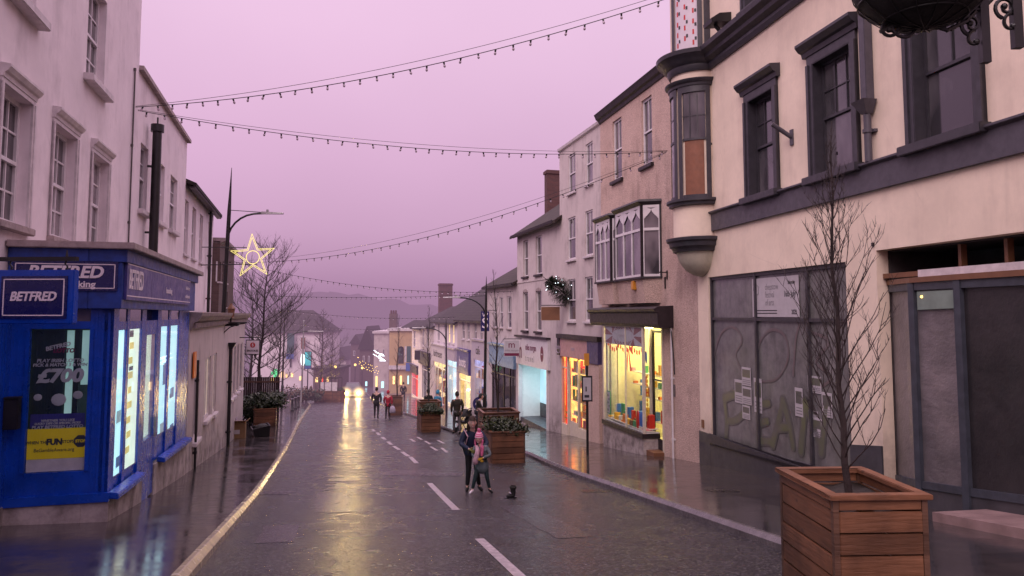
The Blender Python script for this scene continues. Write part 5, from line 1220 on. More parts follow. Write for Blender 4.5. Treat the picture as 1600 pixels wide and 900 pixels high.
bx_ = [R3.x(q, 600) for q in (922, 902, 886, 866)]; zl = [R3.hit(q, r)[1] for q, r in ((922, 677), (902, 674), (886, 660), (866, 655))]
fr = MB()
for x in (sx0+.04, bx_[1], bx_[2], sx1-.04): fr.box(x-.04, x+.04, -.12, -.02, zsh, shz1)
fr.box(sx0, sx1, -.11, -.03, shz1-.06, shz1); zt_r = R3.hit(880, 575)[1]; fr.box(bx_[2]+.04, sx1-.08, -.10, -.04, zt_r, zt_r+.05)
fr = fr.build('shopfront_frame', T['cream_paint'], b)
for a, c, z in ((sx0+.08, bx_[1]-.04, zl[0]), (bx_[2]+.04, sx1-.08, zl[3])):
    MB().box(a, c, -.14, -.01, zsh, z).build('stall_riser', T['cream_paint'], fr); MB().box(a, c, -.075, -.065, z, shz1-.06).build('pane', T['glass'], fr)
MB().box(bx_[1]+.04, bx_[2]-.04, -.13, -.08, zsh, zl[2]+.1).box(bx_[1]+.04, bx_[1]+.12, -.13, -.08, zl[2]+.1, shz1-.06).box(bx_[2]-.12, bx_[2]-.04, -.13, -.08, zl[2]+.1, shz1-.06).build('door', T['cream_paint'], b)
MB().box(bx_[1]+.12, bx_[2]-.12, -.11, -.10, zl[2]+.1, shz1-.06).build('pane', T['glass'], fr)
room(b, sx0+.02, sx1-.02, zsh+.3, shz1+.1, 'in_warm', E['amber'], depth=2.2, y=-.15, gy=.2, front=True, panel=(.95, .4), glow='glow_amber')
MB().box(bx_[2]+.06, sx1-.10, -.20, -.18, zsh+.4, shz1).build('red_backdrop', T['glow_red'], b)  # red panel with its shop light painted in as emission
MB().box(bx_[2]+.2, bx_[2]+.65, -.17, -.1, zl[3]+.22, zl[3]+.26).box(bx_[2]+.2, bx_[2]+.24, -.17, -.13, zl[3]+.02, zl[3]+.55).box(bx_[2]+.61, bx_[2]+.65, -.17, -.13, zl[3]+.02, zl[3]+.75).box(bx_[2]+.25, bx_[2]+.60, -.165, -.14, zl[3]+.42, zl[3]+.5).build('small_chair', T['g_yel'], b)
goods(b, sx0+.06, bx_[2]-.08, zl[2]-.2, shz1-.05, -.17, 5, ('g_red', 'g_yel', 'g_wht', 'g_org', 'g_yel', 'g_grn'), 11, .95)
goods(b, sx0+.1, bx_[1]-.06, zl[0]+.02, zl[0]+1.3, -.14, 2, ('g_org', 'g_yel', 'g_yel', 'g_red', 'g_brn'), 12, .7)

# ---- white painted brick building, tiled roof, travel shop
zb = road_z(41) - .4; b = R4.thing('white_building', 'white painted brick building with mossy tiled roof, tall brick chimney and the travel shop below', 'building', 0, zb)
xl_ = R4.len; zt = (R4.hit(799, 374)[1] + R4.hit(873, 337)[1]) / 2
rows = [[(817.5, 825, 377, 433), (837, 846.5, 370, 429)], [(817, 825, 458, 518), (837, 846, 454, 515)]]; ops = []
for row in rows:
    rr = [R4.rect(*q) for q in row]; z0m = sum(r[2] for r in rr)/2; z1m = sum(r[3] for r in rr)/2; ops += [(r[0], r[1], z0m, z1m) for r in rr]
x3 = R4.x(866, 400); wd = ops[1][1]-ops[1][0]
for r in list(ops[1::2]): ops.append((x3-wd/2+.5, x3+wd/2+.5, r[2], r[3])) if False else None
tz1 = R4.hit(835, 573)[1]; tx0, tx1 = R4.x(857, 600), R4.x(813, 600); tzs = pav_z(R4.Y(tx0)) - .2
wall(b, 0, xl_, zb, zt, ops + [(tx0, tx1, tzs, tz1)], T['white_brick'], depth=8)
for k, w in enumerate(ops):
    o = window(b, w, nx=1, top=1, bot=1, rec=.14, sill=('black_wood', .12, .10, .10), fw=.06)
    if k > 1: m_ = (w[0]+w[1])/2; hw = (w[1]-w[0])/2; MB().prism([(m_-hw, w[3])] + [(m_-hw*math.cos(t*PI/6), w[3]+.16*math.sin(t*PI/6)) for t in range(1, 6)] + [(m_+hw, w[3])], lambda p: (p[0], .001, p[1]), lambda p: (p[0], .012, p[1])).build('arch_head', T['stone'], o)
gable(b, -.1, xl_, zt, 2.7, 8, 'tile', over=.25, eave=.35); gable_ends(b, 0, xl_, zt, 2.7, 8, 'white_brick')
gutter(b, 0, xl_, zt-.2, y=.2, mat='black_wood')
xk, zk_ = R4.hit(867, 267, -3.0); chimney(b, xk, -3.0, zt+.8, zk_, .24, .55, 'brick', 0)
MB().box(0, xl_, .002, .03, zt-2.55, zt-2.47).build('string_course', T['white_brick'], b)
# travel shop sign and lit recess
fzT = R4.hit(835, 530)[1]; fa_, fb_ = R4.x(860, 550), R4.x(810, 550)
sg = MB().box(fa_, fb_, .002, .13, tz1+.0, fzT+.05).build('sign_panel', T['white_paint'], b)
MB().box(fa_-.05, fb_+.05, .002, .22, fzT+.052, fzT+.14).build('sign_cap', T['black_wood'], b)
SH = fzT - tz1; SW = fb_ - fa_
mb = MB(); put_text(mb, 'm', SH*.85, (fb_-SW*.13, .134, (tz1+fzT)/2+.02), LEFT, UP, bold=.02, thick=.002); put_text(mb, 'miles morgan', SH*.32, (fb_-SW*.50, .134, tz1+SH*.68), LEFT, UP, bold=.006, thick=.002, sx=.8)
mb.ball((fa_+SW*.16, .134, tz1+SH*.52), .24, .004, .36, 18, 8)
mb.build('lettering', T['maroon'], sg); put_text(MB(), 't r a v e l', SH*.34, (fb_-SW*.47, .134, tz1+SH*.27), LEFT, UP, thick=.002, sx=.9).build('lettering', T['grey_ink'], sg)
put_text(MB(), 'book', .12, (fa_+SW*.16, .141, tz1+SH*.52), LEFT, UP, thick=.002).build('lettering', T['letter'], sg)
MB().box(tx0-.08, tx0+.02, -.1, .10, tzs, tz1).build('pilaster', T['white_paint'], b); MB().box(tx1-.02, tx1+.10, -.1, .10, tzs, tz1).build('pilaster', T['white_paint'], b)
room(b, tx0, tx1, tzs+.2, tz1+.02, 'in_white', E['cool'], depth=1.5, y=-.02, panel=(.5, .4))
xm_ = R4.x(833, 600, -1.0)
MB().box(tx0+.02, xm_, -1.1, -1.06, tzs+.9, tz1-.1).build('lit_window', T['coolwin'], b); MB().box(tx0+.02, xm_, -1.12, -1.04, tzs+.2, tzs+.88).build('stall_riser', T['plinth'], b)
mb = MB()
for i in range(3):
    for j in range(5):
        xx = tx0+.15+i*.42; zz = tzs+1.05+j*.36; mb.box(xx, xx+.30, -1.055, -1.05, zz, zz+.26)
mb.build('holiday_cards', T['skycard'], b)
xq, zq = R4.hit(824, 595, -1.4); o = MB().box(xq-.36, xq+.36, -1.46, -1.42, zq-.42, zq+.42).build('picture_frame', T['grey_ink'], b); MB().box(xq-.32, xq+.32, -1.419, -1.414, zq-.38, zq+.38).build('picture', T['sunset'], o)
MB().box(tx0, tx1, -1.45, .0, tzs, tzs+.215).build('entrance_floor', T['plinth'], b)
# ---- smaller houses down the hill (right side)
def house(F, label, x0, x1, py_l, px_ref, wins, wallm, roofm, rise, shop=None, eave=.25, y=0, zt=None, name='white_building', cat='building', sillm='white_trim', depth=8):
    zb = road_z(F.Y(x1)) - .5; zt = zt if zt is not None else F.hit(px_ref, py_l)[1]
    b = F.thing(name, label, cat, x0, zb)
    ops = [F.rect(*q) for q in wins]
    if ops:
        mz0, mz1 = sum(o[2] for o in ops)/len(ops), sum(o[3] for o in ops)/len(ops); ops = [(max(o[0], x0+.1), min(o[1], x1-.1), mz0, min(mz1, zt-.15)) for o in ops]
        ops = [o for o in ops if o[1]-o[0] > .2]
    sops = []
    if shop: sops = [(s['x0'], s['x1'], s['z0'], s['z1']) for s in shop]
    wall(b, x0, x1, zb, zt, ops + sops, T[wallm], y=y, depth=depth, rec=.12)
    for k, o in enumerate(ops): window(b, o, nx=2, top=1, bot=1, rec=.10, y=y, sill=(sillm, .06, .08, .08), pane='pane')
    if rise: gable(b, x0, x1, zt, rise, depth, roofm, over=.1, eave=eave); gable_ends(b, x0, x1, zt, rise, depth, wallm); gutter(b, x0, x1, zt-.18, y=y+.15)
    for s in shop or []:
        if s.get('light'):
            room(b, s['x0']+.02, s['x1']-.02, s['z0'], s['z1']+.1, s['in'], E[s['light']], depth=2.2, y=y-.13, gy=.3, front=True, panel=(.95, .4), glow=s.get('glow', 'glow_cream'))
            if s.get('goods'): goods(b, s['x0']+.1, s['x1']-.1, s['z0']+.3, s['z1']-.1, y-.14, 3, s['goods'], int(s['x0']*100) % 97, .8)
        else: MB().box(s['x0'], s['x1'], y-.6, y-.5, s['z0'], s['z1']).build('interior', T['in_dark'], b)
        fr = MB(); n = s.get('n', 3)
        for i in range(n+1):
            x = s['x0']+.03+(s['x1']-s['x0']-.06)*i/n; fr.box(x-.035, x+.035, y-.1, y-.02, s['z0'], s['z1'])
        fr.box(s['x0'], s['x1'], y-.099, y-.021, s['z0'], s['z0']+.45); fr.box(s['x0'], s['x1'], y-.098, y-.022, s['z1']-.5, s['z1']-.44)
        fr = fr.build('shopfront_frame', T[s.get('fm', 'white_paint')], b)
        MB().quad((s['x0'], y-.06, s['z0']+.4), (s['x1'], y-.06, s['z0']+.4), (s['x1'], y-.06, s['z1']), (s['x0'], y-.06, s['z1'])).build('pane', T['glass'], fr)
        sg = MB().box(s['x0']-.1, s['x1']+.1, y+.002, y+.16, s['z1'], s['fz']).profx([(y+.002, s['fz']+.001), (y+.24, s['fz']+.001), (y+.26, s['fz']+.10), (y+.002, s['fz']+.14)], s['x0']-.15, s['x1']+.15).build('fascia', T[s['fas']], b)
        if s.get('text'): put_text(MB(), s['text'], (s['fz']-s['z1'])*.6, ((s['x0']+s['x1'])/2, y+.165, (s['z1']+s['fz'])/2), LEFT, UP, bold=.008, thick=.003).build('lettering', T[s.get('tm', 'letter')], sg)
    return b
def shopd(F, pl, pr, ptop, pfas, **k):
    x0, x1 = sorted((F.x(pl, 600), F.x(pr, 600))); z1 = F.hit((pl+pr)/2, ptop)[1]; fz = F.hit((pl+pr)/2, pfas)[1]
    return dict(x0=x0, x1=x1, z0=pav_z(F.Y(x1))-.1, z1=z1, fz=fz, **k)
b = house(R5, 'low white rendered house with dark tiled roof and a pale blue shop fascia', 0.02, R5.len, 441, 806, [(771, 776, 466, 513), (780.5, 786, 464, 512), (792.5, 799, 462, 512)], 'white_brick', 'tile', 2.3,
      [shopd(R5, 768.5, 806, 572, 541, light=None, **{'in': 'in_dark'}, fas='lightblue', fm='black_wood', n=4)], sillm='stone')
gt = ('g_wht', 'g_yel', 'g_red', 'g_blu', 'g_brn')
xs6 = R6.x(736, 520)
b = house(R6, 'cream rendered house with slate roof above the violet lit shop and navy fascia', 0.02, R6.len, 500, 740, [(722, 726, 500, 532), (730, 734, 499, 532), (741, 745, 498, 532), (750, 754, 497, 531)], 'white_wall2', 'slate', 2.4,
      [shopd(R6, 741, 760, 563, 533, light='blue', glow='glow_violet', **{'in': 'in_white'}, fas='letterdim', n=2, goods=gt, text='cafe', tm='ink'), shopd(R6, 717, 735, 584, 548, light='warm', **{'in': 'in_warm'}, fas='fadednavy', n=2, text='boots')])
b = house(R7, 'white house with slate roof, brick stack and one lit upstairs window above the bright shop', 0.02, R7.len, 504, 713, [(676, 680, 503, 534), (684, 687, 503, 534), (694.5, 697.5, 502, 534), (700.5, 703.5, 502, 534), (707, 710, 502, 534)], 'white_wall', 'slate', 2.6,
      [shopd(R7, 699, 713, 563, 545, light='cool', glow='glow_cool', **{'in': 'in_white'}, fas='letterdim', n=2), shopd(R7, 677, 697, 566, 540, light='cream', **{'in': 'in_warm'}, fas='white_trim', n=3, goods=gt, text='hairdressers', tm='ink')])
xk, zk_ = R7.hit(696, 443, -4); chimney(b, xk, -4, R7.hit(696, 490)[1], zk_, .42, .7, 'brick', 0)
ws = [w for w in children(b) if w.name.startswith('window.') or w.name == 'window']
for w in ws[2:4]:
    for p in children(w):
        if p.name.startswith('pane'): p.data.materials[0] = T['litnetbright']
b = house(R8, 'narrow white house with slate roof next to the red lit doorway', 0.02, R8.len*.5, 510, 672, [(651, 654, 513, 540), (660, 663, 512, 540), (667, 670, 512, 540)], 'white_wall2', 'slate', 2.2,
      [shopd(R8, 656, 672, 570, 552, light=None, **{'in': 'in_dark'}, fas='black_wood', n=3)])
b = house(R8, 'lower white house with slate roof and a red lit doorway', R8.len*.5+.02, R8.len, 512, 650, [(646, 649, 516, 542)], 'white_wall', 'slate', 2.0,
      [shopd(R8, 643, 653, 583, 572, light='red', glow='glow_red', **{'in': 'in_red'}, fas='black_wood', n=1)])
# ================================================================== STREET FURNITURE, TREES, LIGHTS
def pt(px, py, dz=0): return ground_hit(px, py, dz)
# ---- lamp posts
def lamp_post(label, px, py, ptx, pty, arm_dir, armL, arm_drop, r=.085, star=False, name='lamp_post', base=None):
    p = base if base is not None else pt(px, py, .12); top = at(ptx, pty, p.y)
    o = thing(name, label, 'lamp post', (p.x, p.y, pav_z(p.y)), 0, 'lamp posts with swept arms')
    H = top.z - pav_z(p.y); lx = top.x - p.x
    P = lambda z: Vector((lx * z / H, 0, z))
    MB().cyl((0, 0, -.2), P(1.5), r*1.25, n=14).cyl(P(1.5), P(1.62), r*1.45, r, n=14).cyl(P(1.62), P(H-arm_drop), r*.95, r*.72, n=14).build('pole', T['black'], o, smooth=True)
    MB().cyl(P(H-arm_drop), P(H), r*.72, .008, n=12).build('spike', T['black'], o, smooth=True)
    MB().box(-.05, .05, -r*1.27, -r*1.2, .35, .9).build('access_panel', T['black'], o)
    z1 = H - arm_drop; d = Vector(arm_dir).normalized()
    pts = [P(z1-1.0) + d*.02]; 
    for t in (.15, .3, .45, .6, .75, .9, 1): pts.append(P(z1-1.0) + d*(armL*.62*(1-math.cos(t*PI/2))*1.0) + Vector((0, 0, .92*math.sin(t*PI/2))))
    pts.append(P(z1-1.0) + d*(armL*.62+.2) + Vector((0, 0, .93)))
    MB().tube(pts, .035, n=8).tube([P(z1+.02), pts[-1] + Vector((0, 0, .03))], .012, n=6).build('arm', T['black'], o, smooth=True)
    e = pts[-1]; s = Vector((-d.y, d.x, 0)) * .11
    q = lambda t, w, z: [e + d*t - s*w + Vector((0, 0, z)), e + d*t + s*w + Vector((0, 0, z))]
    a, b_ = q(-.1, .5, -.03), q(armL*.40, .9, -.015); c_, f_ = q(-.1, .4, .06), q(armL*.40, .7, .03)
    MB().hexa([a[0], b_[0], b_[1], a[1]], [c_[0], f_[0], f_[1], c_[1]]).cyl(e + d*.1 + Vector((0, 0, .05)), e + d*.1 + Vector((0, 0, .13)), .05, .04).build('lamp_head', T['grey_metal'], o, bevel=.01)
    return o, P, H
lp, LP, LH = lamp_post('tall black tapering lamp post on the left pavement carrying the lit yellow star', 337, 702, 362, 262, (1, .12, 0), 1.55, 1.45)
lamp_post('black lamp post with swept arm behind the planter before the pale blue shop', 757, 0, 760, 432, (-1, .1, 0), 1.75, .9, r=.075, base=Vector((at(757, 600, 34).x, 34, 0)))
lamp_post('distant lamp post outside the house with the lit upstairs window', 697, 0, 697, 498, (-1, .1, 0), 1.9, .5, r=.06, base=Vector((at(698, 600, 46).x, 46, 0)))
lamp_post('slim lamp post on the left pavement behind the planter trees', 440, 0, 445, 491, (1, .1, 0), 2.6, 1.2, r=.08, base=Vector((at(441, 600, 55).x, 55, 0)))
pb = pt(470, 634, .12); o = thing('sign_pole', 'plain grey pole beside the bollards at the bend of the left kerb', 'pole', (pb.x, pb.y, pav_z(pb.y))); tp = at(475, 502, pb.y)
MB().cyl((0, 0, -.1), (tp.x-pb.x, 0, tp.z-pav_z(pb.y)), .06, .05, n=10).build('shaft', T['grey_metal'], o, smooth=True); MB().ball((tp.x-pb.x, 0, tp.z-pav_z(pb.y)), .07).build('finial', T['grey_metal'], o)
# star
cz = at(395, 401, 22.4); o = thing('star_decoration', 'lit yellow rope light star with a ring in its middle on the lamp post', 'star light', (cz.x, cz.y, cz.z))
def star_pts(R, r): return [((R if k % 2 == 0 else r)*math.sin(k*PI/5), 0, (R if k % 2 == 0 else r)*math.cos(k*PI/5)) for k in range(11)]
def star_pts2(R, r, rot=.06): return [Vector((math.cos(rot)*p[0]-math.sin(rot)*p[2], 0, math.sin(rot)*p[0]+math.cos(rot)*p[2])) for p in star_pts(R, r)]
mb = MB(); R_o = .70
for R in (R_o, R_o*.84):
    P_ = star_pts2(R, R*.40)
    for k in range(10): mb.tube([P_[k], P_[k+1]], .0075, n=5)
mb.build('star_outline', T['starled'], o)
MB().tube([(.20*math.cos(t*PI/12), 0, .20*math.sin(t*PI/12)-.02) for t in range(25)], .011, n=5).build('ring', T['starled'], o)
xl_ = (LP(5.6) + lp.location).x - cz.x
MB().tube([(xl_, .1, -.25), (.1, .03, -.22)], .016).tube([(xl_, .1, .30), (-.2, .03, .28)], .012).build('support_arm', T['black'], o)
# ---- festoon lights
BULB = []
def festoon(label, A, B, sag, n, second=True, r=.009, bs=1.0, seed=0):
    A, B = Vector(A), Vector(B); o = thing('string_lights', label, 'string lights', A, 0, 'festoon cables strung across the street'); D = B - A
    f = lambda t, s: D*t + Vector((0, 0, -4*s*t*(1-t)))
    m = 48; mb = MB().tube([f(i/m, sag) for i in range(m+1)], r, n=4)
    mb.build('cable', T['black'], o)
    if second: MB().tube([f(i/m, sag*.80) + Vector((0, 0, .02)) for i in range(m+1)], r*.6, n=4).build('carrier_wire', T['black'], o)
    if not BULB:
        b = MB().cyl((0, 0, .0), (0, 0, -.075), .028, .024, n=8).build('bulb', T['black'], o, smooth=True); BULB.append(b)
        g = MB().ball((0, 0, -.115), .036, .036, .045, n=8, m=6).build('bulb_globe', T['bulbglass'], b, smooth=True); b['_'] = 1; del b['_']
        BULB.append(g); b.location = f(.5/n, sag); first = True
    else: first = False
    rnd = random.Random(seed)
    for i in range(n):
        if i == 0 and first: b = BULB[0]
        else:
            b = BULB[0].copy(); COL.objects.link(b); g = BULB[1].copy(); COL.objects.link(g); g.parent = b
        b.parent = o; p = f((i+.5)/n, sag); b.location = p; b.scale = (bs*.74,)*3; b.rotation_euler = (rnd.uniform(-.3, .3), rnd.uniform(-.3, .3), 0)
    return o
xw, zw = L1.hit(208, 167); WA = L1.w(xw, .05, zw)
x, z = R1.hit(1290, -92); festoon('highest string of festoon bulbs running from the white wall up to the upper right', WA, R1.w(x, .05, z), .62, 40, seed=1)
x, z = R2.hit(1043, 236, .1); festoon('festoon string running nearly level from the white wall to the bay corner', WA + Vector((0, .1, -.05)), R2.w(x, .1, z), .42, 38, seed=2)
x, z = R2.hit(1043, 238, .12); festoon('sagging festoon string dropping from the bay corner down to the far left lamp post', at(345, 409, 33), R2.w(x, .15, z), .95, 46, seed=3)
x, z = R5.hit(802, 455, .1); festoon('festoon string dipping behind the star towards the low tiled house', at(352, 405, 40), R5.w(x, .1, z), .62, 48, second=False, r=.011, bs=1.15, seed=4)
x, z = R6.hit(745, 460, .1); festoon('festoon string over the street just below the previous one towards the slate roofs', at(420, 462, 46), R6.w(x, .1, z), .15, 42, second=False, r=.012, bs=1.2, seed=5)
x, z = R7.hit(712, 495, .1); festoon('lower distant festoon string in front of the misty hill', at(440, 483, 58), R7.w(x, .1, z), .35, 40, second=False, r=.012, bs=1.2, seed=6)
x, z = R8.hit(655, 510, .1); festoon('farthest faint festoon string above the yellow house', at(458, 505, 72), R8.w(x, .1, z), .42, 36, second=False, r=.012, bs=1.2, seed=7)
# ---- trees (bare)
def branch_tree(name, label, base, H, seed, spread=.5, trunk_r=.05, n1=22, clear=.15, lean=0, group=None, droop=0, mat='bark', levels=2, up=1.3, col=None, sub=(3, 6), shape='oval', twig=1.0):
    rnd = random.Random(seed); o = thing(name, label, 'tree', base, 0, group)
    tr = MB(); pts = []; x = y = 0
    m = 10
    for i in range(m + 1):
        t = i/m; pts.append(Vector((x + lean*H*t, y, H*t))); x += rnd.uniform(-.01, .01)*H; y += rnd.uniform(-.01, .01)*H
    tr.tube(pts, trunk_r, n=7, r1=trunk_r*.10); tr.build('trunk', T[mat], o, smooth=True)
    cr = MB()
    def tp(t):
        k = min(int(t*m), m-1); return pts[k].lerp(pts[k+1], t*m-k)
    def grow(p, d, L, r, lv):
        q = [p]; dd = d.copy(); n = 4
        for i in range(n):
            dd = (dd + Vector((rnd.uniform(-.2, .2), rnd.uniform(-.2, .2), .10*up - droop*i/n))).normalized(); q.append(q[-1] + dd * L/n)
        cr.tube(q, r, n=4 if lv else 3, r1=r*.3)
        if lv > 0:
            for _ in range(rnd.randint(*sub)):
                t = rnd.uniform(.25, .95); k = min(int(t*n), n-1); s = q[k].lerp(q[k+1], t*n-k)
                a = rnd.uniform(0, 2*PI); nd = (dd*.9 + Vector((math.cos(a), math.sin(a), rnd.uniform(.0, .7)))*.75).normalized()
                grow(s, nd, L*rnd.uniform(.25, .5)*twig, max(r*.5, .0022), lv-1)
    for i in range(n1):
        t = clear + (1-clear)*((i+.5)/n1)*.96; a = i*2.4 + rnd.uniform(-.5, .5)
        u = (t-clear)/(1-clear)
        prof = {'oval': math.sin(PI*(.16+.80*u))**.8, 'cone': (1-u)**.75, 'vase': .45+.55*math.sin(PI*(.25+.65*u)), 'low': (.55+.45*math.sin(PI*(u*1.1+.12)))*(1-u*.9)**.6}[shape]
        el = up * (.45 + .6*u) if shape != 'low' else .88 + .42*u; d = Vector((math.cos(a)*math.cos(min(el, 1.35)), math.sin(a)*math.cos(min(el, 1.35)), math.sin(min(el, 1.35))))
        L = H*spread*prof*rnd.uniform(.75, 1.15)
        grow(tp(t), d, L, max(trunk_r*(.34 if shape != 'low' else .24)*(1-.6*u), .0035), levels)
    cr.build('crown', T[mat], o)
    return o
# ---- timber planters
def planter_box(o, x0, x1, y0, y1, zb, zt, mat='timber', rim=.03, soil=True, bh=.162, nm=''):
    n = math.ceil((zt-zb-.045)/bh); h = bh
    for side in range(4):
        mb = MB()
        for k in range(n):
            a, c = zb + k*h + .006, min(zb + (k+1)*h - .006, zt - .042); j = random.uniform(-.006, .006)
            if side == 0: mb.box(x0+.045, x1-.045, y0+j, y0+.03+j, a, c)
            if side == 1: mb.box(x0+.045, x1-.045, y1-.03+j, y1+j, a, c)
            if side == 2: mb.box(x0+j, x0+.03+j, y0+.045, y1-.045, a, c)
            if side == 3: mb.box(x1-.03+j, x1+j, y0+.045, y1-.045, a, c)
        mb.build('board_panel', T[mat], o, bevel=.005)
    for cx, cy in ((x0, y0), (x1-.043, y0), (x0, y1-.043), (x1-.043, y1-.043)): MB().box(cx, cx+.043, cy, cy+.043, zb, zt-.041).build('corner_post', T['timber_dark'], o)
    e = .03; w = .09
    MB().box(x0-e, x1+e, y0-e, y0-e+w, zt-.04, zt).box(x0-e, x1+e, y1+e-w, y1+e, zt-.04, zt).box(x0-e, x0-e+w, y0-e+w, y1+e-w, zt-.04, zt).box(x1+e-w, x1+e, y0-e+w, y1+e-w, zt-.04, zt).build('rim', T[mat], o, bevel=.006)
    if soil:
        mb = MB(); n = 6; zs_ = zt - .13
        for i in range(n+1):
            for j in range(n+1): mb.v.append(Vector((x0+.031+(x1-x0-.062)*i/n, y0+.031+(y1-y0-.062)*j/n, zs_+random.uniform(-.02, .03))))
        mb.f += [(i*(n+1)+j, (i+1)*(n+1)+j, (i+1)*(n+1)+j+1, i*(n+1)+j+1) for i in range(n) for j in range(n)]
        mb.build('soil', T['soil'], o, smooth='all')
def shrub(name, label, base, x0, x1, y0, y1, h, n, mats=('leaf',), seed=1, size=.09, group='evergreen shrubs in the planters', cat='shrub', spill=.12):
    rnd = random.Random(seed); o = thing(name, label, cat, base, 0, group)
    lf = MB(); st = MB()
    for i in range(max(8, n//40)):
        x, y = rnd.uniform(x0+.05, x1-.05), rnd.uniform(y0+.05, y1-.05); q = Vector((x, y, -.1)); e = Vector((x+rnd.uniform(-.2, .2), y+rnd.uniform(-.2, .2), h*rnd.uniform(.4, .95))); st.tube([q, q.lerp(e, .5)+Vector((.02, 0, 0)), e], .008, n=3, r1=.003)
    clumps = [(rnd.uniform(x0, x1), rnd.uniform(y0, y1), rnd.uniform(.35, 1)) for _ in range(max(6, int((x1-x0)*(y1-y0)*9)))]
    for i in range(n):
        cx, cy, ch = rnd.choice(clumps); x = min(max(cx + rnd.gauss(0, .16), x0-spill), x1+spill); y = min(max(cy + rnd.gauss(0, .16), y0-spill), y1+spill)
        z = rnd.uniform(0, 1)**.7 * h * ch
        a, b_ = rnd.uniform(0, 2*PI), rnd.uniform(-.3, 1.0); d = Vector((math.cos(a)*math.cos(b_), math.sin(a)*math.cos(b_), math.sin(b_))); s = d.cross(Vector((rnd.uniform(-1, 1), rnd.uniform(-1, 1), 1))).normalized()
        L_, w_ = size*rnd.uniform(.7, 1.4), size*.30; p = Vector((x, y, z))
        lf.add([p, p + d*L_*.5 + s*w_, p + d*L_, p + d*L_*.5 - s*w_], [(0, 1, 2, 3)])
    st.build('stems', T['bark'], o); k = len(mats)
    f = lf.build('foliage', None, o, mats=[T[m] for m in mats])
    if k > 1:
        for i, q in enumerate(f.data.polygons): q.material_index = i % k
    return o
GP = 'timber planters along the street'
# the near planter (right foreground) and its young bare tree
Yn = 5.6; c0 = at(1298, 775, Yn); c1 = at(1463, 775, Yn); zrim = c0.z
o = thing('planter', 'large stained timber planter in the right foreground holding the young bare tree', 'planter', (c0.x, Yn, road_z(Yn+1)-.02), math.radians(2.5), GP)
W_ = c1.x - c0.x; H_ = zrim - (road_z(Yn+1)-.02)
planter_box(o, .03, W_-.03, .03, 1.02, 0, H_)
branch_tree('bare_tree', 'slim young leafless tree growing in the large foreground planter', (at(1327, 755, 6.1).x, 6.1, zrim-.16), 3.1, 21, spread=.31, trunk_r=.030, n1=64, clear=.07, lean=-.022, levels=2, up=1.3, sub=(3, 5), shape='low', twig=.9, group='young bare trees in planters')
# planters along the right kerb: a low box with shrubs and a taller box with a tree behind it
def pair(px0, px1, pyt, pyb, Y, label, tall_label, low_depth=1.5, tall=(0, 1, .42), seed=1, tree_label=None, tree_H=5.5, shrub_label=None, rz=.2, ts=.14, tw=1.1):
    a, c, = at(px0, pyb, Y), at(px1, pyb, Y); zb = road_z(Y+low_depth*1.9)-.05; zt = at(px1, pyt, Y).z
    o = thing('planter', label, 'planter', (a.x, Y, zb), rz, GP); planter_box(o, 0, c.x-a.x, 0, low_depth, 0, zt-zb)
    M_ = Matrix.Rotation(rz, 3, 'Z'); q = Vector((a.x, Y, zb)) + M_ @ Vector((tall[0], low_depth+.06, 0))
    o2 = thing('planter', tall_label, 'planter', q, rz, GP); planter_box(o2, 0, tw, 0, tw, 0, zt-zb+tall[2])
    if shrub_label: s = shrub('shrub', shrub_label, Vector((a.x, Y, zt-.14)), .04, c.x-a.x-.04, .04, low_depth, .42, 2600, ('leaf', 'leafdk', 'leaf'), seed, .10); s.rotation_euler = (0, 0, rz)
    if tree_label: q2 = q + M_ @ Vector((tw*.5, tw*.5, zt-zb+tall[2]-.14)); branch_tree('bare_tree', tree_label, q2, tree_H, seed+5, spread=ts, trunk_r=.04, n1=34, clear=.12, levels=1, up=1.25, sub=(3, 6), shape='vase', group='young bare trees in planters')
pair(767, 822, 675, 718, 20.8, 'low timber planter full of evergreen shrubs just behind the hugging children', 'taller timber planter with a thin tree directly behind the children', 1.7, (.08, 1, .30), 3, 'thin bare tree rising in front of the pale blue shop fascia', 4.5, 'bushy evergreen shrubs in the planter behind the children', .2, .10)
pair(658, 689, 644, 670, 33.8, 'low timber planter near the man in the dark coat', 'taller timber planter with a dark tree left of the man in the dark coat', 1.3, (.12, 1, .30), 13, 'bare tree with a dense dark stem in front of the white shop', 4.6, 'small shrubs in the planter left of the man in the dark coat', .26, .12, 1.0)
Yb = 46.5; a, c = at(606, 645, Yb), at(628, 645, Yb); zb = road_z(Yb+1)-.03; zt = at(620, 620, Yb).z
o = thing('planter', 'timber planter with a bare tree just right of the red coat', 'planter', (a.x, Yb, zb), .1, GP); planter_box(o, 0, c.x-a.x, 0, 1.0, 0, zt-zb)
branch_tree('bare_tree', 'bare tree in the planter just right of the red coat', (a.x+.5, Yb+.5, zt-.1), 5.2, 41, spread=.13, trunk_r=.05, n1=26, clear=.1, levels=1, up=1.25, sub=(3, 5), group='young bare trees in planters')
# left planter row near the white range
Yl = 35.5; a, c = at(396, 662, Yl), at(429, 662, Yl); zb = pav_z(Yl+1.5)-.05; zt = at(410, 639, Yl).z
o = thing('planter', 'timber planter with evergreen shrubs on the left pavement past the white range', 'planter', (a.x, Yl, zb), .27, GP); planter_box(o, 0, c.x-a.x, 0, 1.6, 0, zt-zb)
s = shrub('shrub', 'spreading dark evergreen shrub in the left pavement planter', Vector((a.x, Yl, zt-.14)), -.3, c.x-a.x+.3, .0, 2.6, .75, 3000, ('leafdk', 'leaf'), 8, .16); s.rotation_euler = (0, 0, .27)
s = shrub('shrub', 'dark evergreen shrub behind the bins beside the white range', (at(388, 640, 37).x-.6, 37, pav_z(37)), -.6, 1.0, 0, 2.2, 1.25, 2600, ('leafdk', 'leafdk', 'leaf'), 9, .17)
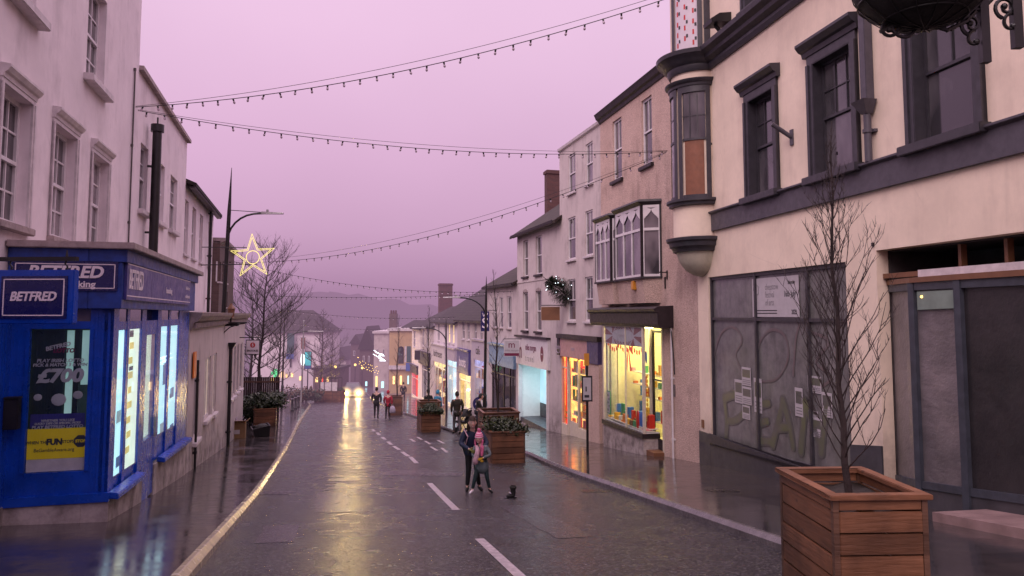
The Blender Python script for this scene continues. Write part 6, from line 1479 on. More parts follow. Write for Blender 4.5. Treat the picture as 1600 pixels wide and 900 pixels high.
# slatted timber screen beyond the range
xq = at(377, 600, 40).x; o = thing('timber_screen', 'dark brown slatted timber screen behind the left planter', 'fence', (xq, 40, pav_z(44)-.1))
mb = MB()
for k in range(18): mb.box(k*.115, k*.115+.100, -.012, .012, 0, 2.7)
mb.build('slats', T['screenwood'], o); mb = MB()
for k in range(3): MB().box(.02+k*.93, .12+k*.93, .013, .10, 0, 2.8).build('post', T['grey_metal'], o)
for z in (.4, 1.4, 2.4): MB().box(0, 2.05, -.05, -.013, z, z+.09).build('rail', T['timber_dark'], o)
# leafless street trees on the left
TG = 'bare street trees on the left'
branch_tree('bare_tree', 'wide bare tree directly behind the lit star', (at(408, 600, 40).x, 40, pav_z(40)), 9.4, 51, spread=.29, trunk_r=.11, n1=34, clear=.28, levels=2, up=.75, sub=(5, 8), group=TG)
branch_tree('bare_tree', 'bare tree at the left edge behind the white square sign', (at(387, 600, 45).x, 45, pav_z(45)), 8.2, 52, spread=.32, trunk_r=.10, n1=34, clear=.2, levels=2, up=.8, sub=(5, 7), group=TG)
branch_tree('bare_tree', 'bare tree between the star tree and the slim lamp post', (at(432, 600, 50).x, 50, pav_z(50)), 8.6, 53, spread=.30, trunk_r=.10, n1=34, clear=.2, levels=2, up=.85, sub=(5, 7), group=TG)
branch_tree('bare_tree', 'pyramid shaped bare tree standing behind the long planter in the mist', (at(500, 600, 75).x, 75, pav_z(75)-.3), 9.2, 54, spread=.32, trunk_r=.14, n1=44, clear=.18, levels=2, up=.55, sub=(4, 7), shape='cone', group=TG)
branch_tree('bare_tree', 'smaller bare tree just left of the car in the mist', (at(518, 600, 92).x, 92, pav_z(92)-.3), 8.0, 55, spread=.34, trunk_r=.12, n1=34, clear=.18, levels=2, up=.7, sub=(4, 6), group=TG)
branch_tree('bare_tree', 'bare tree far down the hill right of the car', (at(578, 600, 118).x, 118, road_z(118)), 8.5, 56, spread=.30, trunk_r=.13, n1=30, clear=.2, levels=1, up=.8, sub=(5, 8), group=TG)
# long planter with cage in the road at the bend
Yp = 66; a, c = at(491, 625, Yp), at(534, 625, Yp); zb = road_z(Yp+1)-.05; zt = at(510, 611, Yp).z; wp = c.x - a.x
o = thing('planter', 'long three panel timber planter with a metal cage of white sheeting at the road bend', 'planter', (a.x, Yp, zb), -.06, GP); planter_box(o, 0, wp, 0, 1.2, 0, zt-zb, bh=.5)
for k in range(4): MB().box(k*(wp-.08)/3, k*(wp-.08)/3+.08, -.04, -.005, 0, zt-zb).build('batten', T['timber_dark'], o)
h0 = zt-zb; h1 = at(510, 592, Yp).z-zb; mb = MB()
for x in (.1, wp*.35, wp*.62, wp*.88):
    for y in (.1, 1.1): mb.box(x-.02, x+.02, y-.02, y+.02, h0-.1, h1)
for y in (.1, 1.1):
    mb.box(.1, wp*.88, y-.02, y+.02, h1, h1+.05)
cg = mb.build('cage', T['black'], o); MB().box(.5, wp*.82, .12, .14, h0, h0+(h1-h0)*.72).build('white_sheet', T['white_trim'], o)
shrub('shrub', 'low dark planting along the long planter at the road bend', (a.x, Yp, zt-.1), .1, wp-.1, .1, 1.0, .3, 700, ('leafdk', 'leaf'), 18, .13)
shrub('shrub', 'rusty brown shrub on the left pavement behind the bollards', (at(456, 618, 62).x-1.0, 62, pav_z(62)), 0, 2.2, 0, 2.0, 1.3, 1600, ('rust', 'leafdk'), 28, .2, spill=.2)
shrub('shrub', 'dark clipped shrub right of the rusty shrub near the bollards', (at(473, 612, 64).x-.6, 64, pav_z(64)), 0, 1.9, 0, 1.6, 1.0, 1300, ('leafdk', 'leaf'), 29, .2, spill=.2)
# bollards
proto = None
for px, py in ((456.5, 643), (461.5, 640), (466, 637), (472.5, 628), (478, 625)):
    p = pt(px, py, .12)
    if proto is None:
        proto = thing('bollard', 'black cast bollard in the row along the bend of the left kerb', 'bollard', (p.x, p.y, pav_z(p.y)), 0, 'black bollards at the left kerb')
        MB().lathe([(.12, -.05), (.12, .12), (.085, .16), (.08, .78), (.10, .80), (.10, .86), (.085, .88), (.09, .95), (.05, 1.04), (0, 1.06)], n=14).build('shaft', T['black'], proto, smooth=True)
        MB().lathe([(.102, .805), (.104, .855)], n=14).build('band', T['letterdim'], proto)
    else:
        o = dup(proto); o.location = (p.x, p.y, pav_z(p.y))
# bins and box by the white range
Yc = 29.5; p = Vector((at(371, 685, Yc).x, Yc, pav_z(Yc)))
o = thing('cardboard_box', 'brown cardboard box full of waste on the left pavement by the black downpipe', 'box', p, .25)
MB().box(-.30, .30, -.22, .22, -.03, .62).build('carton', T['cardboard'], o, bevel=.01)
MB().hexa([(-.30, -.22, .62), (.30, -.22, .62), (.30, -.2, .62), (-.30, -.2, .62)], [(-.32, -.38, .70), (.32, -.38, .70), (.32, -.37, .71), (-.32, -.37, .71)]).hexa([(.28, -.22, .62), (.30, -.22, .62), (.30, .22, .62), (.28, .22, .62)], [(.43, -.2, .74), (.44, -.2, .73), (.44, .2, .73), (.43, .2, .74)]).build('flap', T['cardboard'], o)
MB().box(-.10, .10, -.226, -.221, .18, .34).build('parcel_label', T['postersheet'], o)
mb = MB(); rnd = random.Random(4)
for k in range(16):
    q = Vector((rnd.uniform(-.22, .22), rnd.uniform(-.15, .15), .60)); e = q + Vector((rnd.uniform(-.15, .15), rnd.uniform(-.1, .1), rnd.uniform(.08, .22))); mb.tube([q, e], .022, n=4, r1=.01)
mb.build('waste', T['letterdim'], o)
o = thing('plastic_crate', 'black plastic recycling crate tipped beside the cardboard box', 'crate', (p.x+.72, p.y+.7, pav_z(Yc+.9)), .5)
o.rotation_euler = (.10, -.16, .5)
def ringbox(mb, w0, w1, z0, z1, t=.02):
    for a, c, e, f in ((-1, -1, 1, -1), (1, -1, 1, 1), (1, 1, -1, 1), (-1, 1, -1, -1)): mb.add([(a*w0, c*w0*.72, z0), (e*w0, f*w0*.72, z0), (e*w1, f*w1*.72, z1), (a*w1, c*w1*.72, z1), (a*(w0-t), c*(w0*.72-t), z0), (e*(w0-t), f*(w0*.72-t), z0), (e*(w1-t), f*(w1*.72-t), z1), (a*(w1-t), c*(w1*.72-t), z1)], [(0, 1, 2, 3), (7, 6, 5, 4), (3, 2, 6, 7), (0, 4, 5, 1)])
mb = MB(); ringbox(mb, .26, .33, -.03, .42); mb.box(-.25, .25, -.18, .18, -.03, .0); mb.build('tub', T['black'], o); mb = MB(); ringbox(mb, .345, .35, .40, .45, .035); mb.build('rim', T['black'], o)
MB().ball((.02, 0, .40), .27, .19, .13, 12, 8).build('rubbish', T['olive_scrap'], o)
# white square hanging sign and bracket lantern on the range
xb_, zb_ = L0.hit(371, 541, .0); 
Ys_ = 30.5; q0, q1 = at(385, 553, Ys_), at(405.5, 532, Ys_)
o = thing('hanging_sign', 'small white square hanging sign with a red disc on the white range', 'sign', (q0.x, Ys_, q0.z))
ww, hh = q1.x-q0.x, q1.z-q0.z
MB().box(-.03, ww+.03, -.03, .03, -.03, hh+.03).build('frame', T['black'], o); sb = MB().box(0, ww, -.036, -.031, 0, hh).build('board', T['letter'], o)
MB().cyl((ww*.5, -.037, hh*.66), (ww*.5, -.040, hh*.66), ww*.20, n=20).build('disc', T['red_ink'], sb); mb = put_text(MB(), 'BROOKES', .105, (ww*.5, -.039, hh*.24), (1, 0, 0), (0, 0, 1), thick=.001, bold=.003); mb.build('lettering', T['ink'], sb); put_text(MB(), 'S', .16, (ww*.5, -.042, hh*.66), (1, 0, 0), (0, 0, 1), thick=.001, bold=.006).build('lettering', T['letter'], sb)
xw_ = L0.w(L0.x(372, 530), 0, 0).x
MB().tube([(xw_-q0.x-.6, .0, hh+.12), (ww+.05, 0, hh+.12)], .02).tube([(.1, 0, hh+.02), (.1, 0, hh+.12)], .012).tube([(ww-.1, 0, hh+.02), (ww-.1, 0, hh+.12)], .012).build('bracket', T['black'], o)
Yb2 = 24.0; q0 = at(350, 505, Yb2); o = thing('sign_bracket', 'empty black curved bracket on the white range beside the lamp post', 'bracket', L0.w(L0.x(350, 520), .0, q0.z-.5))
MB().tube([(-.2, 0, .5), (.75, 0, .52)], .022).tube([(-.1, 0, 0), (.0, 0, .2), (.18, 0, .36), (.45, 0, .46), (.7, 0, .5)], .020).box(-.25, -.15, -.03, .03, -.1, .6).build('ironwork', T['black'], o)
q0 = at(361, 490, 24.5); o = thing('wall_lantern', 'small black and brass lantern above the cornice of the white range', 'lantern', (q0.x, 24.5, q0.z-.16))
MB().lathe([(.05, 0), (.12, .02), (.10, .06), (.12, .30), (.15, .32), (.05, .44), (.02, .5)], n=6).build('housing', T['g_brn'], o); MB().cyl((0, 0, -.14), (0, 0, .0), .03).box(-.25, .25, -.06, .06, -.25, -.14).build('mount', T['black'], o)
# ---- right hand projecting signs, christmas tree, notice post
def flag_sign(F, label, pl, pr, ptop, pbot, board, frame, texts, off=.1, th=.05, bracket=True, band=None, x=None):
    xs_ = F.x((pl+pr)/2, (ptop+pbot)/2, .6) if x is None else x; Y = F.w(xs_, .6).y
    q0, q1 = at(pl, pbot, Y), at(pr, ptop, Y); w, h = q1.x-q0.x, q1.z-q0.z
    o = thing('hanging_sign', label, 'sign', (q0.x, Y, q0.z), 0); MB().box(-.02, w+.02, -th/2, th/2, -.02, h+.02).build('frame', T[frame], o)
    s = MB().box(0, w, -th/2-.006, -th/2-.001, 0, h).build('board', T[board], o)
    if band: MB().box(0, w, -th/2-.012, -th/2-.0065, 0, h*band[1]).build('band', T[band[0]], s)
    for body, u, v, sz, mt in texts: put_text(MB(), body, sz*h, (w*u, -th/2-.010, h*v), (1, 0, 0), (0, 0, 1), thick=.001, bold=.004*sz).build('lettering', T[mt], s)
    if bracket: MB().tube([(-.0, 0, h+.08), (w+.5, 0, h+.08)], .018).build('bracket', T['black'], o)
    return o
flag_sign(R4, 'white projecting sign with a maroon letter m above the travel shop', 788, 811, 532, 556, 'postersheet', 'white_paint', [('m', .5, .72, .62, 'maroon'), ('miles morgan', .5, .36, .17, 'grey_ink'), ('travel agent', .5, .09, .13, 'letter')], band=('maroon', .18))
flag_sign(R4, 'brown and cream blank sign board with dark cap on the white brick building', 846, 874, 480, 500, 'signbrown', 'signcream', [])
flag_sign(R5, 'navy projecting sign with a large white S beside the lamp post', 752, 764, 487, 517, 'navy', 'navy', [('W', .5, .82, .3, 'letter'), ('S', .5, .38, .78, 'letter')])
flag_sign(R8, 'dark square lantern sign above the far pavement', 648, 656, 548, 562, 'black_wood', 'black_wood', [])
# decorated tree on a bracket
Yx = 31.0; q = at(902, 474, Yx); e = at(848, 432, Yx-.5)
o = thing('christmas_tree', 'small decorated evergreen with white lights leaning out on a wall bracket', 'christmas tree', (q.x, Yx, q.z)); d = (e - q)
mb = MB().tube([Vector((0, 0, 0)), d*.5, d], .03, n=6, r1=.012); mb.box(-.03, .25, -.04, .04, -.06, .03); mb.build('trunk', T['bark'], o)
lf = MB(); rnd = random.Random(77); dn = d.normalized(); u_ = dn.orthogonal().normalized(); w_ = dn.cross(u_); ends = []
for i in range(620):
    t = rnd.uniform(.10, .84); a_ = rnd.uniform(0, 2*PI); R = .70*(1-abs(t-.36)*1.25)*rnd.uniform(.5, 1.0); p = d*t; g = (u_*math.cos(a_) + w_*math.sin(a_))*R + dn*R*.25
    ends.append(p+g)
    for k in range(7):
        s_ = p + g*(.25+.75*k/7); dd = (g.normalized() + Vector((rnd.uniform(-1, 1), rnd.uniform(-1, 1), rnd.uniform(-1, 1)))*.9).normalized(); sd = dd.cross(Vector((0, .3, 1))).normalized()*.014
        lf.add([s_ - sd, s_ + sd, s_ + dd*.11], [(0, 1, 2)])
lf.build('foliage', T['leafdk'], o)
mb = MB()
for p in rnd.sample(ends, 18): mb.ball(p, .014, n=6, m=4)
mb.build('fairy_lights', T['xmaswhite'], o)
pn = pt(920, 690, .12); Yp_ = 22.5; q = at(918, 690, Yp_); o = thing('notice_post', 'black post with a framed bus timetable and a small orange plate', 'bus stop', (q.x, Yp_, pav_z(Yp_)))
zA, zB = at(918, 500, Yp_).z-pav_z(Yp_), 0; zA = max(zA, at(918, 548, Yp_).z-pav_z(Yp_))
zf0, zf1 = at(918, 627, Yp_).z-pav_z(Yp_), at(918, 587, Yp_).z-pav_z(Yp_)
MB().cyl((0, 0, -.1), (0, 0, at(918, 552, Yp_).z-pav_z(Yp_)), .04, n=10).build('pole', T['black'], o, smooth=True)
MB().box(-.17, .15, -.09, -.045, zf0, zf1).build('case', T['black'], o); MB().box(-.13, .11, -.096, -.0905, zf0+.05, zf1-.05).build('timetable', T['postersheet'], o)
MB().box(-.09, .05, -.10, -.0965, zf0+.12, zf0+.2).box(-.06, -.02, -.10, -.0965, zf0+.3, zf0+.45).build('print', T['ink'], o)
MB().box(-.09, .06, -.06, -.041, at(918, 571, Yp_).z-pav_z(Yp_), at(918, 552, Yp_).z-pav_z(Yp_)).build('plate', T['amberbox'], o)
# pavement board outside the violet shop
q = at(750, 645, 44); o = thing('pavement_sign', 'round blue and white pavement sign outside the violet lit shop', 'sign', (at(750, 640, 43).x, 43, pav_z(43)))
MB().lathe([(0, -.01), (.42, -.01), (.42, .03), (0, .03)], n=20).build('disc', T['navy'], o); MB().lathe([(0, .031), (.26, .031), (.26, .036), (0, .036)], n=16).build('disc_face', T['letter'], o)
for ch in children(o): ch.rotation_euler = (PI/2, 0, 0); ch.location = (0, 0, .75)
MB().box(-.3, .3, -.15, .15, -.02, .06).cyl((0, 0, .0), (0, .02, .75), .03).build('stand', T['black'], o)
# ---- hanging basket top right, from an ornate column arm
Yk = 5.0; q = at(1443, -8, Yk); o = thing('hanging_basket', 'dark round hanging basket with iron scrolls close overhead at the upper right', 'hanging basket', (q.x, Yk, q.z)); Rb = .46
MB().lathe([(0, -.235), (.12, -.225), (.25, -.175), (.36, -.09), (.43, .0), (Rb, .10), (Rb-.02, .22), (0, .20)], n=36).build('bowl', T['liner'], o, smooth='all')
mb = MB()
for z, r in ((-.17, .265), (-.03, .42), (.10, Rb+.005)): mb.tube([(r*math.cos(t*PI/18), r*math.sin(t*PI/18), z) for t in range(37)], .006, n=5)
for k in range(14):
    a_ = 2*PI*k/14; mb.tube([(r*math.cos(a_), r*math.sin(a_), z) for r, z in ((.03, -.24), (.16, -.22), (.28, -.165), (.38, -.075), (.44, .005), (Rb+.006, .11))], .005, n=4)
mb.build('wire_frame', T['black'], o)
def scroll(mb, c, R, t0, turns, dirn, rr=.016, n=22):
    pts_ = []
    for i in range(n+1):
        t = i/n; a_ = t0 + dirn*turns*2*PI*t; r = R*(1-t)**.9 + .012; pts_.append((c[0]+r*math.cos(a_), c[1], c[2]+r*math.sin(a_)))
    mb.tube(pts_, rr, n=6, r1=rr*.8); mb.ball(pts_[-1], rr*1.7, n=8, m=6); return pts_[0]
qc = lambda px, py: at(px, py, Yk) - q
o2 = thing('basket_column', 'black ornamental iron bracket with scrolls carrying the hanging basket at the upper right', 'bracket', (at(1750, 800, Yk).x, Yk, pav_z(Yk)))
so_ = q - Vector(o2.location); mb = MB()
def sc(px, py, Rpx, t0, turns, dirn, rr=.014): 
    c_ = qc(px, py) + so_; scroll(mb, (c_.x, c_.y+.04, c_.z), Rpx/F*Yk, t0, turns, dirn, rr)
for a_ in ((1420, 36, 22, PI*.9, 1.1, 1), (1393, 40, 13, 0, 1.2, -1), (1487, 22, 24, PI, 1.2, 1), (1458, 8, 16, 0, 1.1, 1), (1523, 35, 15, PI*1.4, 1.3, -1), (1530, 60, 15, PI*.5, .55, 1), (1577, 8, 16, PI*1.4, 1.3, -1), (1588, 35, 17, PI*.5, .55, 1), (1510, -5, 26, PI*1.1, 1.0, -1)): sc(*a_)
def bar(pts_, rr): mb.tube([qc(*p_) + so_ + Vector((0, .04, 0)) for p_ in pts_], rr, n=6)
bar([(1380, 46), (1400, 36), (1440, 40), (1470, 20), (1500, 6), (1540, 12), (1560, -10)], .016); bar([(1460, 30), (1485, 44), (1515, 30), (1530, 14)], .016)
for px, pb_, w__ in ((1546, 95, .030), (1597, 72, .032)):
    a_, c_ = qc(px-4, -60) + so_, qc(px, pb_) + so_; mb.box(c_.x-w__, c_.x+w__, c_.y+.02, c_.y+.07, c_.z, a_.z)
a_ = qc(1380, -62) + so_; mb.box(a_.x, .05, a_.y, a_.y+.06, a_.z, a_.z+.06)
mb.build('scroll_bracket', T['black'], o2)
MB().lathe([(.22, -.1), (.22, .5), (.14, .6), (.10, .7), (.085, 3.2), (.07, 3.25), (.07, 5.2), (.03, 5.4), (0, 5.45)], n=18).build('column', T['black'], o2, smooth=True)
a_ = qc(1443, -20)
MB().tube([(0, 0, .2), (0, 0, qc(1443, -62).z)], .008).build('chain', T['black'], o)
# ================================================================== BEYOND THE BEND
def far_block(label, px0, px1, py_eave, Y, wallm, wins=(), roof=None, rise=2, depth=9, name='building', rz=0, lights=(), shopz=None, flat=False, base=None, hip=False):
    a, c = at(px0, 560, Y), at(px1, 560, Y); zb = road_z(Y) - 1; zt = at(px0, py_eave, Y).z
    o = thing(name, label, 'building', (a.x, Y, zb), rz); W_ = c.x - a.x; H_ = zt - zb
    mb = MB().box(0, W_, 0, depth, 0, H_); mb.build('wall', T[wallm], o)
    if roof:
        if hip: MB().add([(-.4, -.4, H_), (W_+.4, -.4, H_), (W_+.4, depth+.4, H_), (-.4, depth+.4, H_), (W_*.12, depth/2, H_+rise), (W_*.72, depth/2, H_+rise)], [(0, 1, 5, 4), (1, 2, 5), (2, 3, 4, 5), (3, 0, 4), (3, 2, 1, 0)]).build('roof', T[roof], o)
        elif flat: MB().box(-.2, W_+.2, -.25, depth, H_, H_+.3).build('parapet', T[roof], o)
        else: MB().prism([(-.3, H_-.1), (W_/2, H_+rise), (W_+.3, H_-.1)], lambda p: (p[0], -.3, p[1]), lambda p: (p[0], depth, p[1])).build('roof', T[roof], o)
    for (x0, x1, y0, y1) in wins:
        q0, q1 = at(x0, y1, Y), at(x1, y0, Y); w = MB().box(q0.x-a.x, q1.x-a.x, -.06, -.005, q0.z-zb, q1.z-zb).build('window', T['white_trim'], o); t_ = .08
        MB().box(q0.x-a.x+t_, q1.x-a.x-t_, -.075, -.061, q0.z-zb+t_, q1.z-zb-t_).build('pane', T['panedk'], w)
    for (x0, x1, y0, y1, mt) in lights:
        q0, q1 = at(x0, y1, Y), at(x1, y0, Y); MB().box(q0.x-a.x, q1.x-a.x, -.12, -.08, q0.z-zb, q1.z-zb).build('lit_window', T[mt], o)
    return o
# left, beyond the square
o = far_block('white hall with a wide hipped slate roof and hanging banners behind the left trees', 395, 499, 520, 104, 'white_wall', [(452, 457, 560, 575)], 'slate', 3.2, 12, hip=True,
          lights=[(434, 437, 583, 592, 'farlight'), (440, 444, 581, 590, 'farlight'), (447, 449, 584, 590, 'farlight'), (455, 458, 583, 589, 'farlight'), (468, 472, 588, 594, 'farlight'), (424, 429, 590, 598, 'farlight')])
for lab, x0, x1, y0, y1, mt in (('dark green vertical banner on the white hall', 448, 460, 521, 552, 'greenbanner'), ('small blue banner below the green one on the white hall', 447, 459, 553, 561, 'bluebanner'), ('brown square banner on the right of the white hall', 470, 477, 528, 545, 'signbrown')):
    q0, q1 = at(x0, y1, 103.4), at(x1, y0, 103.4); b = thing('banner', lab, 'banner', ((q0.x+q1.x)/2, 103.4, q0.z)); h = q1.z-q0.z; w = (q1.x-q0.x)/2
    MB().box(-w, w, 0, .03, 0, h).build('cloth', T[mt], b); MB().cyl((-w-.1, .02, h+.03), (w+.1, .02, h+.03), .03).build('rod', T['black'], b); MB().box(-.05, .05, .031, .6, h*.4, h*.45).build('stay', T['black'], b)
q0, q1 = at(476, 576, 84), at(486, 550, 84); b = thing('screen_sign', 'glowing turquoise advertising screen on a post in the square', 'screen', ((q0.x+q1.x)/2, 84, road_z(84))); w = (q1.x-q0.x)/2; zb = road_z(84)
MB().box(-w-.05, w+.05, 0, .15, q0.z-zb-.05, q1.z-zb+.05).build('case', T['black'], b); MB().box(-w, w, -.02, -.001, q0.z-zb+.35, q1.z-zb).build('screen', T['teal'], b); MB().box(-w, w, -.02, -.001, q0.z-zb, q0.z-zb+.33).build('screen_foot', T['bluebanner'], b); MB().cyl((0, .08, 0), (0, .08, q0.z-zb), .07).build('post', T['black'], b)
mb = put_text(MB(), 'OPEN', .42, (0, -.03, (q1.z-zb)*.5+(q0.z-zb)*.5+.4), (1, 0, 0), (0, 0, 1), thick=.002) if False else None
q0 = at(473, 562, 83); b = thing('oval_sign', 'bright white oval lit sign beside the turquoise screen', 'sign', (q0.x, 83, road_z(83))); zz = q0.z - road_z(83)
MB().ball((0, 0, zz), .24, .08, .72, 18, 10).build('lit_face', T['litwhite'], b, smooth=True); MB().cyl((0, .05, 0), (0, .05, zz-.7), .05).build('post', T['black'], b)
q0 = at(430, 583, 90); b = thing('pharmacy_sign', 'small green lit sign among the left trees', 'sign', (q0.x, 90, q0.z)); MB().box(-.5, .5, 0, .1, -.18, .18).box(-.2, .2, 0.001, .099, -.5, .5).build('cross', T['green_sign'], b); MB().cyl((0, .05, -4.2), (0, .05, -.5), .05).build('post', T['black'], b)
o = far_block('low shopfront row with warm lit windows behind the long planter', 490, 530, 578, 98, 'brown_brick', [], 'slate', 1.4, 6, flat=True, lights=[(493, 497, 590, 597, 'farlight'), (501, 505, 590, 598, 'farred'), (511, 514, 589, 596, 'farlight')])
# centre distance, low roofs stepping down
o = far_block('dim distant house with pitched roof left of the car', 519, 541, 562, 135, 'white_wall2', [(522, 525, 570, 578), (531, 534, 570, 578)], 'slate', 2.2, 9)
o = far_block('dim distant terrace with steep roofs above the car', 541, 566, 560, 150, 'brown_brick', [(545, 548, 570, 578), (553, 556, 570, 578)], 'slate', 3.0, 9)
# right, past the red doorway: ochre house and stepping terraces
Yy = 86
o = far_block('ochre painted house with chimney, cornice and tall arched window at the bend', 608, 645, 517, Yy, 'yellow_wall', [], 'white_trim', 0, 10, flat=True, rz=.0, lights=[(614, 617, 588, 600, 'farlight'), (625, 628, 587, 601, 'farlight'), (637, 639, 587, 600, 'farlightc')])
zb = road_z(Yy)-1; a = at(608, 560, Yy)
c_ = at(612, 514, Yy+3); t_ = at(617, 490, Yy+3); ch = MB().box(at(608, 514, Yy+3).x-a.x, at(619, 514, Yy+3).x-a.x, 3, 4.2, c_.z-zb-.6, t_.z-zb).build('chimney', T['brown_brick'], o)
for k in range(3): MB().cyl((at(610+3.6*k, 500, Yy+3).x-a.x, 3.6, t_.z-zb), (at(610+3.6*k, 500, Yy+3).x-a.x, 3.6, t_.z-zb+.4), .13, .10, n=8).build('chimney_pot', T['brick'], ch)
MB().add([(at(622, 514, Yy+2).x-a.x, 2, at(622, 514, Yy+2).z-zb), (at(660, 514, Yy+2).x-a.x, 2, at(660, 514, Yy+2).z-zb), (at(660, 500, Yy+2).x-a.x, 6, at(650, 500, Yy+6).z-zb), (at(640, 500, Yy+2).x-a.x, 6, at(640, 500, Yy+6).z-zb)], [(0, 1, 2, 3)]).build('roof', T['slate'], o)
q0, q1 = at(622, 568, Yy), at(631, 541, Yy); xm_ = (q0.x+q1.x)/2-a.x; hw = (q1.x-q0.x)/2
pr_ = [(xm_-hw, q0.z-zb), (xm_+hw, q0.z-zb)] + [(xm_+hw*math.cos(t*PI/8), q1.z-zb-hw+hw*math.sin(t*PI/8)) for t in range(9)]
w = MB().prism(pr_, lambda p: (p[0], -.06, p[1]), lambda p: (p[0], -.005, p[1])).build('window', T['panedk'], o)
MB().box(0, at(645, 560, Yy).x-a.x, -.3, -.005, at(620, 577, Yy).z-zb, at(620, 571, Yy).z-zb).build('fascia', T['white_trim'], o)
for lab, x0, x1, y0, y1, mt in (('white vertical banner beside the arched window of the ochre house', 632, 635, 541, 566, 'white_trim'), ('teal banner beside the arched window of the ochre house', 635.5, 642, 541, 566, 'greenbanner'), ('blue shop banner low on the ochre house', 634, 643, 567, 580, 'bluebanner')):
    q0, q1 = at(x0, y1, Yy-.6), at(x1, y0, Yy-.6); b = thing('banner', lab, 'banner', ((q0.x+q1.x)/2, Yy-.6, q0.z)); h = q1.z-q0.z; w = (q1.x-q0.x)/2; MB().box(-w, w, 0, .03, 0, h).build('cloth', T[mt], b); MB().box(-.04, .04, .031, .59, h*.8, h*.85).build('stay', T['black'], b)
o = far_block('tall pale rendered building left of the ochre house', 584, 607, 521, 98, 'white_wall2', [(588, 591, 545, 556), (598, 601, 545, 556)], 'white_trim', 0, 10, flat=True, lights=[(596, 600, 596, 606, 'farlightc'), (587, 590, 588, 604, 'farlight')])
o = far_block('gabled house in the mist left of the pale building', 562, 584, 545, 112, 'brown_brick', [(567, 570, 556, 566), (575, 578, 556, 566)], 'slate', 3.4, 10, lights=[(571, 574, 596, 603, 'farlightc')])
o = far_block('faint end house in the mist behind the car', 548, 563, 536, 128, 'brown_brick', [(552, 555, 548, 556)], 'slate', 1.5, 10)
# christmas lights over the far street
Yd = 80; c0 = at(592, 556, Yd); b = thing('light_decoration', 'blue white comet shaped christmas light over the far street', 'christmas light', (c0.x, Yd, c0.z)); mb = MB(); rnd = random.Random(9)
for k in range(8):
    a_ = rnd.uniform(-.5, .6); L_ = rnd.uniform(.3, 1.2); p0 = Vector((.5+rnd.uniform(-.3, .3), 0, -.2+rnd.uniform(-.4, .4))); mb.tube([p0, p0 + Vector((-L_*math.cos(a_), 0, L_*math.sin(a_+.5)))], .025, n=4)
mb.build('light_rods', T['xmaswhite'], b); MB().tube([(1.0, .05, -.6), (-1.2, .05, .7)], .02).build('frame', T['black'], b)
c0 = at(571, 570, 86); b = thing('light_decoration', 'warm white garland of christmas lights left of the blue comet', 'christmas light', (c0.x, 86, c0.z)); mb = MB()
for k in range(30): t_ = k/29; mb.ball((-.9+2.4*t_, rnd.uniform(-.1, .1), .6-1.2*t_+rnd.uniform(-.40, .40)-.3*math.sin(t_*PI)), .038, n=6, m=4)
mb.build('lights', T['xmas'], b); MB().tube([(-.9, 0, .6), (.3, 0, -.25), (1.5, 0, -.6)], .02).build('wire', T['black'], b)
for px, py, Y_, lab in ((517, 571, 95, 'round glowing street globe nearest the pyramid tree'), (524, 573, 96, 'round glowing street globe just left of the car'), (555, 570, 110, 'tiny glowing street globe above the car'), (566, 575, 112, 'tiny glowing street globe right of the car')):
    c0 = at(px, py, Y_); b = thing('street_globe', lab, 'street lamp', (c0.x, Y_, road_z(Y_)), 0, 'glowing street globes in the distance'); h = c0.z-road_z(Y_); MB().ball((0, 0, h), .17, n=10, m=8).build('globe', T['xmas'], b); MB().cyl((0, 0, 0), (0, 0, h-.15), .05).build('post', T['black'], b)
# ---- the car with headlamps on
Yc = 78; q = at(551, 617, Yc); zc_ = road_z(Yc)
o = thing('car', 'oncoming car with bright headlamps coming up the hill in the mist', 'car', (q.x, Yc, zc_), .20); 
st = [(-2.05, .74, .30, .62, .64, .60), (-1.98, .84, .22, .72, .74, .70), (-1.1, .88, .20, .92, .95, .80), (-.75, .88, .20, .98, 1.02, .80), (-.05, .88, .20, 1.0, 1.42, .64), (1.0, .88, .20, 1.0, 1.46, .64), (1.75, .87, .22, 1.0, 1.25, .64), (2.05, .84, .30, .95, .97, .72)]
mb = MB()
for y, w, z0, zs_, zr_, wr in st: mb.v += [Vector(v) for v in ((-w*.92, y, z0), (-w, y, (z0+zs_)/2), (-w*.97, y, zs_), (-wr, y, zr_), (wr, y, zr_), (w*.97, y, zs_), (w, y, (z0+zs_)/2), (w*.92, y, z0))]
for i in range(len(st)-1): mb.f += [(i*8+k, i*8+(k+1) % 8, (i+1)*8+(k+1) % 8, (i+1)*8+k) for k in range(8)]
mb.f += [tuple(range(8)), tuple(range((len(st)-1)*8, len(st)*8))]
mb.build('body', T['carpaint'], o, smooth=True)
MB().quad((-.74, -.765, 1.03), (.74, -.765, 1.03), (.60, -.09, 1.405), (-.60, -.09, 1.405)).build('windscreen', T['panedk'], o)
for s in (-1, 1):
    MB().ball((s*.62, -2.03, .62), .15, .09, .11, 14, 8).build('headlight', T['headlamp'], o, smooth=True)
    MB().box(s*.92-.09*(s < 0), s*.92+.09*(s > 0), -.75, -.62, 1.0, 1.14).build('wing_mirror', T['carpaint'], o)
    for y in (-1.3, 1.25):
        w = MB().lathe([(.0, -.1), (.22, -.1), (.31, -.09), (.32, 0), (.31, .09), (.22, .1), (0, .1)], n=18).build('wheel', T['black'], o); w.rotation_euler = (0, PI/2, 0); w.location = (s*.80, y, .32)
        h_ = MB().lathe([(0, -.105), (.19, -.105), (.19, .105), (0, .105)], n=14).build('rim', T['grey_metal'], w)
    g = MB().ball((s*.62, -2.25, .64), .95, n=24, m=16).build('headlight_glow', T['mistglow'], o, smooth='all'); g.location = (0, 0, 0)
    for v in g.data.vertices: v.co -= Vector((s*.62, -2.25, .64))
    g.location = (s*.62, -2.25, .64)
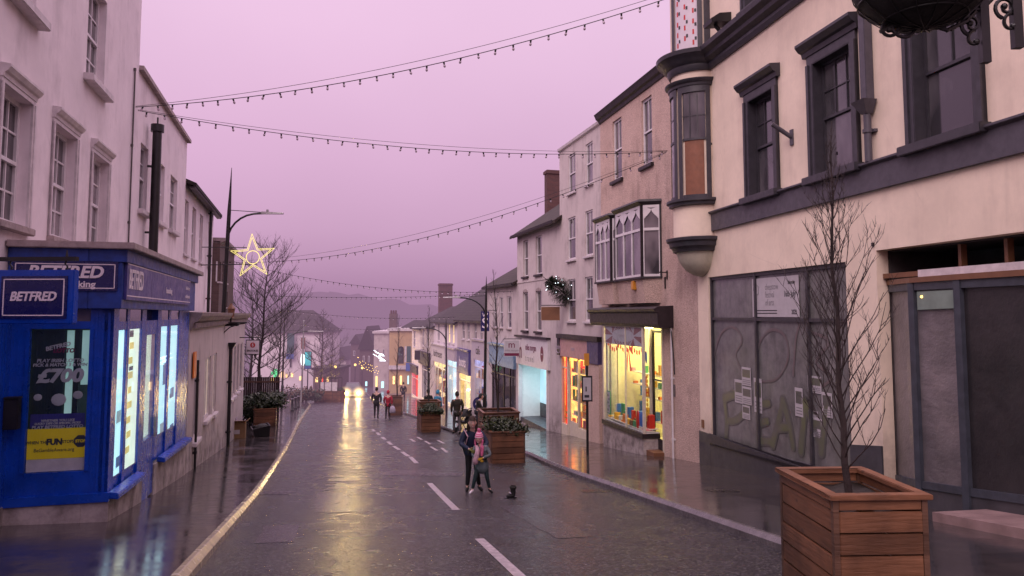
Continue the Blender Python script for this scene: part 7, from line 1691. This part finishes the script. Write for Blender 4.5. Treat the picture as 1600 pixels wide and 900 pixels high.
MB().box(-.26, .26, -2.09, -2.065, .36, .48).build('number_plate', T['letterdim'], o); MB().box(-.45, .45, -2.065, -2.03, .50, .58).build('grille', T['black'], o); MB().box(-.78, .78, -2.06, -1.9, .22, .34).build('bumper', T['black'], o, bevel=.03)
for k, s in enumerate((-1, 1)):
    sp_ = bpy.data.lights.new('headlamp_beam', 'SPOT'); sp_.energy = 250; sp_.spot_size = math.radians(44); sp_.spot_blend = .6; sp_.color = (1, .75, .38); sp_.shadow_soft_size = .09
    so_ = bpy.data.objects.new('headlamp_beam', sp_); COL.objects.link(so_); so_.parent = o; so_.location = (s*.60, -2.2, .62); so_.rotation_euler = (PI/2+.02, 0, PI)
# ================================================================== PEOPLE
def skin_mesh(mb, comps, levels=2):
    """comps: list of (verts [(x,y,z,r) or (x,y,z,rx,ry)], edges, root index) -> adds a smooth continuous surface to mb"""
    for vs, es, root in comps:
        me = bpy.data.meshes.new('s'); me.from_pydata([v[:3] for v in vs], es, []); o = bpy.data.objects.new('s', me); COL.objects.link(o)
        m = o.modifiers.new('skin', 'SKIN'); m.use_smooth_shade = True; m.branch_smoothing = .5
        for i, sv in enumerate(me.skin_vertices[0].data):
            v = vs[i]; sv.radius = (v[3], v[4] if len(v) > 4 else v[3]); sv.use_root = (i == root)
        s = o.modifiers.new('sub', 'SUBSURF'); s.levels = levels; s.render_levels = levels
        dg = bpy.context.evaluated_depsgraph_get(); dg.update(); e = bpy.data.meshes.new_from_object(o.evaluated_get(dg))
        mb.add([v.co.copy() for v in e.vertices], [tuple(p.vertices) for p in e.polygons]); bpy.data.objects.remove(o); bpy.data.meshes.remove(me); bpy.data.meshes.remove(e)
    return mb
def chain(pts): return (pts, [(i, i+1) for i in range(len(pts)-1)], 0)
def head_mesh(mb, c, s, yaw=0, pitch=0):
    n, m = 20, 16; M_ = Matrix.Rotation(yaw, 3, 'Z') @ Matrix.Rotation(pitch, 3, 'X')
    vs = []; fs = []
    for i in range(m+1):
        a = PI*i/m
        for k in range(n):
            t = 2*PI*k/n; x = math.sin(a)*math.sin(t); y = -math.sin(a)*math.cos(t); z = math.cos(a)
            w = .074*(1 - .22*max(0, -z)**1.3); d = .094*(1 - .10*max(0, -z)); p = Vector((x*w, y*d, z*.118))
            if y < 0:
                g = math.exp(-((x/.16)**2 + ((z+.12)/.20)**2)); p.y -= .020*g*(1 if z < .15 else .4)
                p.y += .007*math.exp(-(((abs(x)-.42)/.2)**2 + ((z-.06)/.13)**2)); p.y -= .006*math.exp(-((x/.3)**2 + ((z+.82)/.2)**2))
            vs.append(c + M_ @ (p*s))
    for i in range(m):
        for k in range(n): fs.append((i*n+k, (i+1)*n+k, (i+1)*n+(k+1) % n, i*n+(k+1) % n))
    mb.add(vs, fs)
    for sd in (-1, 1):
        e = c + M_ @ (Vector((sd*.074, .005, -.01))*s); mb.ball(e, .012*s, .02*s, .03*s, 8, 6)
    return M_
def hand_comps(w, d, up, s=1.0, curl=.6):
    """palm plus five separate bent fingers; w wrist, d pointing direction, up = back of the hand"""
    d = Vector(d).normalized(); up = (Vector(up) - d*Vector(up).dot(d)).normalized(); sd = d.cross(up); w = Vector(w); out = []
    pk = [w - d*.02*s, w + d*.03*s, w + d*.085*s]; out.append(([(*p, r*s, q*s) for p, r, q in zip(pk, (.022, .030, .028), (.016, .017, .014))], [(0, 1), (1, 2)], 0))
    for k, L_ in enumerate((.066, .074, .070, .054)):
        b0 = w + d*.06*s + sd*(k-1.5)*.017*s; p = [b0, b0 + d*.030*s]; a = .25
        for seg in (.45, .32, .23): dd = d*math.cos(a) - up*math.sin(a); p.append(p[-1] + dd*L_*seg*s); a += curl
        out.append(([(*q, r*s) for q, r in zip(p, (.009, .0095, .009, .008, .006))], [(0, 1), (1, 2), (2, 3), (3, 4)], 0))
    b0 = w + d*.02*s - sd*.02*s; p = [b0, b0 + (d*.5 - sd*.8 - up*.2)*.035*s, b0 + (d*.9 - sd*.9 - up*.5)*.05*s, b0 + (d*1.5 - sd*.8 - up*.7)*.05*s]; out.append(([(*q, r*s) for q, r in zip(p, (.012, .011, .010, .007))], [(0, 1), (1, 2), (2, 3)], 0))
    return out
def person(label, X, Y, rz, H, pose, coat, trou, shoe, hair, group=None, face=False, zoff=0, on_pav=False, hood=None, hat=None, coat_len=.78, glove=None, shoes=(1, 1), hair_len=0, sock=None, coat_r=1.0, hd_s=1.05):
    k = H/1.75; z0 = (pav_z(Y) if on_pav else road_z(Y)) + zoff
    o = thing('person', label, 'person', (X, Y, z0), rz, group)
    J = dict(pel=(0, 0, .95), wst=(0, 0, 1.10), chs=(0, 0, 1.30), nck=(0, 0, 1.47), hd=(0, -.02, 1.635), shL=(.18, 0, 1.41), shR=(-.18, 0, 1.41), elL=(.24, .03, 1.14), elR=(-.24, .03, 1.14), wrL=(.22, -.06, .90), wrR=(-.22, -.06, .90),
             hpL=(.09, 0, .90), hpR=(-.09, 0, .90), knL=(.10, -.02, .50), knR=(-.10, -.02, .50), anL=(.10, .02, .09), anR=(-.10, .02, .09), toL=(.11, -.13, .035), toR=(-.11, -.13, .035), yaw=0, pit=0)
    J.update(pose); j = {a: (Vector(b)*k if hasattr(b, '__len__') else b) for a, b in J.items()}
    def V(n, r, r2=None): return (*j[n], r*k, (r2 or r)*k)
    # body: one continuous surface
    names = ['pel', 'wst', 'chs', 'nck', 'hd', 'shL', 'elL', 'wrL', 'shR', 'elR', 'wrR', 'hpL', 'knL', 'anL', 'toL', 'hpR', 'knR', 'anR', 'toR']
    rad = [(.125, .10), (.115, .09), (.14, .10), (.055, .055), (.05, .05), (.055, .055), (.042, .04), (.028, .025), (.055, .055), (.042, .04), (.028, .025), (.085, .085), (.055, .055), (.038, .038), (.032, .028), (.085, .085), (.055, .055), (.038, .038), (.032, .028)]
    vs = [V(n, *r) for n, r in zip(names, rad)]; es = [(0, 1), (1, 2), (2, 3), (3, 4), (2, 5), (5, 6), (6, 7), (2, 8), (8, 9), (9, 10), (0, 11), (11, 12), (12, 13), (13, 14), (0, 15), (15, 16), (16, 17), (17, 18)]
    mb = MB(); skin_mesh(mb, [(vs, es, 0)], 1); M_ = head_mesh(mb, j['hd'], k*hd_s, j['yaw'], j['pit']); hs = k*hd_s
    hands = []
    for s_ in 'LR':
        d = (j['wr'+s_] - j['el'+s_]); hands += hand_comps(j['wr'+s_], d, Vector((.9 if s_ == 'L' else -.9, .0, .35)), k*1.05, .5)
    if not glove: skin_mesh(mb, hands, 1)
    body = mb.build('body', T['skin'], o, smooth='all')
    if glove:
        g = MB(); skin_mesh(g, [( [(*v[:3], *(r*1.12 for r in v[3:])) for v in c[0]], c[1], c[2]) for c in hands], 1); g.build('gloves', T[glove], body, smooth='all')
    # coat
    hem = j['pel'] + Vector((0, 0, (coat_len-.95)))*k
    cv = [(*hem, .165*k*coat_r*(1.12 if coat_r > 1.3 else 1), .135*k*coat_r), V('pel', .155*coat_r, .125*coat_r), V('wst', .15*coat_r, .12*coat_r), V('chs', .16*coat_r, .125*coat_r), (*(j['nck']-Vector((0, 0, .015))*k), .075*k, .075*k), V('shL', .082), V('elL', .062), (*(j['wrL'].lerp(j['elL'], .08)), .045*k, .045*k), V('shR', .082), V('elR', .062), (*(j['wrR'].lerp(j['elR'], .08)), .045*k, .045*k)]
    mb = MB(); skin_mesh(mb, [(cv, [(0, 1), (1, 2), (2, 3), (3, 4), (3, 5), (5, 6), (6, 7), (3, 8), (8, 9), (9, 10)], 2)], 2); ct = mb.build('coat', T[coat], body, smooth='all')
    mb = MB(); skin_mesh(mb, [([V('pel', .130, .11), V('hpL', .098), V('knL', .068), (*(j['anL']+Vector((0, 0, .02*k))), .05*k, .05*k), V('hpR', .098), V('knR', .068), (*(j['anR']+Vector((0, 0, .02*k))), .05*k, .05*k)], [(0, 1), (1, 2), (2, 3), (0, 4), (4, 5), (5, 6)], 0)], 1); mb.build('trousers', T[trou], body, smooth='all')
    for s_, on in zip('LR', shoes):
        a, t = j['an'+s_], j['to'+s_]; heel = a + (a - t)*.28; heel.z = min(a.z, t.z + .01*k) if a.z - t.z < .12*k else a.z-.03*k
        m_ = MB(); skin_mesh(m_, [chain([(*(a+Vector((0, 0, .05*k))), .050*k, .048*k), (*(a*.98+Vector((0, 0, -.02*k))), .05*k, .05*k), (*(t.lerp(a, .35)*1.0), .046*k, .040*k), (*(t+(t-a)*.18), .042*k, .030*k)])], 1); m_.build('shoe' if on else 'sock', T[shoe if on else (sock or 'letter')], body, smooth='all')
    # hair / hat / hood
    mb = MB()
    def cap(mb, grow, z_cut, back=0, wide=1.0):
        n, m = 18, 12
        for i in range(m+1):
            a = PI*.5*i/m*1.25
            for q in range(n):
                t = 2*PI*q/n; x = math.sin(a)*math.sin(t); y = -math.sin(a)*math.cos(t); z = math.cos(a)
                f = 1 if y > -.15 else max(0, 1-(z_cut - z)*6) if z < z_cut else 1
                if z < z_cut and y < -.12: z = z_cut; 
                mb.v.append(j['hd'] + M_ @ (Vector((x*.076*wide*grow, y*.096*grow+back, z*.121*grow+.004))*hs))
        b = len(mb.v) - (m+1)*n; mb.f += [(b+i*n+q, b+(i+1)*n+q, b+(i+1)*n+(q+1) % n, b+i*n+(q+1) % n) for i in range(m) for q in range(n)]
    if hat: hat(mb, o, body, j, M_, hs, cap)
    elif hood: cap(mb, 1.22, .45, .012); mb.build('hood', T[coat], ct, smooth='all')
    else: cap(mb, 1.08, .38, .006); mb.build('hair', T[hair], body, smooth='all')
    if hair_len:
        m_ = MB()
        for sd in (-1, 1):
            p = [j['hd'] + M_ @ (Vector((sd*.070, .02, .04))*hs), j['hd'] + M_ @ (Vector((sd*.085, .015, -.08))*hs), j['hd'] + M_ @ (Vector((sd*.08, -.0, -.08-hair_len))*hs)]
            skin_mesh(m_, [chain([(*q, r*hs) for q, r in zip(p, (.022, .030, .018))])], 1)
        p = [j['hd'] + M_ @ (Vector((0, .075, .03))*hs), j['hd'] + M_ @ (Vector((0, .085, -.1))*hs), j['hd'] + M_ @ (Vector((0, .07, -.1-hair_len))*hs)]; skin_mesh(m_, [chain([(*q, r*hs) for q, r in zip(p, (.05, .055, .03))])], 1)
        m_.build('hair', T[hair], body, smooth='all')
    if face:
        for sd in (-1, 1):
            e = j['hd'] + M_ @ (Vector((sd*.031, -.083, .010))*hs); ey = MB().ball(e, .0125*hs, .008*hs, .0085*hs, 10, 7).build('eye', T['letter'], body, smooth='all'); MB().ball(e + M_ @ (Vector((0, -.006, 0))*hs), .0065*hs, .004*hs, .0065*hs, 8, 6).build('iris', T['ink'], ey)
            MB().tube([j['hd'] + M_ @ (Vector((sd*x, y, z))*hs) for x, y, z in ((.015, -.093, .030), (.032, -.092, .036), (.048, -.082, .031))], .0035*hs, n=5).build('eyebrow', T[hair], body)
        lips = MB().tube([j['hd'] + M_ @ (Vector((x, y, z))*hs) for x, y, z in ((-.028, -.080, -.052), (-.014, -.092, -.058), (0, -.095, -.060), (.014, -.092, -.058), (.028, -.080, -.052))], .006*hs, n=6).build('mouth', T['lip'], body)
        MB().tube([j['hd'] + M_ @ (Vector((x, y, z))*hs) for x, y, z in ((-.018, -.092, -.055), (0, -.100, -.058), (.018, -.092, -.055))], .0038*hs, n=5).build('teeth', T['letter'], lips)
    return o, body, j, k
def cloth(nm, c, rough=.75): T[nm] = plain(nm, c, rough, var=.5, bump=.8, bscale=11, scale=7)
for nm, c in dict(navy_coat=(.012, .020, .055), grey_teal_coat=(.12, .15, .16), black_cloth=(.010, .009, .010), dark_teal_leggings=(.015, .035, .038), red_coat=(.42, .012, .035), blue_coat=(.03, .22, .36), olive_coat=(.022, .020, .014), dark_jeans=(.020, .020, .028), pink_knit=(.60, .13, .26), pale_pink=(.62, .38, .44), yellow_glove=(.50, .30, .015), grey_trousers=(.11, .10, .11), brown_hair=(.035, .015, .008), dark_hair=(.010, .007, .006), green_glove=(.16, .17, .03), shoe_black=(.008, .008, .008)).items(): cloth(nm, c)
T['lip'] = plain('lips', (.35, .08, .08), .4, var=.05)
# girl hugging the small child
gq = pt(741, 768); gY = gq.y + .10
zg_ = 1.38
pose = dict(pel=(-.04, .05, .93), wst=(-.02, .02, 1.08), chs=(.0, -.06, 1.28), nck=(.0, -.11, 1.44), hd=(-.005, -.17, 1.60), shL=(.18, -.08, 1.38), shR=(-.18, -.06, 1.39), elL=(.34, -.20, 1.12), elR=(-.27, -.16, 1.10), wrL=(.20, -.42, .98), wrR=(-.06, -.40, 1.02), knL=(.10, -.02, .49), knR=(-.09, -.03, .50), anL=(.16, .06, .09), anR=(-.12, .0, .09), toL=(.22, -.07, .035), toR=(-.13, -.15, .035), yaw=.12, pit=.12)
o, body, j, k = person('smiling girl in a navy coat and yellow green gloves hugging the small child from behind', at(738, 768, gY).x, gY, .05, 1.46, pose, 'navy_coat', 'black_cloth', 'shoe_black', 'brown_hair', face=True, glove='green_glove', hair_len=.10, coat_len=.78, coat_r=1.12, hd_s=1.20)
MB().tube([Vector(j['shR'])+Vector((-.03, -.06, .06)), Vector(j['chs'])+Vector((-.09, -.12, 0)), Vector(j['wst'])+Vector((-.12, -.11, 0))], .012).build('trim', T['pale_pink'], body)
def bobble(mb, o, body, j, M_, hs, cap):
    cap(mb, 1.16, .20, .0)
    h = mb.build('hat', T['pinkstripe'], body, smooth='all')
    MB().ball(j['hd'] + M_ @ (Vector((0, .01, .165))*hs), .040*hs, n=12, m=9).build('bobble', T['pink_knit'], h, smooth='all')
    for sd in (-1, 1):
        m_ = MB(); p = [j['hd'] + M_ @ (Vector((sd*.078, -.01, -.02))*hs), j['hd'] + M_ @ (Vector((sd*.080, -.025, -.09))*hs), j['hd'] + M_ @ (Vector((sd*.05, -.09, -.19))*hs), j['hd'] + M_ @ (Vector((sd*.05, -.11, -.30))*hs)]; skin_mesh(m_, [chain([(*q, r*hs) for q, r in zip(p, (.030, .024, .010, .010))])], 1); m_.build('ear_flap', T['pink_knit'], h, smooth='all')
def stripes():
    m = M('striped_pink_knit'); w = m.n('ShaderNodeTexWave', bands_direction='Z'); w.inputs['Scale'].default_value = 9; w.inputs['Distortion'].default_value = .6; m.l(m.coord('object'), w.inputs['Vector']); c = m.ramp(w.outputs[0], [(.4, (.55, .06, .18)), (.6, (.72, .42, .52))]); return m.out(m.bsdf(c, .8))
T['pinkstripe'] = stripes()
cq = pt(750, 768); cY = gq.y - .22
pose = dict(pel=(.05, .0, .93), wst=(.05, .0, 1.06), chs=(.03, -.01, 1.25), nck=(.0, -.02, 1.42), hd=(-.03, -.05, 1.60), shL=(.19, 0, 1.36), shR=(-.15, -.01, 1.36), elL=(.30, -.05, 1.10), elR=(-.22, -.08, 1.10), wrL=(.08, -.26, 1.06), wrR=(-.02, -.26, 1.02), hpL=(.14, 0, .88), hpR=(-.03, 0, .88), knL=(.20, -.03, .50), knR=(-.13, -.10, .50), anL=(.28, .06, .09), anR=(-.22, -.06, .10), toL=(.36, -.06, .035), toR=(-.29, -.18, .03), yaw=-.25, pit=.10)
o, body, j, k = person('small child in striped pink bobble hat, grey coat and yellow gloves, one boot missing', at(750, 768, cY).x, cY, 0, 1.13, pose, 'grey_teal_coat', 'dark_teal_leggings', 'shoe_black', 'brown_hair', face=True, glove='yellow_glove', hat=bobble, shoes=(1, 0), sock='letter', coat_len=.54, coat_r=1.38, hd_s=1.42)
m_ = MB(); skin_mesh(m_, [chain([(*(j['nck']+Vector((-.07, -.08, -.01))), .032), (*(j['chs']+Vector((-.06, -.14, .02))), .045), (*(j['wst']+Vector((-.10, -.16, -.02))), .060), (*(j['pel']+Vector((-.13, -.14, -.06))), .070)])], 1); m_.build('scarf', T['pale_pink'], body, smooth='all')
m_ = MB(); skin_mesh(m_, [chain([(*(j['nck']+Vector((.05, -.07, -.01))), .030), (*(j['chs']+Vector((.03, -.13, .03))), .030), (*(j['wst']+Vector((.0, -.15, .02))), .028)])], 1); m_.build('scarf', T['pink_knit'], body, smooth='all')
# lost boot on the road
bq = pt(800, 778); o = thing('child_boot', "child's small black winter boot standing alone on the wet road", 'boot', (bq.x, bq.y, road_z(bq.y)), .35)
m_ = MB(); skin_mesh(m_, [([(.02, 0, .175, .052, .050), (.02, 0, .10, .050, .048), (.02, 0, .05, .052, .046), (-.06, -.01, .038, .044, .036), (-.115, -.015, .032, .036, .028)], [(0, 1), (1, 2), (2, 3), (3, 4)], 1)], 2); m_.build('upper', T['shoe_black'], o, smooth='all')
MB().prism([(.075, -.045), (.085, 0), (.075, .045), (-.05, .05), (-.13, .035), (-.155, 0), (-.13, -.06), (-.05, -.055)], lambda p: (p[0], p[1], 0), lambda p: (p[0], p[1], .022)).build('sole', T['black'], o)
MB().lathe([(.054, .16), (.064, .18), (.062, .205), (.050, .21)], (.02, 0, 0), n=14).build('fur_cuff', T['olive_coat'], o, smooth='all'); MB().tube([(-.035, -.045, .09), (-.045, 0, .10), (-.035, .045, .09)], .012).build('strap', T['letterdim'], o)
# couple walking away down the road
walkA = dict(knL=(.10, -.14, .52), anL=(.10, -.08, .10), toL=(.11, -.22, .04), knR=(-.10, .05, .49), anR=(-.10, .26, .16), toR=(-.11, .12, .05), elR=(-.26, .10, 1.14), wrR=(-.24, .06, .90), elL=(.26, -.04, 1.15), wrL=(.24, -.18, .95))
person('person in a long black coat and dark cap walking away beside the red coat', at(588, 650, 43.2).x, 43.2, PI+.1, 1.80, walkA, 'black_cloth', 'black_cloth', 'shoe_black', 'dark_hair', coat_len=.66, coat_r=1.12, group=None)
oo, body, j, k = person('person in a hooded red coat walking away and carrying a pale carrier bag', at(606, 650, 42.8).x, 42.8, PI+.05, 1.62, dict(walkA, knR=(-.10, -.12, .52), anR=(-.10, -.06, .10), toR=(-.11, -.2, .04), knL=(.10, .05, .49), anL=(.10, .2, .14), toL=(.11, .08, .05)), 'red_coat', 'black_cloth', 'shoe_black', 'dark_hair', hood=True, coat_len=.74, coat_r=1.15)
hw = oo.matrix_basis @ j['wrL'] if False else None
bx = at(613, 635, 42.7); zb = road_z(42.7)
o = thing('carrier_bag', 'pale carrier bag held by the person in the red coat', 'bag', (bx.x, 42.75, zb+.35))
mb = MB(); n = 12; 
for i, (z, r, d_) in enumerate(((0, .13, .05), (.05, .17, .08), (.22, .16, .085), (.36, .12, .05), (.42, .05, .02))): mb.v += [Vector((r*math.cos(2*PI*q/n)*(1+.1*math.sin(3*q+i)), d_*math.sin(2*PI*q/n), z)) for q in range(n)]
mb.f += [(i*n+q, i*n+(q+1) % n, (i+1)*n+(q+1) % n, (i+1)*n+q) for i in range(4) for q in range(n)] + [tuple(range(n))[::-1]]
mb.build('sack', T['letterdim'], o, smooth='all'); MB().tube([(-.04, 0, .40), (-.02, 0, .52), (.02, 0, .52), (.04, 0, .40)], .008).build('handle', T['letterdim'], o)
# man on the right pavement, figure with pushchair, blue coat and companion, far figure
stand = dict(knL=(.10, -.10, .51), anL=(.11, -.10, .09), toL=(.12, -.24, .035), knR=(-.10, .03, .49), anR=(-.10, .12, .10), toR=(-.10, .0, .035))
person('man in a dark olive coat and grey trousers walking on the right pavement', at(714, 672, 31.2).x, 31.2, PI+.3, 1.76, stand, 'olive_coat', 'grey_trousers', 'shoe_black', 'dark_hair', on_pav=True, coat_len=.70, coat_r=1.15)
px_ = at(736, 665, 32.6).x
person('dark figure bent towards the pushchair on the right pavement', px_+.28, 32.6, PI*.6, 1.66, dict(stand, chs=(0, -.08, 1.29), nck=(0, -.13, 1.44), hd=(0, -.18, 1.59), elL=(.24, -.12, 1.12), wrL=(.18, -.36, 1.02), elR=(-.24, -.12, 1.12), wrR=(-.18, -.36, 1.02)), 'black_cloth', 'dark_jeans', 'shoe_black', 'dark_hair', on_pav=True, coat_len=.70, hood=True)
o = thing('pushchair', 'dark pushchair in front of the bent figure on the right pavement', 'pushchair', (px_-.32, 32.5, pav_z(32.5)), -.3)
MB().tube([(.30, -.22, 1.02), (-.28, -.22, .12)], .016).tube([(.30, .22, 1.02), (-.28, .22, .12)], .016).tube([(.22, -.22, .12), (-.05, -.22, .55)], .016).tube([(.22, .22, .12), (-.05, .22, .55)], .016).tube([(.30, -.22, 1.02), (.30, .22, 1.02)], .018).build('frame', T['black'], o)
MB().hexa([(-.30, -.20, .42), (.12, -.20, .36), (.12, .20, .36), (-.30, .20, .42)], [(-.30, -.20, .50), (.14, -.20, .46), (.14, .20, .46), (-.30, .20, .50)]).hexa([(.10, -.20, .42), (.18, -.20, .40), (.18, .20, .40), (.10, .20, .42)], [(.26, -.20, .95), (.32, -.20, .93), (.32, .20, .93), (.26, .20, .95)]).build('seat', T['black_cloth'], o)
mb = MB(); mb.lathe([(.38*math.cos(t*PI/16), .38*math.sin(t*PI/16)) for t in range(1, 9)], (.02, 0, .62), -PI/2, PI/2, 12); mb.build('canopy', T['black_cloth'], o, smooth='all')
for x, y in ((-.28, -.22), (-.28, .22), (.22, -.22), (.22, .22)):
    w = MB().lathe([(0, -.02), (.09, -.02), (.115, -.015), (.115, .015), (.09, .02), (0, .02)], n=14).build('wheel', T['black'], o); w.rotation_euler = (PI/2, 0, 0); w.location = (x, y, .11)
person('person in a bright blue hooded coat behind the planter by the white shop', at(684, 640, 37.6).x, 37.6, PI*.8, 1.66, stand, 'blue_coat', 'dark_jeans', 'shoe_black', 'dark_hair', on_pav=True, coat_len=.74, hood=True, coat_r=1.12)
person('person in a black coat standing left of the bright blue coat', at(669, 640, 37.9).x, 37.9, PI*1.2, 1.70, stand, 'black_cloth', 'dark_jeans', 'shoe_black', 'dark_hair', on_pav=True, coat_len=.7, coat_r=1.12)
person('distant dark figure walking on the pavement near the red doorway', at(630, 628, 62).x, 62, PI, 1.70, stand, 'black_cloth', 'dark_jeans', 'shoe_black', 'dark_hair', on_pav=True, coat_len=.7)
# ================================================================== camera, light, sky
cam = bpy.data.cameras.new('camera'); co = bpy.data.objects.new('camera', cam); COL.objects.link(co); S.camera = co
cam.sensor_width = 36; cam.lens = 36 * F / 1600; cam.shift_y = (PY0 - 450) / 1600; cam.clip_start = .05; cam.clip_end = 6000
co.location = EYE; co.rotation_euler = (PI/2 + PITCH, 0, 0)
W = bpy.data.worlds.new('World'); S.world = W; W.use_nodes = True; nt = W.node_tree; nt.nodes.clear()
N = nt.nodes.new; L = nt.links.new
tc = N('ShaderNodeTexCoord'); sp = N('ShaderNodeSeparateXYZ'); L(tc.outputs['Generated'], sp.inputs[0])
rp = N('ShaderNodeValToRGB'); L(sp.outputs[2], rp.inputs[0]); e = rp.color_ramp.elements
stops = [(0.0, (.385, .218, .355)), (.03, (.44, .25, .405)), (.06, (.51, .295, .47)), (.11, (.605, .357, .555)), (.20, (.70, .42, .635)), (.36, (.82, .53, .745)), (.44, (.85, .56, .78)), (.68, (1.7, 1.25, 1.6)), (1.0, (2.2, 1.7, 2.05))]
while len(e) < len(stops): e.new(.5)
for k, (p, c) in enumerate(stops): e[k].position = p; e[k].color = (*c, 1)
nz = N('ShaderNodeTexNoise'); nz.inputs['Scale'].default_value = 2.2; nz.inputs['Detail'].default_value = 4; L(tc.outputs['Generated'], nz.inputs['Vector'])
mr = N('ShaderNodeMapRange'); L(nz.outputs[0], mr.inputs[0]); mr.inputs[3].default_value = .90; mr.inputs[4].default_value = 1.10
vm = N('ShaderNodeVectorMath'); vm.operation = 'SCALE'; L(rp.outputs[0], vm.inputs[0]); L(mr.outputs[0], vm.inputs['Scale'])
sky = N('ShaderNodeTexSky'); sky.sky_type = 'NISHITA'; sky.sun_disc = False; sky.sun_elevation = math.radians(1.5); sky.sun_rotation = math.radians(200); sky.dust_density = 5
b1 = N('ShaderNodeBackground'); L(vm.outputs[0], b1.inputs[0]); b1.inputs[1].default_value = 1.0
b2 = N('ShaderNodeBackground'); L(sky.outputs[0], b2.inputs[0]); b2.inputs[1].default_value = .03
ad = N('ShaderNodeAddShader'); L(b1.outputs[0], ad.inputs[0]); L(b2.outputs[0], ad.inputs[1]); ow_ = N('ShaderNodeOutputWorld'); L(ad.outputs[0], ow_.inputs[0])
sl = bpy.data.lights.new('sun', 'SUN'); sl.energy = 1.7; sl.angle = math.radians(45); sl.color = (1, .82, .80); so = bpy.data.objects.new('sun', sl); COL.objects.link(so)  # added soft fill to brighten the facades; the dusk has no sunlight
so.rotation_euler = (math.radians(50), 0, math.radians(-28)); so.location = (0, -5, 20)
S.view_settings.view_transform = 'Standard'; S.view_settings.look = 'None'; S.view_settings.exposure = 0
S.render.engine = 'CYCLES'; c = S.cycles
c.max_bounces = 6; c.diffuse_bounces = 3; c.glossy_bounces = 3; c.transmission_bounces = 4; c.transparent_max_bounces = 12
c.caustics_reflective = False; c.caustics_refractive = False; c.sample_clamp_indirect = 3.0; c.sample_clamp_direct = 40; c.use_denoising = True
try: c.denoiser = 'OPENIMAGEDENOISE'; c.denoising_input_passes = 'RGB_ALBEDO_NORMAL'
except Exception: pass
c.use_adaptive_sampling = True; c.adaptive_threshold = .01
